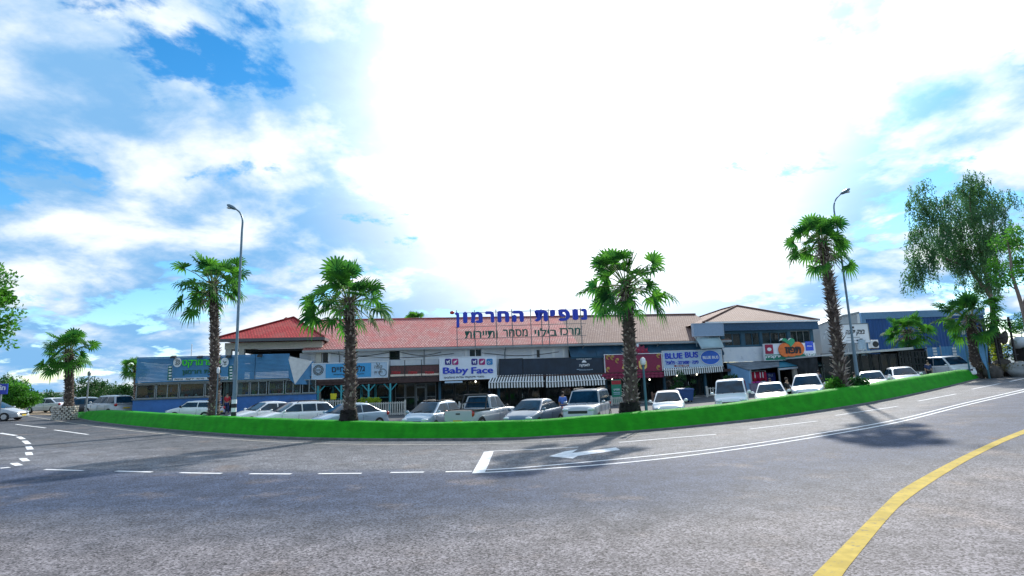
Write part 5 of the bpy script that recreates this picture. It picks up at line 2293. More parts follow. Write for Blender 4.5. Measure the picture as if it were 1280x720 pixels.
lobes = [(E(1180, 262), (2.0, 2.2, 1.7)), (E(1215, 240, .5), (2.2, 2.2, 1.5)), (E(1236, 252, 1), (2.0, 2.2, 1.8)), (E(1168, 285, -1), (1.9, 1.9, 2.2)), (E(1150, 318, -.5), (1.5, 1.7, 2.4)),
         (E(1195, 305, 1), (2.4, 2.4, 2.2)), (E(1222, 285, -1), (2.2, 2.2, 2.3)), (E(1248, 300, .5), (1.4, 2.0, 2.3)), (E(1215, 330, 0), (2.2, 2.0, 2.0)), (E(1238, 345, .6), (1.5, 1.7, 1.7)), (E(1152, 235, .6), (.9, 1, .8)), (E(1213, 222, 0), (.9, 1, .6)), (E(1152, 255, 0), (1.2, 1.3, 1.3)), (E(1140, 345, 0), (.7, .9, 1.4))]
trk = [([(0, 0, -.3), E(1243, 420), E(1238, 370), E(1226, 320), E(1214, 270), E(1212, 235)], [.26, .21, .17, .13, .08, .03]),
       ([E(1238, 370), E(1212, 335), E(1188, 300), E(1172, 268)], [.20, .14, .10, .03]),
       ([E(1226, 320), E(1240, 285), E(1240, 250)], [.14, .10, .03]),
       ([E(1212, 335), E(1180, 322), E(1155, 310)], [.11, .08, .03])]
broad_tree('eucalyptus_tree', 'tall weeping eucalyptus with hanging leaf curtains behind the bushy palm', eb, lobes, trk, M_euc, 21, nclump=450, perclump=70, leaf=.28, weep=1.4, clump_r=.6, hollow=.25, group='trees at the right')
# light green tree with a slanting trunk at the right edge
YT = 40.0
tb_ = XY(1292, YT)


def T(px, py, dy=0.0):
    return off(tb_, px, py, YT + dy)


lobes = [(T(1262, 300), (1.1, 1.3, 1.0)), (T(1270, 335, .5), (1.0, 1.2, .9)), (T(1258, 350, -.4), (.7, .9, .8)), (T(1290, 300, 0), (1.6, 1.6, 1.5)), (T(1310, 330, 0), (1.8, 1.8, 1.6)), (T(1320, 285, 1), (1.8, 1.8, 1.6)), (T(1246, 330, .4), (.45, .6, .6)), (T(1350, 310, 0), (2, 2, 2))]
trk = [([(0, 0, -.3), T(1286, 425), T(1278, 385), T(1266, 345), T(1262, 315), T(1258, 296)], [.17, .14, .125, .10, .07, .03]),
       ([T(1278, 385), T(1290, 345), T(1308, 315)], [.08, .06, .03]),
       ([T(1270, 362), T(1255, 352), T(1248, 344)], [.05, .04, .02])]
broad_tree('slender_tree', 'slender light green tree with a slanting trunk cut by the right edge', tb_, lobes, trk, M_green, 22, nclump=150, perclump=46, leaf=.22, clump_r=.42, group='trees at the right')
# tree cut by the left edge
YL2 = 33.0
lb_ = XY(-58, YL2)


def LT(px, py, dy=0.0):
    return off(lb_, px, py, YL2 + dy)


lobes = [(LT(-4, 352), (.9, 1.2, .9)), (LT(-2, 385), (1.0, 1.3, 1.0)), (LT(-10, 418), (1.0, 1.2, .9)), (LT(-45, 350), (2.0, 2.0, 1.6)), (LT(-60, 390), (2.4, 2.2, 1.8)), (LT(-50, 425), (1.6, 1.8, 1.0)), (LT(-60, 320), (1.5, 1.5, 1.2)), (LT(4, 366), (.5, .7, .5)), (LT(3, 408), (.5, .7, .6))]
trk = [([(0, 0, -.3), LT(-56, 455), LT(-52, 410), LT(-46, 360), LT(-48, 320)], [.24, .20, .15, .08, .03]), ([LT(-54, 425), LT(-30, 400), LT(-8, 378)], [.10, .07, .03])]
broad_tree('roadside_tree', 'dense bright green tree cut by the left edge above the blue road sign', lb_, lobes, trk, M_green, 23, nclump=170, perclump=50, leaf=.24, clump_r=.45)
# trees and bushes far left
for k, (px, py, Y, rx, rz_, m_, lab, kind) in enumerate([
        (108, 487, 75, 2.4, 1.5, M_dkgreen, 'round dark tree behind the parked cars near the stone planter', 'round_tree'),
        (127, 490, 80, 1.8, 1.2, M_dkgreen, 'small dark tree just right of the thin grey lamp pole at the left', 'round_tree'),
        (160, 492, 70, 1.9, 1.1, M_dkgreen, 'dark bush by the left end of the supermarket', 'bush'),
        (-4, 488, 58, 2.6, 1.4, M_dkgreen, 'dark green bushy mass behind the blue road sign', 'bush'),
        (14, 492, 54, 1.3, 1.0, M_green, 'light green shrub right of the blue road sign', 'bush'),
        (30, 500, 56, 1.3, .55, M_green, 'low green bush left of the far white car', 'bush'),
        (24, 498, 60, 1.6, .7, M_dkgreen, 'low dark bush beyond the light green shrub at the left', 'bush')]):
    c_ = P(px, py, Y)
    b_ = Vector((c_.x, Y, g(c_.x)))
    dz = c_.z - b_.z
    tr = [([(0, 0, -.2), (0, 0, max(.3, dz * .6)), (.1, 0, dz)], [.14, .12, .04])] if kind == 'round_tree' else None
    broad_tree(kind, lab, b_, [((0, 0, dz), (rx, rx, rz_)), ((rx * .5, 0, dz + rz_ * .3), (rx * .5, rx * .6, rz_ * .6)), ((-rx * .5, .2, dz + rz_ * .15), (rx * .5, rx * .6, rz_ * .65))], tr, m_, 40 + k, nclump=70, perclump=40, leaf=.26, clump_r=.45, cat='tree' if tr else 'bush', group='bushes and trees at the far left')
# far tree line behind the left car park: one distant hedge-like mass per tree
for k, (px, py, Y, rx) in enumerate([(45, 497, 170, 5), (17, 496, 190, 7), (66, 497.5, 210, 5)]):
    c_ = P(px, py, Y)
    b_ = Vector((c_.x, Y, g(c_.x)))
    lab = ['small pointed distant tree on the horizon above the far white car', 'wide distant tree on the horizon right of the road sign', 'low distant tree on the horizon left of the stone planter'][k]
    broad_tree('distant_tree', lab, b_, [((0, 0, max(1.2, c_.z - b_.z)), (rx, rx, 1.4 + .6 * (k == 0)))], [([(0, 0, -.2), (0, 0, 1.2)], [.3, .1])], M_dkgreen, 60 + k, nclump=40, perclump=24, leaf=.7, clump_r=.9, group='distant trees at the far left')


# spiky plants and shrubs by the shops
def agave(name, label, b_, n, L, seed, m_, lift=55):
    rr = random.Random(seed)
    mb = MB()
    for i in range(n):
        a = i * 2.4 + rr.uniform(-.2, .2)
        el = R(lift - 35 * (i / n) + rr.uniform(-12, 20))
        l_ = L * rr.uniform(.75, 1.1)
        d = Vector((math.cos(a) * math.cos(el), math.sin(a) * math.cos(el), math.sin(el)))
        s_ = Vector((-math.sin(a), math.cos(a), 0)) * l_ * .085
        p1, p2, p3 = d * l_ * .35, d * l_ * .7 + Vector((0, 0, -.03 * l_)), d * l_ + Vector((0, 0, -.16 * l_))
        up_ = Vector((0, 0, .03))
        mb.add([-s_ * .6, s_ * .6, p1 + s_ + up_, p1 - s_ + up_, p2 + s_ * .8 + up_, p2 - s_ * .8 + up_, p3, p1, p2], [(0, 1, 2, 7), (0, 7, 3), (7, 2, 4, 8), (3, 7, 8, 5), (8, 4, 6), (5, 8, 6)])
    o = mb.build(name, m_, None, b_)
    return tag(o, label, 'plant')


M_agave = leaf_mat('succulent_leaf', (0.03, 0.22, 0.04), (0.06, 0.36, 0.05), .2, 2)
M_yel_l = leaf_mat('yellow_green_leaf', (0.22, 0.34, 0.02), (0.40, 0.48, 0.03), .3, 2)
agave('spiky_plant', 'bright green spiky plant just right of the palm with the blackened foot', XY(455, 33.0) + Vector((0, 0, .25)), 16, 1.15, 3, M_agave, 75)
agave('spiky_plant', 'yellow green spiky plant right of the leaning palm', XY(1065, 36.5) + Vector((0, 0, .55)), 15, .9, 4, M_yel_l, 60)
for k, (px, py, Y, rx, rz_, m_, lab) in enumerate([
        (1043.5, 484, 33.4, .45, .50, M_green, 'light green leafy shrub at the left foot of the leaning palm'),
        (913, 477, 48, 1.0, .7, M_dkgreen, 'dark green shrub beside the pale blue wall of the clothes shop'),
        (855, 484, 50, 1.0, 1.5, M_dkgreen, 'tall dark climbing plant under the blue bus awning'),
        (462, 502, 47, .9, .25, M_yel_l, 'yellow green planting along the white fence under the gallery sign'),
        (1070, 478, 34.2, .8, .18, M_dkgreen, 'low dark ground plant right of the leaning palm foot'),
        (1232, 463, 46.5, .7, .5, leaf_mat('dry_scrub_leaf', (.10, .09, .05), (.17, .15, .07), .2), 'brownish green scrub at the right end of the hedge')]):
    c_ = P(px, py, Y)
    b_ = Vector((c_.x, Y, g(c_.x)))
    broad_tree('shrub', lab, b_, [((0, 0, c_.z - b_.z), (rx, rx * .7, rz_))], None, m_, 80 + k, nclump=34, perclump=34, leaf=.15, clump_r=.22, cat='shrub', hollow=.1)

# ================================================================== LAMP POSTS
M_pole = mat('lamp_post_steel', (0.13, 0.20, 0.25), .4, .5, var=.15, scale=2)
M_poled = mat('lamp_post_teal', (0.05, 0.15, 0.20), .45, .2, var=.15, scale=2)
M_lens = mat('lamp_lens', (.55, .58, .6), .2)


def lamp_post(label, px, Y, arm_px, head_px, bands=False, rb=.11, shift=(0, 0)):
    b_ = XY(px, Y)
    r_ = root('street_lamp', label, 'street lamp', b_, 0, 'tall street lamps')
    A = [off(b_, x, y, Y) for x, y in arm_px]
    hd = off(b_, *head_px, Y)
    k = A[0]
    mb = MB()
    mb.tube([(0, 0, -.1), k * .33, k * .34, k], [rb, rb * .85, rb * .65, rb * .5], 12)
    mb.build('pole', M_pole, r_)
    arm = catmull(A, 14)
    mb = MB()
    mb.tube(arm, list(np.linspace(rb * .5, rb * .33, 14)), 8)
    mb.build('arm', M_pole, r_)
    e = Vector(arm[-1])
    d = (hd - e)
    L = d.length
    d.normalize()
    mh = MB()
    side = Vector((0, 1, 0))
    upv = d.cross(side).normalized()
    if upv.z < 0:
        upv = -upv
    prof = [(0, .05, .05), (.15, .10, .09), (.4, .17, .12), (.75, .17, .11), (.95, .10, .06), (1.0, .03, .02)]
    rings = []
    for t, w, h_ in prof:
        rings.append([e + d * L * t + side * (w * math.cos(q)) + upv * (h_ * math.sin(q)) for q in np.linspace(0, 2 * math.pi, 12, endpoint=False)])
    v = [q for r__ in rings for q in r__]
    fs = [(i * 12 + j, i * 12 + (j + 1) % 12, (i + 1) * 12 + (j + 1) % 12, (i + 1) * 12 + j) for i in range(len(prof) - 1) for j in range(12)]
    mh.add(v, fs, 0, True)
    hh = mh.build('lamp_head', M_pole, r_)
    ml = MB()
    ml.ball(e + d * L * .6 - upv * .09, (.20, .13, .07), 12, 6)
    ml.build('lens', M_lens, hh)
    mb = MB()
    mb.tube([(0, 0, -.05), (0, 0, .04)], rb * 1.9, 10)
    mb.build('base_plate', M_pole, r_)
    if bands:
        z0 = off(b_, px, 521, Y).z
        for j, (ya, yb, m_) in enumerate([(524, 515, M_blk), (514.9, 509.8, M_wl), (509.7, 504.8, M_blk), (504.7, 499.5, M_wl)]):
            za, zb = off(b_, px, ya, Y).z, off(b_, px, yb, Y).z
            MB().tube([(0, 0, za), (0, 0, zb)], rb * 1.12, 14).build('painted_band', m_, r_)
    return r_


lamp_post('tall street lamp with black and white painted foot beside the supermarket palm', 291, 33.0, [(302.5, 288), (303.2, 275), (300, 266), (295, 261.5)], (284, 256), True, rb=.13)
lamp_post('tall thin street lamp standing by the leaning palm on the right', 1076, 34.4, [(1047.5, 290), (1042.5, 262), (1044.5, 250), (1051, 242.5)], (1062, 236), False, rb=.11)


def small_pole(label, px, Y, py_top, m_, cap, rb=.05, head=True):
    b_ = XY(px, Y)
    z = off(b_, px, py_top, Y).z
    r_ = root('path_light', label, 'light post', b_, 0, 'short light posts')
    MB().tube([(0, 0, -.1), (0, 0, z * .5), (0, 0, z)], [rb * 1.2, rb, rb * .8], 10).build('pole', m_, r_)
    if head:
        mb = MB()
        mb.tube([(0, 0, z + .002), (0, 0, z + .05), (0, 0, z + .24), (0, 0, z + .34), (0, 0, z + .38)], [rb * 1.2, rb * 1.9, rb * 2.1, rb * 1.6, rb * .4], 12)
        mb.build('lamp_head', cap, r_)
    return r_


small_pole('thin teal light post with pale head right of the gallery palm trunk', 442, 29.7, 471, M_poled, M_wl)
small_pole('teal light post with white head in front of the burgundy sign', 809.5, 28.9, 456, M_poled, M_wl, rb=.07)
small_pole('thin grey light post with small pale head in front of the supermarket palm', 268.8, 33.35, 467, M_pole, M_wl, rb=.04)
small_pole('thin grey light post between the parked cars behind the stone planter', 106.5, 46, 470, M_grey, M_grey, rb=.06)
small_pole('dark light post with white head in front of the bushy palm trunk', 1214, 45.9, 418, M_poled, M_wl, rb=.06)
# ================================================================== VEHICLES
M_wind = mat('car_glass', (0.008, 0.035, 0.065), .08, .0, var=.5, scale=1.5, spec=.32, coat=.0)
M_tyre = mat('tyre_rubber', (0.02, 0.02, 0.021), .85)
M_rim = mat('alloy_rim', (0.45, 0.46, 0.48), .35, .8)
M_plast = mat('black_plastic_trim', (0.022, 0.023, 0.025), .6)
M_hl = mat('headlight_glass', (0.62, 0.66, 0.70), .12, .2, coat=.8)
M_tl = mat('tail_light_red', (0.42, 0.012, 0.012), .2, coat=.6)
M_plate = mat('yellow_number_plate', (0.62, 0.47, 0.05), .5)


def paint(name, c):
    return mat(name, c, .32, .1, var=.03, scale=1.0, coat=.7)


PW = paint('white_car_paint', (0.80, 0.81, 0.83))
PS = paint('silver_car_paint', (0.42, 0.45, 0.49))
PB = paint('pale_blue_silver_paint', (0.30, 0.40, 0.50))
PG = paint('dark_blue_grey_paint', (0.10, 0.15, 0.22))
PK = paint('black_car_paint', (0.02, 0.022, 0.026))

KIND = {
    # L, W, H, belt z, hood front z, bonnet/cowl x, roof front, roof rear, base rear, deck z, wheel r
    'sedan': dict(L=4.45, W=1.76, H=1.46, belt=.93, hood=.72, bf=.265, rf=.06, rr=-.19, br=-.385, deck=1.0, wr=.31),
    'hatch': dict(L=3.75, W=1.66, H=1.43, belt=.90, hood=.72, bf=.225, rf=.09, rr=-.36, br=-.47, deck=.93, wr=.29),
    'compact': dict(L=3.9, W=1.70, H=1.50, belt=.95, hood=.76, bf=.305, rf=.07, rr=-.36, br=-.485, deck=.97, wr=.30),
    'wagon': dict(L=4.6, W=1.78, H=1.50, belt=.95, hood=.74, bf=.27, rf=.06, rr=-.37, br=-.485, deck=.99, wr=.31),
    'suv': dict(L=4.65, W=1.84, H=1.70, belt=1.08, hood=.92, bf=.255, rf=.07, rr=-.38, br=-.485, deck=1.10, wr=.35),
    'offroad': dict(L=4.9, W=1.84, H=1.84, belt=1.14, hood=1.02, bf=.19, rf=.085, rr=-.46, br=-.492, deck=1.14, wr=.37),
    'van': dict(L=4.15, W=1.76, H=1.86, belt=1.12, hood=.88, bf=.345, rf=.15, rr=-.46, br=-.495, deck=1.12, wr=.31),
    'pickup': dict(L=5.15, W=1.82, H=1.76, belt=1.10, hood=.98, bf=.19, rf=.085, rr=-.10, br=-.135, deck=1.04, wr=.37),
}
OLD = dict(KIND['hatch'])


def smoothlerp(x, pts):
    xs = [p[0] for p in pts]
    ys = [p[1] for p in pts]
    return float(np.interp(x, xs, ys))


def vehicle(name, label, cat, px, Y, heading, kind, pm, group='parked cars', roof_m=None, bars=False, scoop=False, boxy=0.0, px_ref=None, wind=None, zoff=0.0):
    k = KIND[kind]
    L, Wd, H, belt = k['L'], k['W'], k['H'], k['belt']
    b_ = XY(px, Y)
    # seat on the sloping ground: lean with it
    r_ = root(name, label, cat, (b_.x, b_.y, b_.z + .0 + zoff), R(heading), group)
    c_, s_ = math.cos(R(heading)), math.sin(R(heading))
    gx_ = (g(b_.x + .5) - g(b_.x - .5))
    r_.rotation_euler = (Matrix.Rotation(-math.atan(gx_), 3, 'Y') @ Matrix.Rotation(R(heading), 3, 'Z')).to_euler()
    hw = Wd / 2
    wr = k['wr']
    xf, xr = L * .5 - .82, -L * .5 + .80
    top = [(-L / 2, k['deck'] * .62), (-L / 2 + .04, k['deck'] * .80), (-L / 2 + .14, k['deck'] * .96), (-L / 2 + .35, k['deck']), (k['br'] * L, max(k['deck'], belt)), (k['bf'] * L, belt),
           (k['bf'] * L + .12, belt - .015), (L / 2 - .45, k['hood'] + .06), (L / 2 - .16, k['hood'] - .03), (L / 2 - .05, k['hood'] - .16), (L / 2, k['hood'] * .66)]
    if kind == 'pickup':
        top = [(-L / 2, .60), (-L / 2 + .02, k['deck'] - .04), (-L / 2 + .05, k['deck']), (k['br'] * L, k['deck'])] + [(k['bf'] * L, belt)] + top[6:]
    n = 46
    xs = [-L / 2 + L * i / (n - 1) for i in range(n)]
    mb = MB()
    ring_n = 0
    for x in xs:
        zt = smoothlerp(x, top)
        e = abs(2 * x / L)
        w = hw * (1 - (.20 - .08 * boxy) * max(0, (e - .60) / .40) ** 2.0)
        zb = .20 + .08 * max(0, (e - .8) / .2) ** 2
        wheel = min(abs(x - xf), abs(x - xr))
        zs = zb
        sh = zt - .10
        mid = (zb + zt) * .5
        prof = [(0, zb), (w * .80, zb), (w * .95, zb + .05), (w * .995, min(mid, .50)), (w, min(.62, sh - .02)), (w * .99, sh), (w * .955, zt - .035), (w * .88, zt), (w * .45, zt + .012 + .02 * (x > k['bf'] * L)), (0, zt + .018 + .028 * (x > k['bf'] * L))]
        ring_n = len(prof)
        full = [(y, z) for y, z in prof] + [(-y, z) for y, z in prof[-2:0:-1]]
        mb.v += [(x, y, z) for y, z in full]
        rn = len(full)
    for i in range(n - 1):
        for j in range(rn):
            mb.f.append((i * rn + j, i * rn + (j + 1) % rn, (i + 1) * rn + (j + 1) % rn, (i + 1) * rn + j))
            mb.m.append(0)
            mb.s.append(True)
    mb.add(mb.v[:rn], [tuple(range(rn))[::-1]])
    mb.add(mb.v[(n - 1) * rn:n * rn], [tuple(range(rn))])
    # cabin
    bf, rf, rr, br = (k[q] * L for q in ('bf', 'rf', 'rr', 'br'))
    wb, wt = hw * .93, hw * (.70 + .10 * boxy + (.08 if kind in ('van', 'offroad') else 0))
    rear_b = max(k['deck'], belt) - .02

    def side_w(z):
        return wb + (wt - wb) * max(0, min(1, (z - belt) / (H - belt)))
    cx = sorted(set([br, rr, rf, bf] + list(np.linspace(br, rr, 4)) + list(np.linspace(rr, rf, 7)) + list(np.linspace(rf, bf, 5))))
    cb = MB()
    for x in cx:
        if x <= rr:
            z = rear_b + (H - .03 - rear_b) * (x - br) / (rr - br)
        elif x <= rf:
            t = (x - rr) / (rf - rr)
            z = H - .03 + .055 * math.sin(math.pi * t)
        else:
            z = belt - .02 + (H - .02 - belt) * (bf - x) / (bf - rf)
        z = max(z, belt - .02)
        zl = belt - .03
        w0, w1 = side_w(zl), side_w(z)
        rd = min(.07, (z - zl) * .4)
        pr = [(w0, zl), (w1 + (w0 - w1) * rd / max(.05, z - zl), z - rd), (w1 - rd * .25, z - rd * .3), (w1 - rd, z), (w1 * .4, z + .010), (0, z + .012)]
        full = pr + [(-y, zz) for y, zz in pr[-2::-1]]
        cb.v += [(x, y, zz) for y, zz in full]
        cn = len(full)
    for i in range(len(cx) - 1):
        for j in range(cn - 1):
            cb.f.append((i * cn + j, i * cn + j + 1, (i + 1) * cn + j + 1, (i + 1) * cn + j))
            cb.m.append(0)
            cb.s.append(True)
    cb.add(cb.v[:cn], [tuple(range(cn))])
    cb.add(cb.v[(len(cx) - 1) * cn:len(cx) * cn], [tuple(range(cn))[::-1]])
    mb.add(cb.v, cb.f, 0, True)
    if kind == 'pickup':
        # open load bed
        mb2 = MB()
        x0, x1 = -L / 2 + .10, br - .04
        mb2.box(x0, x1, -hw + .12, hw - .12, k['deck'] + .014, k['deck'] + .026)
        for y0 in (-hw + .03, hw - .15):
            mb2.box(x0 - .05, x1, y0, y0 + .12, k['deck'] + .005, k['deck'] + .07)
        mb2.build('load_bed', M_plast, r_)
        mb.box(-L / 2 - .012, -L / 2 + .04, -hw * .86, hw * .86, .58, k['deck'] + .03)
    body = mb.build('body', pm, r_, sharp=38)
    ws = wind or M_wind
    # windscreen and rear window
    def glass_slope(xa, za, xb, zb_, ins, nm):
        a = Vector((xa, 0, za))
        b2 = Vector((xb, 0, zb_))
        t = (b2 - a)
        nrm = Vector((t.z, 0, -t.x)).normalized()
        if nrm.z < 0:
            nrm = -nrm
        nrm = nrm * .022
        p, q = a + t * .07, a + t * .90
        wa_, wq = side_w(p.z) - ins, side_w(q.z) - ins - .02
        mb = MB()
        m_ = 6
        for i in range(m_ + 1):
            y = -1 + 2 * i / m_
            bow = .012 * (1 - y * y)
            for c, w in ((p, wa_), (q, wq)):
                mb.v.append((c.x + nrm.x, y * w, c.z + nrm.z + bow))
        for i in range(m_):
            mb.f.append((2 * i, 2 * i + 2, 2 * i + 3, 2 * i + 1))
            mb.m.append(0)
            mb.s.append(True)
        return mb.build(nm, ws, r_)
    w_ = glass_slope(bf, belt - .01, rf, H - .02, .07, 'windscreen')
    mb = MB()
    for y0 in (-.45, .15):
        mb.tube([(bf - .02, y0, belt + .05), (bf - .14, y0 + .42, belt + .14)], .012, 4)
    mb.build('wiper', M_plast, w_)
    glass_slope(br, rear_b, rr, H - .03, .10, 'rear_window')
    # side windows
    zb_, zt = belt + .035, H - .10

    def fx(z, a, b2, za):
        return a + (b2 - a) * (z - za) / (H - .02 - za)
    nwin = {'sedan': 2, 'hatch': 2, 'compact': 2, 'wagon': 3, 'suv': 3, 'offroad': 3, 'van': 2, 'pickup': 2}[kind]
    splits = {2: [.0, .50, 1.0], 3: [0, .36, .70, 1.0]}[nwin]
    for sgn in (-1, 1):
        for i in range(nwin):
            pts = []
            for z in (zb_, zt):
                xl = fx(z, br, rr, rear_b) + .10
                xh = fx(z, bf, rf, belt) - .11
                pts.append((xl, xh, z))
            g_ = .035
            def xx(t, row):
                return row[0] + (row[1] - row[0]) * t
            t0, t1 = splits[i], splits[i + 1]
            if kind == 'van' and i == 0:
                pass
            lo, hi = pts
            # common vertical pillars: interpolate on a mean span
            mean = ((lo[0] + hi[0]) / 2, (lo[1] + hi[1]) / 2)
            xa0 = lo[0] if t0 == 0 else xx(t0, mean) + g_
            xa1 = hi[0] if t0 == 0 else xx(t0, mean) + g_
            xb0 = lo[1] if t1 == 1 else xx(t1, mean) - g_
            xb1 = hi[1] if t1 == 1 else xx(t1, mean) - g_
            mb = MB()
            o_ = .010
            mb.quad((xa0, sgn * (side_w(zb_) + o_), zb_), (xb0, sgn * (side_w(zb_) + o_), zb_), (xb1, sgn * (side_w(zt) + o_), zt), (xa1, sgn * (side_w(zt) + o_), zt))
            mb.build('side_window', ws, r_)
        # door seams and handles
        for i, t in enumerate(splits[1:]):
            xs_ = fx(belt, br, rr, rear_b) + .1 + (fx(belt, bf, rf, belt) - .11 - fx(belt, br, rr, rear_b) - .1) * t
            MB().box(xs_ - .006, xs_ + .006, sgn * hw - .004 if sgn > 0 else -hw - .003, sgn * hw + .003 if sgn > 0 else -hw + .004, .34, belt - .12).build('door_seam', M_plast, r_)
            if i < 2:
                MB().box(xs_ - .32, xs_ - .12, min(sgn * (hw - .01), sgn * (hw + .022)), max(sgn * (hw - .01), sgn * (hw + .022)), belt - .18, belt - .145).build('door_handle', pm, r_)
        # mirror
        mb = MB()
        mb.ball((bf - .20, sgn * (hw + .09), belt + .07), (.075, .11, .08), 10, 6)
        mb.tube([(bf - .20, sgn * (hw - .06), belt + .0), (bf - .20, sgn * (hw + .05), belt + .05)], .025, 5)
        mb.build('mirror', M_plast if kind in ('hatch', 'pickup') else pm, r_)
        # wheels
        for x in (xf, xr):
            mb = MB()
            y1 = sgn * (hw + .005)
            y0 = sgn * (hw - .19)
            mb.tube([(x, y0, wr), (x, y0 + (y1 - y0) * .15, wr), (x, y0 + (y1 - y0) * .85, wr), (x, y1, wr)], [wr * .93, wr, wr, wr * .92], 22)
            wv = mb.build('wheel', M_tyre, r_)
            mb = MB()
            mb.tube([(x, y1 - sgn * .02, wr), (x, y1 + sgn * .006, wr)], wr * .62, 18)
            for q in range(5):
                a = q * 2 * math.pi / 5
                mb.box(x + wr * .3 * math.cos(a) - .03, x + wr * .3 * math.cos(a) + .03, min(y1, y1 + sgn * .014), max(y1, y1 + sgn * .014), wr + wr * .3 * math.sin(a) - .05, wr + wr * .3 * math.sin(a) + .05)
            mb.build('rim', M_rim, wv)
            ar = MB()
            a_in = [(x + (wr + .02) * math.cos(t), wr + (wr + .02) * math.sin(t)) for t in np.linspace(-.25, math.pi + .25, 18)]
            ar.prism(a_in, min(sgn * (hw - .03), sgn * (hw + .0035)), max(sgn * (hw - .03), sgn * (hw + .0035)))
            ar.build('wheel_arch', M_plast, r_)
        # lights
        z = k['hood'] - .10
        MB().ball((L / 2 - .17, sgn * (hw - .28), z), (.15, .20, .085), 12, 7).build('headlight', M_hl, r_)
        zt_ = k['deck'] - (.16 if kind in ('sedan',) else .10)
        MB().ball((-L / 2 + .10, sgn * (hw - .16), zt_), (.11, .13, .12 if kind != 'pickup' else .17), 10, 7).build('tail_light', M_tl, r_)
    mb = MB()
    mb.box(L / 2 - .05, L / 2 + .012, -hw * .52, hw * .52, k['hood'] - .28, k['hood'] - .15)
    mb.build('grille', M_plast, r_)
    mb = MB()
    mb.box(L / 2 - .10, L / 2 + .03, -hw * .80, hw * .80, .30, .42)
    mb.build('bumper', M_plast if kind in ('hatch', 'offroad', 'pickup') else pm, r_, bevel=.02)
    mb = MB()
    mb.box(-L / 2 - .04, -L / 2 + .10, -hw * .82, hw * .82, .32, .50)
    mb.build('bumper', M_plast if kind in ('hatch', 'offroad') else (M_chrome if kind == 'pickup' else pm), r_, bevel=.02)
    MB().box(L / 2 + .031, L / 2 + .04, -.26, .26, .36, .47).build('number_plate', M_plate, r_)
    MB().box(-L / 2 - .055, -L / 2 - .042, -.26, .26, .52 if kind != 'suv' else .70, .63 if kind != 'suv' else .81).build('number_plate', M_plate, r_)
    if roof_m:
        mb = MB()
        for i in range(8):
            t0, t1 = rr + .05 + (rf - rr - .05) * i / 8, rr + .05 + (rf - rr - .05) * (i + 1) / 8
            mb.quad((t0, -wt + .09, H + .042), (t1, -wt + .09, H + .042), (t1, wt - .09, H + .042), (t0, wt - .09, H + .042))
        mb.build('roof_panel', roof_m, r_)
    if bars:
        for sgn in (-1, 1):
            mb = MB()
            y = sgn * (wt - .08)
            mb.tube([(rr + .1, y, H - .03), (rr + .2, y, H + .06), (rf - .25, y, H + .06), (rf - .12, y, H - .02)], .022, 6)
            mb.build('roof_rail', M_plast if kind != 'pickup' else M_plast, r_)
    if scoop:
        mb = MB()
        mb.hexa([(L / 2 - 1.25, -.30, k['hood'] + .02), (L / 2 - .85, -.32, k['hood'] + .02), (L / 2 - .85, .32, k['hood'] + .02), (L / 2 - 1.25, .30, k['hood'] + .02),
                 (L / 2 - 1.25, -.27, k['hood'] + .13), (L / 2 - .88, -.28, k['hood'] + .16), (L / 2 - .88, .28, k['hood'] + .16), (L / 2 - 1.25, .27, k['hood'] + .13)])
        sc = mb.build('bonnet_scoop', pm, r_)
        MB().box(L / 2 - .872, L / 2 - .845, -.25, .25, k['hood'] + .07, k['hood'] + .135).build('intake', M_plast, sc)
    if kind == 'pickup':
        mb = MB()
        x = br - .10
        for y in (-hw + .16, hw - .16):
            mb.tube([(x - .35, y, k['deck']), (x, y * .92, H + .03)], .035, 8)
        mb.tube([(x, -(hw - .16) * .92, H + .03), (x, (hw - .16) * .92, H + .03)], .05, 8)
        mb.tube([(x - .02, -(hw - .16) * .95, (k['deck'] + H) / 2), (x - .02, (hw - .16) * .95, (k['deck'] + H) / 2)], .025, 6)
        mb.build('roll_bar', M_plast, r_)
        MB().box(-L / 2 - .03, -L / 2 - .015, -.12, .12, k['deck'] - .15, k['deck'] - .08).build('tailgate_handle', M_plast, r_)
    mb = MB()
    mb.tube([(rr + .25, 0, H), (rr + .05, 0, H + .18)], .012, 5)
    mb.build('aerial', M_plast, r_)
    return r_


V = vehicle
KIND['hatch']['H'] = 1.36
V('parked_car', 'old white hatchback with black trim parked side on in front of the supermarket plinth', 'car', 243, 42.6, 183, 'hatch', PW)
V('parked_car', 'white saloon car partly hidden behind the white estate car beside the banded lamp post', 'car', 333, 36.6, -130, 'sedan', PW)
V('parked_car', 'white estate car with long side windows left of the palm with the blackened foot', 'car', 368, 34.2, -136, 'wagon', PW, bars=True)
V('parked_car', 'pale silver saloon car behind the palm with the blackened foot', 'car', 436, 32.2, -128, 'sedan', PB)
V('parked_car', 'white and blue compact car with black roof rails next to the silver pickup tailgate', 'car', 541, 30.5, -112, 'compact', PB, roof_m=PK, bars=True)
V('pickup_truck', 'silver double cab pickup showing its tailgate and black roll bar', 'pickup truck', 605, 30.6, 64, 'pickup', PS)
V('parked_car', 'dark blue grey saloon car between the pickup and the off-road car with bonnet scoop', 'car', 669, 30.0, -116, 'sedan', PG, roof_m=None)
V('parked_car', 'silver off-road car with bonnet scoop left of the scarred palm trunk', 'car', 736, 30.6, -109, 'offroad', PS, bars=True, scoop=True)
V('parked_car', 'white compact car seen head on right of the scarred palm trunk', 'car', 838, 32.0, -106, 'compact', PW)
V('parked_van', 'white tall panel van seen head on below the blue bus sign', 'van', 918, 32.9, -113, 'van', PW, boxy=.6)
V('parked_car', 'white saloon car seen head on just right of the white panel van', 'car', 967, 34.0, -115, 'sedan', PW)
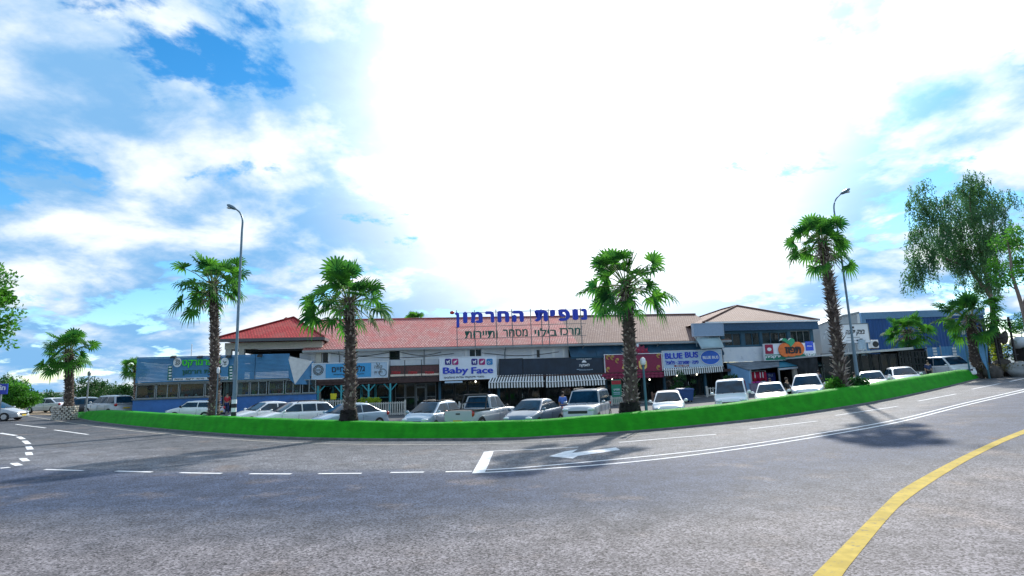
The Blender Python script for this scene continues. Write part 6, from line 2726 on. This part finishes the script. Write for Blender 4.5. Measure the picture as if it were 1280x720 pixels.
V('parked_car', 'white sport utility car seen head on left of the leaning palm', 'car', 1013.5, 35.6, -119, 'suv', PW)
V('parked_car', 'white saloon car parked just right of the right lamp post', 'car', 1093, 38.8, -121, 'sedan', PW)
V('parked_car', 'white small car next to the low wall of the cafe grid windows', 'car', 1131, 40.9, -113, 'compact', PW)
V('parked_van', 'white van with its side showing in front of the pale blue fence', 'van', 1188, 48.0, -92, 'van', PW, boxy=.4)
V('parked_van', 'pale blue white van half hidden behind the white van at the blue fence', 'van', 1175, 51.0, -92, 'van', PB, boxy=.4)
V('parked_car', 'silver sport utility car showing its tail light beside the stone planter', 'car', 136, 46.8, 153, 'suv', PS)
V('parked_car', 'white saloon car side on, farthest left in the dirt parking lot', 'car', 61, 59.0, 168, 'sedan', PW)
V('parked_car', 'pale blue hatchback half hidden behind the stone planter', 'car', 76, 66.5, 170, 'compact', PB)
V('parked_car', 'white saloon car behind the silver sport utility car', 'car', 104, 58.5, 172, 'sedan', PW)
V('parked_car', 'dark car between the stone planter and the silver sport utility car', 'car', 103, 52.2, 190, 'compact', PK)
V('passing_car', 'grey car cut by the left edge driving on the road below the blue road sign', 'car', -13, 44.0, 12, 'sedan', PS, group=None)

# ================================================================== PEOPLE
M_skin = mat('skin', (0.42, 0.25, 0.17), .6, var=.08)
M_hair = mat('dark_hair', (0.02, 0.014, 0.011), .7)


def skinmesh(name, verts, edges, radii, m, parent, lvl=1):
    me = bpy.data.meshes.new(name)
    me.from_pydata(verts, edges, [])
    me.materials.append(m)
    o = bpy.data.objects.new(name, me)
    COL.objects.link(o)
    o.parent = parent
    md = o.modifiers.new('skin', 'SKIN')
    md.use_smooth_shade = True
    layer = me.skin_vertices[0]
    for i, r_ in enumerate(radii):
        layer.data[i].radius = r_ if isinstance(r_, tuple) else (r_, r_)
        layer.data[i].use_root = (i == 0)
    sb = o.modifiers.new('sub', 'SUBSURF')
    sb.levels = sb.render_levels = lvl
    return o


def person(label, loc, heading, shirt, legs, H=1.72, arm='down', hair=M_hair, dress=False, seated=False):
    r_ = root('person', label, 'person', loc, R(heading))
    s = H / 1.75
    J = {'pelvis': (0, 0, .93), 'waist': (0, 0, 1.10), 'chest': (0, .01, 1.32), 'neck': (0, .0, 1.47), 'head0': (0, -.01, 1.56), 'head1': (0, -.015, 1.68)}
    for sd, sg_ in (('l', 1), ('r', -1)):
        J['sh' + sd] = (.17 * sg_, .01, 1.40)
        if arm == 'down':
            J['el' + sd], J['wr' + sd] = (.23 * sg_, .03, 1.12), (.23 * sg_, -.05, .88)
        else:
            J['el' + sd], J['wr' + sd] = (.24 * sg_, -.02, 1.14), (.12 * sg_, -.24, 1.12)
        w = Vector(J['wr' + sd])
        d = (w - Vector(J['el' + sd])).normalized()
        J['pa' + sd] = tuple(w + d * .08)
        J['hip' + sd] = (.095 * sg_, 0, .88)
        J['kn' + sd], J['an' + sd], J['to' + sd] = (.11 * sg_, -.02 - .03 * sg_, .49), (.12 * sg_, .02 + .05 * sg_, .09), (.13 * sg_, -.14 + .05 * sg_, .04)
    names = list(J)
    V_ = [tuple(Vector(J[q]) * s) for q in names]
    ix = {q: i for i, q in enumerate(names)}
    rad = {'pelvis': (.155, .11), 'waist': (.135, .095), 'chest': (.16, .11), 'neck': .055, 'head0': .075, 'head1': .085}
    for sd in 'lr':
        rad.update({'sh' + sd: .062, 'el' + sd: .045, 'wr' + sd: .030, 'pa' + sd: .035, 'hip' + sd: .088, 'kn' + sd: .060, 'an' + sd: .042, 'to' + sd: .035})
    E_ = [('pelvis', 'waist'), ('waist', 'chest'), ('chest', 'neck'), ('neck', 'head0'), ('head0', 'head1')]
    for sd in 'lr':
        E_ += [('chest', 'sh' + sd), ('sh' + sd, 'el' + sd), ('el' + sd, 'wr' + sd), ('wr' + sd, 'pa' + sd), ('pelvis', 'hip' + sd), ('hip' + sd, 'kn' + sd), ('kn' + sd, 'an' + sd), ('an' + sd, 'to' + sd)]
    ed = [(ix[a], ix[b]) for a, b in E_]
    rd = [tuple(q * s for q in rad[n_]) if isinstance(rad[n_], tuple) else rad[n_] * s for n_ in names]
    # fingers: five short chains from each palm
    vv, ee, rr_ = list(V_), list(ed), list(rd)
    for sd, sg_ in (('l', 1), ('r', -1)):
        p = Vector(J['pa' + sd]) * s
        d = (Vector(J['pa' + sd]) - Vector(J['wr' + sd])).normalized()
        side = d.cross(Vector((sg_, 0, 0)))
        if side.length < .1:
            side = Vector((0, 1, 0))
        side.normalize()
        for f in range(5):
            o_ = side * (.022 * (f - 1.5)) if f < 4 else side * -.05
            L = (.07, .085, .08, .06, .05)[f]
            i0 = len(vv)
            vv += [tuple(p + o_ * .9 + d * .015), tuple(p + o_ + d * (L * .6) + Vector((-sg_ * .008, 0, 0))), tuple(p + o_ * 1.05 + d * L + Vector((-sg_ * .02, 0, 0)))]
            ee += [(ix['pa' + sd], i0), (i0, i0 + 1), (i0 + 1, i0 + 2)]
            rr_ += [.010, .009, .007]
    skinmesh('body', vv, ee, rr_, M_skin, r_)

    def part(nm, keys, edges, grow, m):
        id_ = {q: i for i, q in enumerate(keys)}
        vs_ = [tuple(Vector(J[q]) * s) for q in keys]
        rs = []
        for q in keys:
            v = rad[q]
            rs.append(tuple((x + grow) * s for x in v) if isinstance(v, tuple) else (v + grow) * s)
        skinmesh(nm, vs_, [(id_[a], id_[b]) for a, b in edges], rs, m, r_)
    part('shirt', ['chest', 'waist', 'pelvis', 'shl', 'shr', 'ell', 'elr'], [('chest', 'waist'), ('waist', 'pelvis'), ('chest', 'shl'), ('chest', 'shr'), ('shl', 'ell'), ('shr', 'elr')], .018, shirt)
    if dress:
        MB().tube([(0, 0, 1.0 * s), (0, 0, .75 * s), (0, 0, .40 * s)], [.17 * s, .22 * s, .29 * s], 16).build('skirt', legs, r_)
    else:
        part('trousers', ['pelvis', 'hipl', 'hipr', 'knl', 'knr', 'anl', 'anr'], [('pelvis', 'hipl'), ('pelvis', 'hipr'), ('hipl', 'knl'), ('hipr', 'knr'), ('knl', 'anl'), ('knr', 'anr')], .016, legs)
    mb = MB()
    mb.ball((0, .018 * s, 1.665 * s), (.098 * s, .105 * s, .10 * s), 12, 8)
    mb.build('hair', hair, r_)
    for sg_ in (-1, 1):
        MB().ball((.035 * sg_ * s, -.092 * s, 1.635 * s), (.012, .008, .009), 8, 5).build('eye', M_hair, r_)
    return r_


def fabric(n_, c):
    return mat(n_, c, .85, var=.12, scale=5)


F_blue = fabric('bright_blue_shirt', (.10, .22, .62))
F_black = fabric('black_fabric', (.016, .016, .02))
F_navy = fabric('navy_fabric', (.03, .05, .14))
F_red = fabric('red_fabric', (.50, .03, .04))
F_white = fabric('white_fabric', (.72, .72, .72))
F_grey = fabric('grey_fabric', (.18, .19, .22))
person('person in a bright blue shirt standing behind the dark saloon car', XY(705, 34.2), 160, F_blue, F_navy, 1.72)
person('person in black clothes standing between the white saloon and white sport utility car', XY(987, 34.6), 30, F_black, F_black, 1.66)
person('person in grey top whose head shows over the white saloon roof', XY(965.5, 38.2), -20, F_grey, F_black, 1.60)
person('person in blue clothes by the cream post of the teal awning', XY(1026, 45.2), 200, F_navy, F_navy, 1.68)
person('person in white clothes beside the right lamp post', XY(1072, 35.5), 60, F_white, F_white, 1.60, dress=True)
person('person in red shirt at the supermarket entrance', Vector((*W(U(285.5, DS + .7), DS + .7)[:2], gl(U(285.5, DS + .7), DS + .7) + .32)), 10, F_red, F_navy, 1.68)
person('person in navy clothes standing left of the white van at the blue fence', XY(1163.5, 45.5), -20, F_navy, F_black, 1.70)
pp = W(U(246.5, 0.2), 0.2)
person('person in red top and cap seen through the supermarket window', Vector((pp.x, pp.y, .56)), 0, F_red, F_navy, 1.9, arm='fwd', hair=F_white)

# ================================================================== FENCES, BINS, DISPLAYS
M_pick = mat('weathered_white_pickets', (0.52, 0.50, 0.46), .8, var=.15, scale=3)
M_wood = mat('brown_pickets', (0.22, 0.13, 0.09), .8, var=.25, scale=3)


def picket(label, px0, px1, pyt, pyb, d, m, pitch=.17, ends=True):
    u0_, u1_ = U(px0, d, pyt), U(px1, d, pyt)
    um = (u0_ + u1_) / 2
    z0 = gl(um, d)
    zt_ = Hh((px0 + px1) / 2, pyt, d) - z0
    hgt = max(.7, zt_)
    r_ = root('picket_fence', label, 'fence', W(um, d, z0), BANG, 'picket fences in front of the shops')
    w = (u1_ - u0_) / 2
    zb = .18
    pm_ = MB()
    n = max(2, int(2 * w / pitch))
    for i in range(n):
        x = -w + 2 * w * (i + .5) / n
        pm_.box(x - .045, x + .045, -.015, .015, zb, hgt)
    pm_.build('pickets', m, r_)
    for z in (zb + .10, hgt - .10):
        MB().box(-w, w, .018, .06, z - .04, z + .04).build('rail', m, r_)
    for x in ((-w, w) if ends else ()):
        MB().box(x - .06, x + .06, -.05, .07, -.1, hgt + .12).build('post', m, r_)
    return r_


picket('short white picket fence before the dark gallery entrance', 403, 430, 500, 512, 3.6, M_pick)
picket('long white picket fence right of the green spiky plant', 458, 506.5, 502.5, 517, 4.6, M_pick)
picket('short white picket fence left of the pickup under the baby shop sign', 574, 590, 503.5, 515, 3.4, M_pick)
picket('pale brown picket fence left of the scarred palm trunk', 764, 783, 496, 511, 3.2, M_pick)
picket('brown picket fence behind the white compact car', 815, 841, 491, 510, 3.2, M_wood)
picket('pale picket fence left of the white panel van', 883, 899, 484, 503, 3.0, M_pick, pitch=.24)


def boxthing(name, label, cat, px, py, Y, w, dp, h, m, rz=0.0, base=None):
    b_ = XY(px, Y) if base is None else base
    r_ = root(name, label, cat, b_, rz)
    return r_


# blue wheeled bin by the bus shop
b_ = XY(857, 46.5)
r_ = root('wheeled_bin', 'dark blue wheeled bin behind the white compact car', 'bin', b_, BANG)
mb = MB()
mb.hexa([(-.5, -.36, .14), (.5, -.36, .14), (.5, .36, .14), (-.5, .36, .14), (-.62, -.42, 1.0), (.62, -.42, 1.0), (.62, .42, 1.0), (-.62, .42, 1.0)])
Mbin = mat('bin_blue', (.02, .07, .22), .5)
mb.build('bin_body', Mbin, r_, bevel=.03)
mb = MB()
mb.hexa([(-.65, -.45, 1.005), (.65, -.45, 1.005), (.65, .45, 1.005), (-.65, .45, 1.005), (-.60, -.40, 1.10), (.60, -.40, 1.10), (.60, .40, 1.14), (-.60, .40, 1.14)])
mb.build('lid', Mbin, r_)
for x in (-.4, .4):
    for y in (-.28, .28):
        MB().tube([(x - .03, y, .08), (x + .03, y, .08)], .08, 12).build('wheel', M_black, r_)
# green standing banner with red top
u_, h_ = FP(770, 474.5, 2.4)
z0 = gl(u_, 2.4) + .12
r_ = root('standing_banner', 'green standing banner with a red top left of the scarred palm trunk', 'banner', W(u_, 2.4, z0), BANG)
hb = h_ - z0
MB().box(-.46, .46, 0, .05, .05, hb).build('panel', mat('banner_green', (.02, .22, .14), .5, var=.2), r_)
MB().box(-.44, .44, -.015, -.003, hb - .42, hb - .08).build('red_top', mat('banner_red', (.40, .02, .03), .5), r_)
writing(r_, 'תפריט', 0, hb * .60, .55, .16, M_wl, -.01, .02, .015, heb=True)
for z in (.35, .50):
    MB().box(-.3, .3, -.012, -.003, hb * .25 + z, hb * .25 + z + .05).build('text_line', M_pale, r_)
for x in (-.35, .35):
    MB().box(x - .03, x + .03, -.2, .25, 0, .048).build('foot', M_dark, r_)

# clothes display under the lean-to
u0_, u1_ = U(937.5, 3.0), U(957.5, 3.0)
z0 = gl((u0_ + u1_) / 2, 3.0)
hr = Hh(947, 463.8, 3.0) - z0
r_ = root('clothes_rail', 'rail of hanging red garments under the grey lean-to roof', 'clothes rail', W((u0_ + u1_) / 2, 3.0, z0), BANG)
w = (u1_ - u0_) / 2
mb = MB()
mb.tube([(-w, 0, hr), (w, 0, hr)], .025, 6)
for x in (-w, w):
    mb.tube([(x, 0, 0), (x, 0, hr)], .025, 6)
mb.build('rail_frame', M_chrome, r_)
hg = hr - (Hh(947, 477, 3.0) - z0)
for i in range(6):
    x = -w + 2 * w * (i + .5) / 6
    e = w / 6 * .96
    mb = MB()
    n = 8
    for q in range(n + 1):
        xx_ = x - e + 2 * e * q / n
        yy = -.06 + .04 * math.sin(q * 2.2 + i)
        mb.v += [(xx_, yy, hr - .05 - .10 * abs(q - n / 2) / (n / 2)), (xx_ * 1.0, yy * 1.4, hr - hg * (.9 + .1 * (i % 2)))]
    for q in range(n):
        mb.f.append((2 * q, 2 * q + 2, 2 * q + 3, 2 * q + 1))
        mb.m.append(0)
        mb.s.append(True)
    gm = mb.build('garment', fabric('crimson_garment', (.46, .012, .06)) if i not in (1,) else F_red, r_)
    md = gm.modifiers.new('thick', 'SOLIDIFY')
    md.thickness = .03
    if i in (1, 3, 4):
        MB().box(x - .035, x + .035, -.17, -.13, hr - hg * .65, hr - .12).build('white_strap', M_wl, r_)
u_, z_ = FP(947, 487, 3.3)
r_ = root('display_table', 'cloth covered display table below the hanging red garments', 'table', W(u_, 3.4, gl(u_, 3.4)), BANG)
tt = Hh(947, 479, 3.4) - gl(u_, 3.4)
tt = max(.8, tt)
MB().box(-.85, .85, -.3, .3, .02, tt - .03).build('cloth', fabric('mauve_cloth', (.24, .20, .27)), r_)
MB().box(-.88, .88, -.33, .33, tt - .028, tt).build('tabletop', fabric('mauve_cloth', (.24, .20, .27)), r_)
rr = random.Random(8)
for i, (c, n_) in enumerate([((.55, .03, .25), 'pink_cloth'), ((.40, .05, .30), 'purple_cloth'), ((.5, .5, .55), 'pale_cloth')]):
    o = MB().box(-.22, .22, -.16, .16, 0, .16).build('folded_clothes', fabric(n_, c), None, W(u_ - .55 + .55 * i, 3.4, gl(u_, 3.4) + tt + .002), rz=BANG, bevel=.05)
    tag(o, ['pink', 'purple', 'pale'][i] + ' folded clothes lying on the display table under the red garments', 'clothes')
u_, z_ = FP(963.5, 474, 2.2)
z0 = gl(u_, 2.2)
r_ = root('poster_board', 'navy poster board right of the hanging red garments', 'poster board', W(u_, 2.2, z0), BANG)
MB().box(-.5, .5, 0, .06, .10, Hh(963.5, 466, 2.2) - z0).build('panel', mat('navy_poster', (.015, .03, .20), .5, var=.2), r_)
writing(r_, 'SALE', 0, (Hh(963.5, 469, 2.2) - z0), .5, .22, M_pale, -.01, .02, .015)
for x in (-.4, .4):
    MB().box(x - .03, x + .03, -.15, .2, 0, .098).build('foot', M_dark, r_)
u_, h_ = FP(1011, 466.5, 1.0)
r_ = root('hanging_poster', 'yellow green poster hanging in the doorway under the teal awning', 'poster', W(u_, 1.0, h_), BANG)
MB().box(-.30, .30, 0, .02, -.45, .45).build('sheet', mat('poster_lime', (.28, .55, .03), .5, var=.3, scale=3), r_)
MB().box(-.22, .22, -.008, -.002, -.1, .02).build('band', M_wl, r_)
mb = MB()
mb.tube([(0, .01, .45), (0, .01, Hh(1011, 459, 1.0) - h_)], .012, 5)
mb.build('string', M_dark, r_)

# goods seen through the supermarket windows
GC = [((.5, .05, .04), 'red_goods'), ((.06, .28, .10), 'green_goods'), ((.55, .40, .05), 'yellow_goods'), ((.05, .15, .45), 'blue_goods'), ((.55, .55, .52), 'white_goods'), ((.40, .18, .05), 'orange_goods')]
gm_ = [mat(n_, c, .5, var=.2) for c, n_ in GC]
for k, (pa, pb, lab) in enumerate([(172, 195, 'shop shelf of mixed goods behind the leftmost supermarket window'), (199, 223, 'shop shelf of mixed goods behind the double supermarket window'), (228, 243, 'shop shelf of coloured goods left of the person in the supermarket window'),
                                   (298, 331, 'shop shelf of coloured goods behind the windows right of the supermarket entrance'), (337, 374, 'shop shelf with yellow goods behind the windows below the bright facet')]):
    d_ = 0.1
    ua, ub = U(pa, d_), U(pb, d_)
    zf = .56
    r_ = root('goods_shelf', lab, 'shelf', W((ua + ub) / 2, d_, zf), BANG, 'shelves inside the supermarket')
    w = (ub - ua) / 2
    ht = 2.55
    rr = random.Random(30 + k)
    mb = MB()
    for z in (.5, 1.05, 1.6, 2.1):
        mb.box(-w, w, -.2, .25, z, z + .04)
    mb.box(-w, w, .26, .3, 0, ht)
    for x in (-w, w - .04):
        mb.box(x, x + .04, -.2, .255, 0, 2.3)
    mb.build('rack', M_frame, r_)
    mg = MB()
    for z in (.545, 1.095, 1.645, 2.145):
        x = -w + .06
        while x < w - .2:
            ww = rr.uniform(.08, .26)
            if rr.random() < .8:
                mg.box(x, x + ww, -.16, .15, z, z + rr.uniform(.14, .42), rr.randrange(6))
            x += ww + rr.uniform(.01, .12)
    o = mg.build('goods', gm_, r_)
    o['kind'] = 'stuff'
# flower pots and a yellow bag before the gallery
for k, (px, py, c, lab) in enumerate([(404, 503, (.02, .25, .30), 'teal flower pot left of the gallery entrance'), (411, 503, (.45, .16, .08), 'clay flower pot with red flowers at the gallery'), (425, 503.5, (.30, .34, .36), 'grey flower pot behind the short picket fence')]):
    u_ = U(px, 2.6)
    b_ = W(u_, 2.6, gl(u_, 2.6) + .12)
    b_.z = max(b_.z, .1)
    r_ = root('flower_pot', lab, 'flower pot', b_, 0, 'flower pots at the gallery')
    MB().tube([(0, 0, 0), (0, 0, .45), (0, 0, .5)], [.18, .28, .29], 14).build('pot', mat('pot_%s' % 'abc'[k] if False else ('teal_pot', 'clay_pot', 'grey_pot')[k], c, .6), r_)
    rr = random.Random(90 + k)
    mb = MB()
    for _ in range(180):
        w_ = rv3(rr)
        p = Vector((0, 0, .85)) + Vector((w_.x * .34, w_.y * .34, w_.z * .38)) * rr.random() ** .4
        leafquad(mb, p, (w_ + rv3(rr) * .6).normalized(), rv3(rr), .16, .04)
        if k == 1 and rr.random() < .25:
            mb.m[-1] = 1
    mb.build('foliage', [M_dkgreen, F_red], r_)
u_, h_ = FP(417.2, 495.2, 1.15)
r_ = root('hanging_bag', 'bright yellow bag hanging at the gallery verandah', 'bag', W(u_, 1.3, h_), BANG)
mb = MB()
mb.hexa([(-.22, -.08, -.28), (.22, -.08, -.28), (.22, .08, -.28), (-.22, .08, -.28), (-.26, -.09, .22), (.26, -.09, .22), (.26, .09, .22), (-.26, .09, .22)])
mb.build('pouch', mat('yellow_bag', (.70, .60, .02), .6), r_, bevel=.03)
mb = MB()
mb.tube([(-.12, 0, .22), (-.05, 0, .42), (0, 0, sof - .3 - h_), (0, 0, sof - .3 - h_)][:3], .012, 5)
mb.build('strap', M_dark, r_)
# white crates by the palm foot (supermarket)
rr = random.Random(12)
M_rock = mat('white_painted_stone', (.62, .60, .57), .9, var=.15, scale=4, bump=.3)
M_rock2 = mat('dark_rock', (.10, .085, .075), .9, var=.3, scale=2, bump=.4)


def rock(label, b_, r, m, seed, flat=.7, group=None):
    rr = random.Random(seed)
    mb = MB()
    mb.ball((0, 0, r * flat * .7), (r, r * .85, r * flat), 14, 9)
    o_ = Vector((rr.uniform(0, 90), 0, 0))
    mb.v = [tuple(Vector(v) * (1 + .30 * mnoise.noise(Vector(v) * (1.3 / r) + o_) + .12 * mnoise.noise(Vector(v) * (3.1 / r) + o_))) for v in mb.v]
    o = mb.build('rock', m, None, b_)
    return tag(o, label, 'rock', group)


G1 = 'white stones round the supermarket palm'
for k, (px, dy) in enumerate([(256, 0), (261, -.4), (275, -.2), (280, .1), (285, .4), (270, -.55)]):
    rock('white painted stone at the foot of the supermarket palm', XY(px, 33.75 + dy), .34 + .06 * (k % 3), M_rock, 50 + k, group=G1)
# ================================================================== RIGHT YARD
b_ = XY(1237, 45.6)
r_ = root('blue_sail_sign', 'blank blue triangular sail panel on a dark post at the right end of the hedge', 'sign', b_)
o2 = lambda px, py: off(b_, px, py, 45.6)
zp = o2(1235.5, 425).z
MB().tube([(0, 0, -.2), (0, 0, zp)], .07, 10).build('post', M_poled, r_)
ptop, pl_, pm_, pbt = o2(1235, 428.5), o2(1223, 430.5), o2(1226, 446), o2(1236, 463)
cv = catmull([(ptop.x - .08, ptop.z), (pl_.x, pl_.z)], 3)
cv2 = catmull([(pl_.x, pl_.z), (pm_.x, pm_.z), (pbt.x - .1, pbt.z)], 10)
poly = [(float(a), float(b2)) for a, b2 in cv[:-1]] + [(float(a), float(b2)) for a, b2 in cv2]
MB().prism(poly[::-1], -.04, .03).build('panel', mat('sail_blue', (.10, .30, .52), .5, var=.08), r_)
M_steel = mat('dark_steel_frame', (.035, .03, .032), .6, .3, var=.3)
for k, (px, Y, w, hp, lab) in enumerate([(1246, 47.5, 1.6, 397, 'tall dark steel frame with cross rails behind the sail panel'), (1263, 46.0, 1.5, 396, 'dark steel frame with rails left of the slanting tree trunk')]):
    b_ = XY(px, Y)
    ht = off(b_, px, hp, Y).z
    r_ = root('steel_frame', lab, 'frame', b_, .1, 'dark steel frames in the yard')
    for x in (-w / 2, w / 2):
        for y in (0, 1.2):
            MB().box(x - .06, x + .06, y - .06, y + .06, -.1, ht - (0 if x > 0 else .5)).build('upright', M_steel, r_)
    for z, y in ((ht * .95, 0), (ht * .66, 0), (ht * .66, 1.2), (ht * .36, 0), (ht * .88, 1.2)):
        MB().box(-w / 2 - .4 * (k == 0), w / 2 + .3, y - .045, y + .045, z - .045, z + .045).build('rail', M_steel, r_)
    mb = MB()
    mb.ball((.3, .4, ht * .70), (.45, .4, .5), 10, 7)
    mb.v = [tuple(Vector(v) * (1 + .2 * mnoise.noise(Vector(v) * 2))) for v in mb.v]
    mb.build('stored_drum' if k else 'stored_coil', M_rock2, r_)
b_ = XY(1288, 47.0)
tz = off(b_, 1285, 428, 47).z
r_ = root('storage_tank', 'pale horizontal storage tank on dark legs at the right edge', 'tank', b_, .3)
mb = MB()
mb.tube([(-1.25, 0, tz), (-1.05, 0, tz), (1.3, 0, tz), (1.5, 0, tz)], [.22, .50, .50, .22], 22)
mb.build('barrel', mat('tank_white', (.55, .60, .64), .45, .2, var=.08), r_)
for x in (-.7, .9):
    MB().box(x - .1, x + .1, -.5, .5, -.1, tz - .42).build('leg', M_steel, r_)
mb = MB()
mb.tube([(-.2, 0, tz + .48), (-.2, 0, tz + .8), (.3, 0, tz + .9), (.5, .1, tz + 1.3)], .06, 8)
mb.build('pipe', M_chrome, r_)
G2 = 'rocks along the right verge'
for k, (px, py, Y, r, lab) in enumerate([(1243, 461, 46, .75, 'dark brown rock just right of the sail post'), (1254, 457, 47.5, .95, 'large dark rock under the steel frames'), (1265, 454, 48, .7, 'dark rock between the two steel frames and the tank'),
                                        (1277, 455, 45.5, .9, 'big grey block stone at the right edge by the road')]):
    rock(lab, XY(px, Y), r, M_rock2 if k < 3 else M_conc, 70 + k, .8, G2)
for k, (px, py, Y, rx, rz_, m_, lab) in enumerate([(1241, 428, 48.5, .9, 1.5, M_yel_l, 'tall yellow green bush behind the sail panel'), (1276, 404, 50, 1.4, 1.2, M_green, 'green shrub beside the slanting tree trunk at the right edge'),
                                                  (1262, 459, 46.5, 2.0, .10, leaf_mat('dry_scrub_leaf', (.10, .09, .05), (.17, .15, .07), .2), 'low ground cover along the right verge'), (1252, 440, 52, 1.5, 1.0, M_dkgreen, 'dark shrub behind the steel frames')]):
    c_ = P(px, py, Y)
    b_ = Vector((c_.x, Y, g(c_.x)))
    broad_tree('shrub', lab, b_, [((0, 0, max(.1, c_.z - b_.z)), (rx, rx * .7, rz_))], None, m_, 95 + k, nclump=36, perclump=36, leaf=.17, clump_r=.26, cat='shrub', hollow=.1)
# lit bulbs under the awnings and verandah
M_bulb = mat('lit_bulb', (1.0, .92, .75), .4, var=.02, emit=2.5)
for px, py, d, lab in [(438, 474, .8, 'lit bulb left of the gallery door under the blue sign'), (450, 476, .8, 'lit bulb right of the gallery door under the blue sign'), (474.5, 476, .8, 'lit bulb at the right end of the gallery verandah'),
                       (594.5, 477, 1.2, 'lit bulb under the baby shop sign'), (765, 473.5, 1.2, 'lit bulb at the left end of the scalloped burgundy awning'), (812, 474.5, 1.2, 'lit bulb at the right end of the scalloped burgundy awning'),
                       (846, 469, 1.2, 'lit bulb left under the blue bus awning'), (871, 468, 1.2, 'lit bulb right under the blue bus awning')]:
    u_, h_ = FP(px, py, d)
    r_ = root('hanging_bulb', lab, 'light bulb', W(u_, d, h_), 0, 'lit bulbs under the shop awnings')
    MB().ball((0, 0, 0), (.07, .07, .09), 10, 7).build('bulb', M_bulb, r_)
    MB().tube([(0, 0, .08), (0, 0, .35)], .012, 5).build('cable', M_dark, r_)
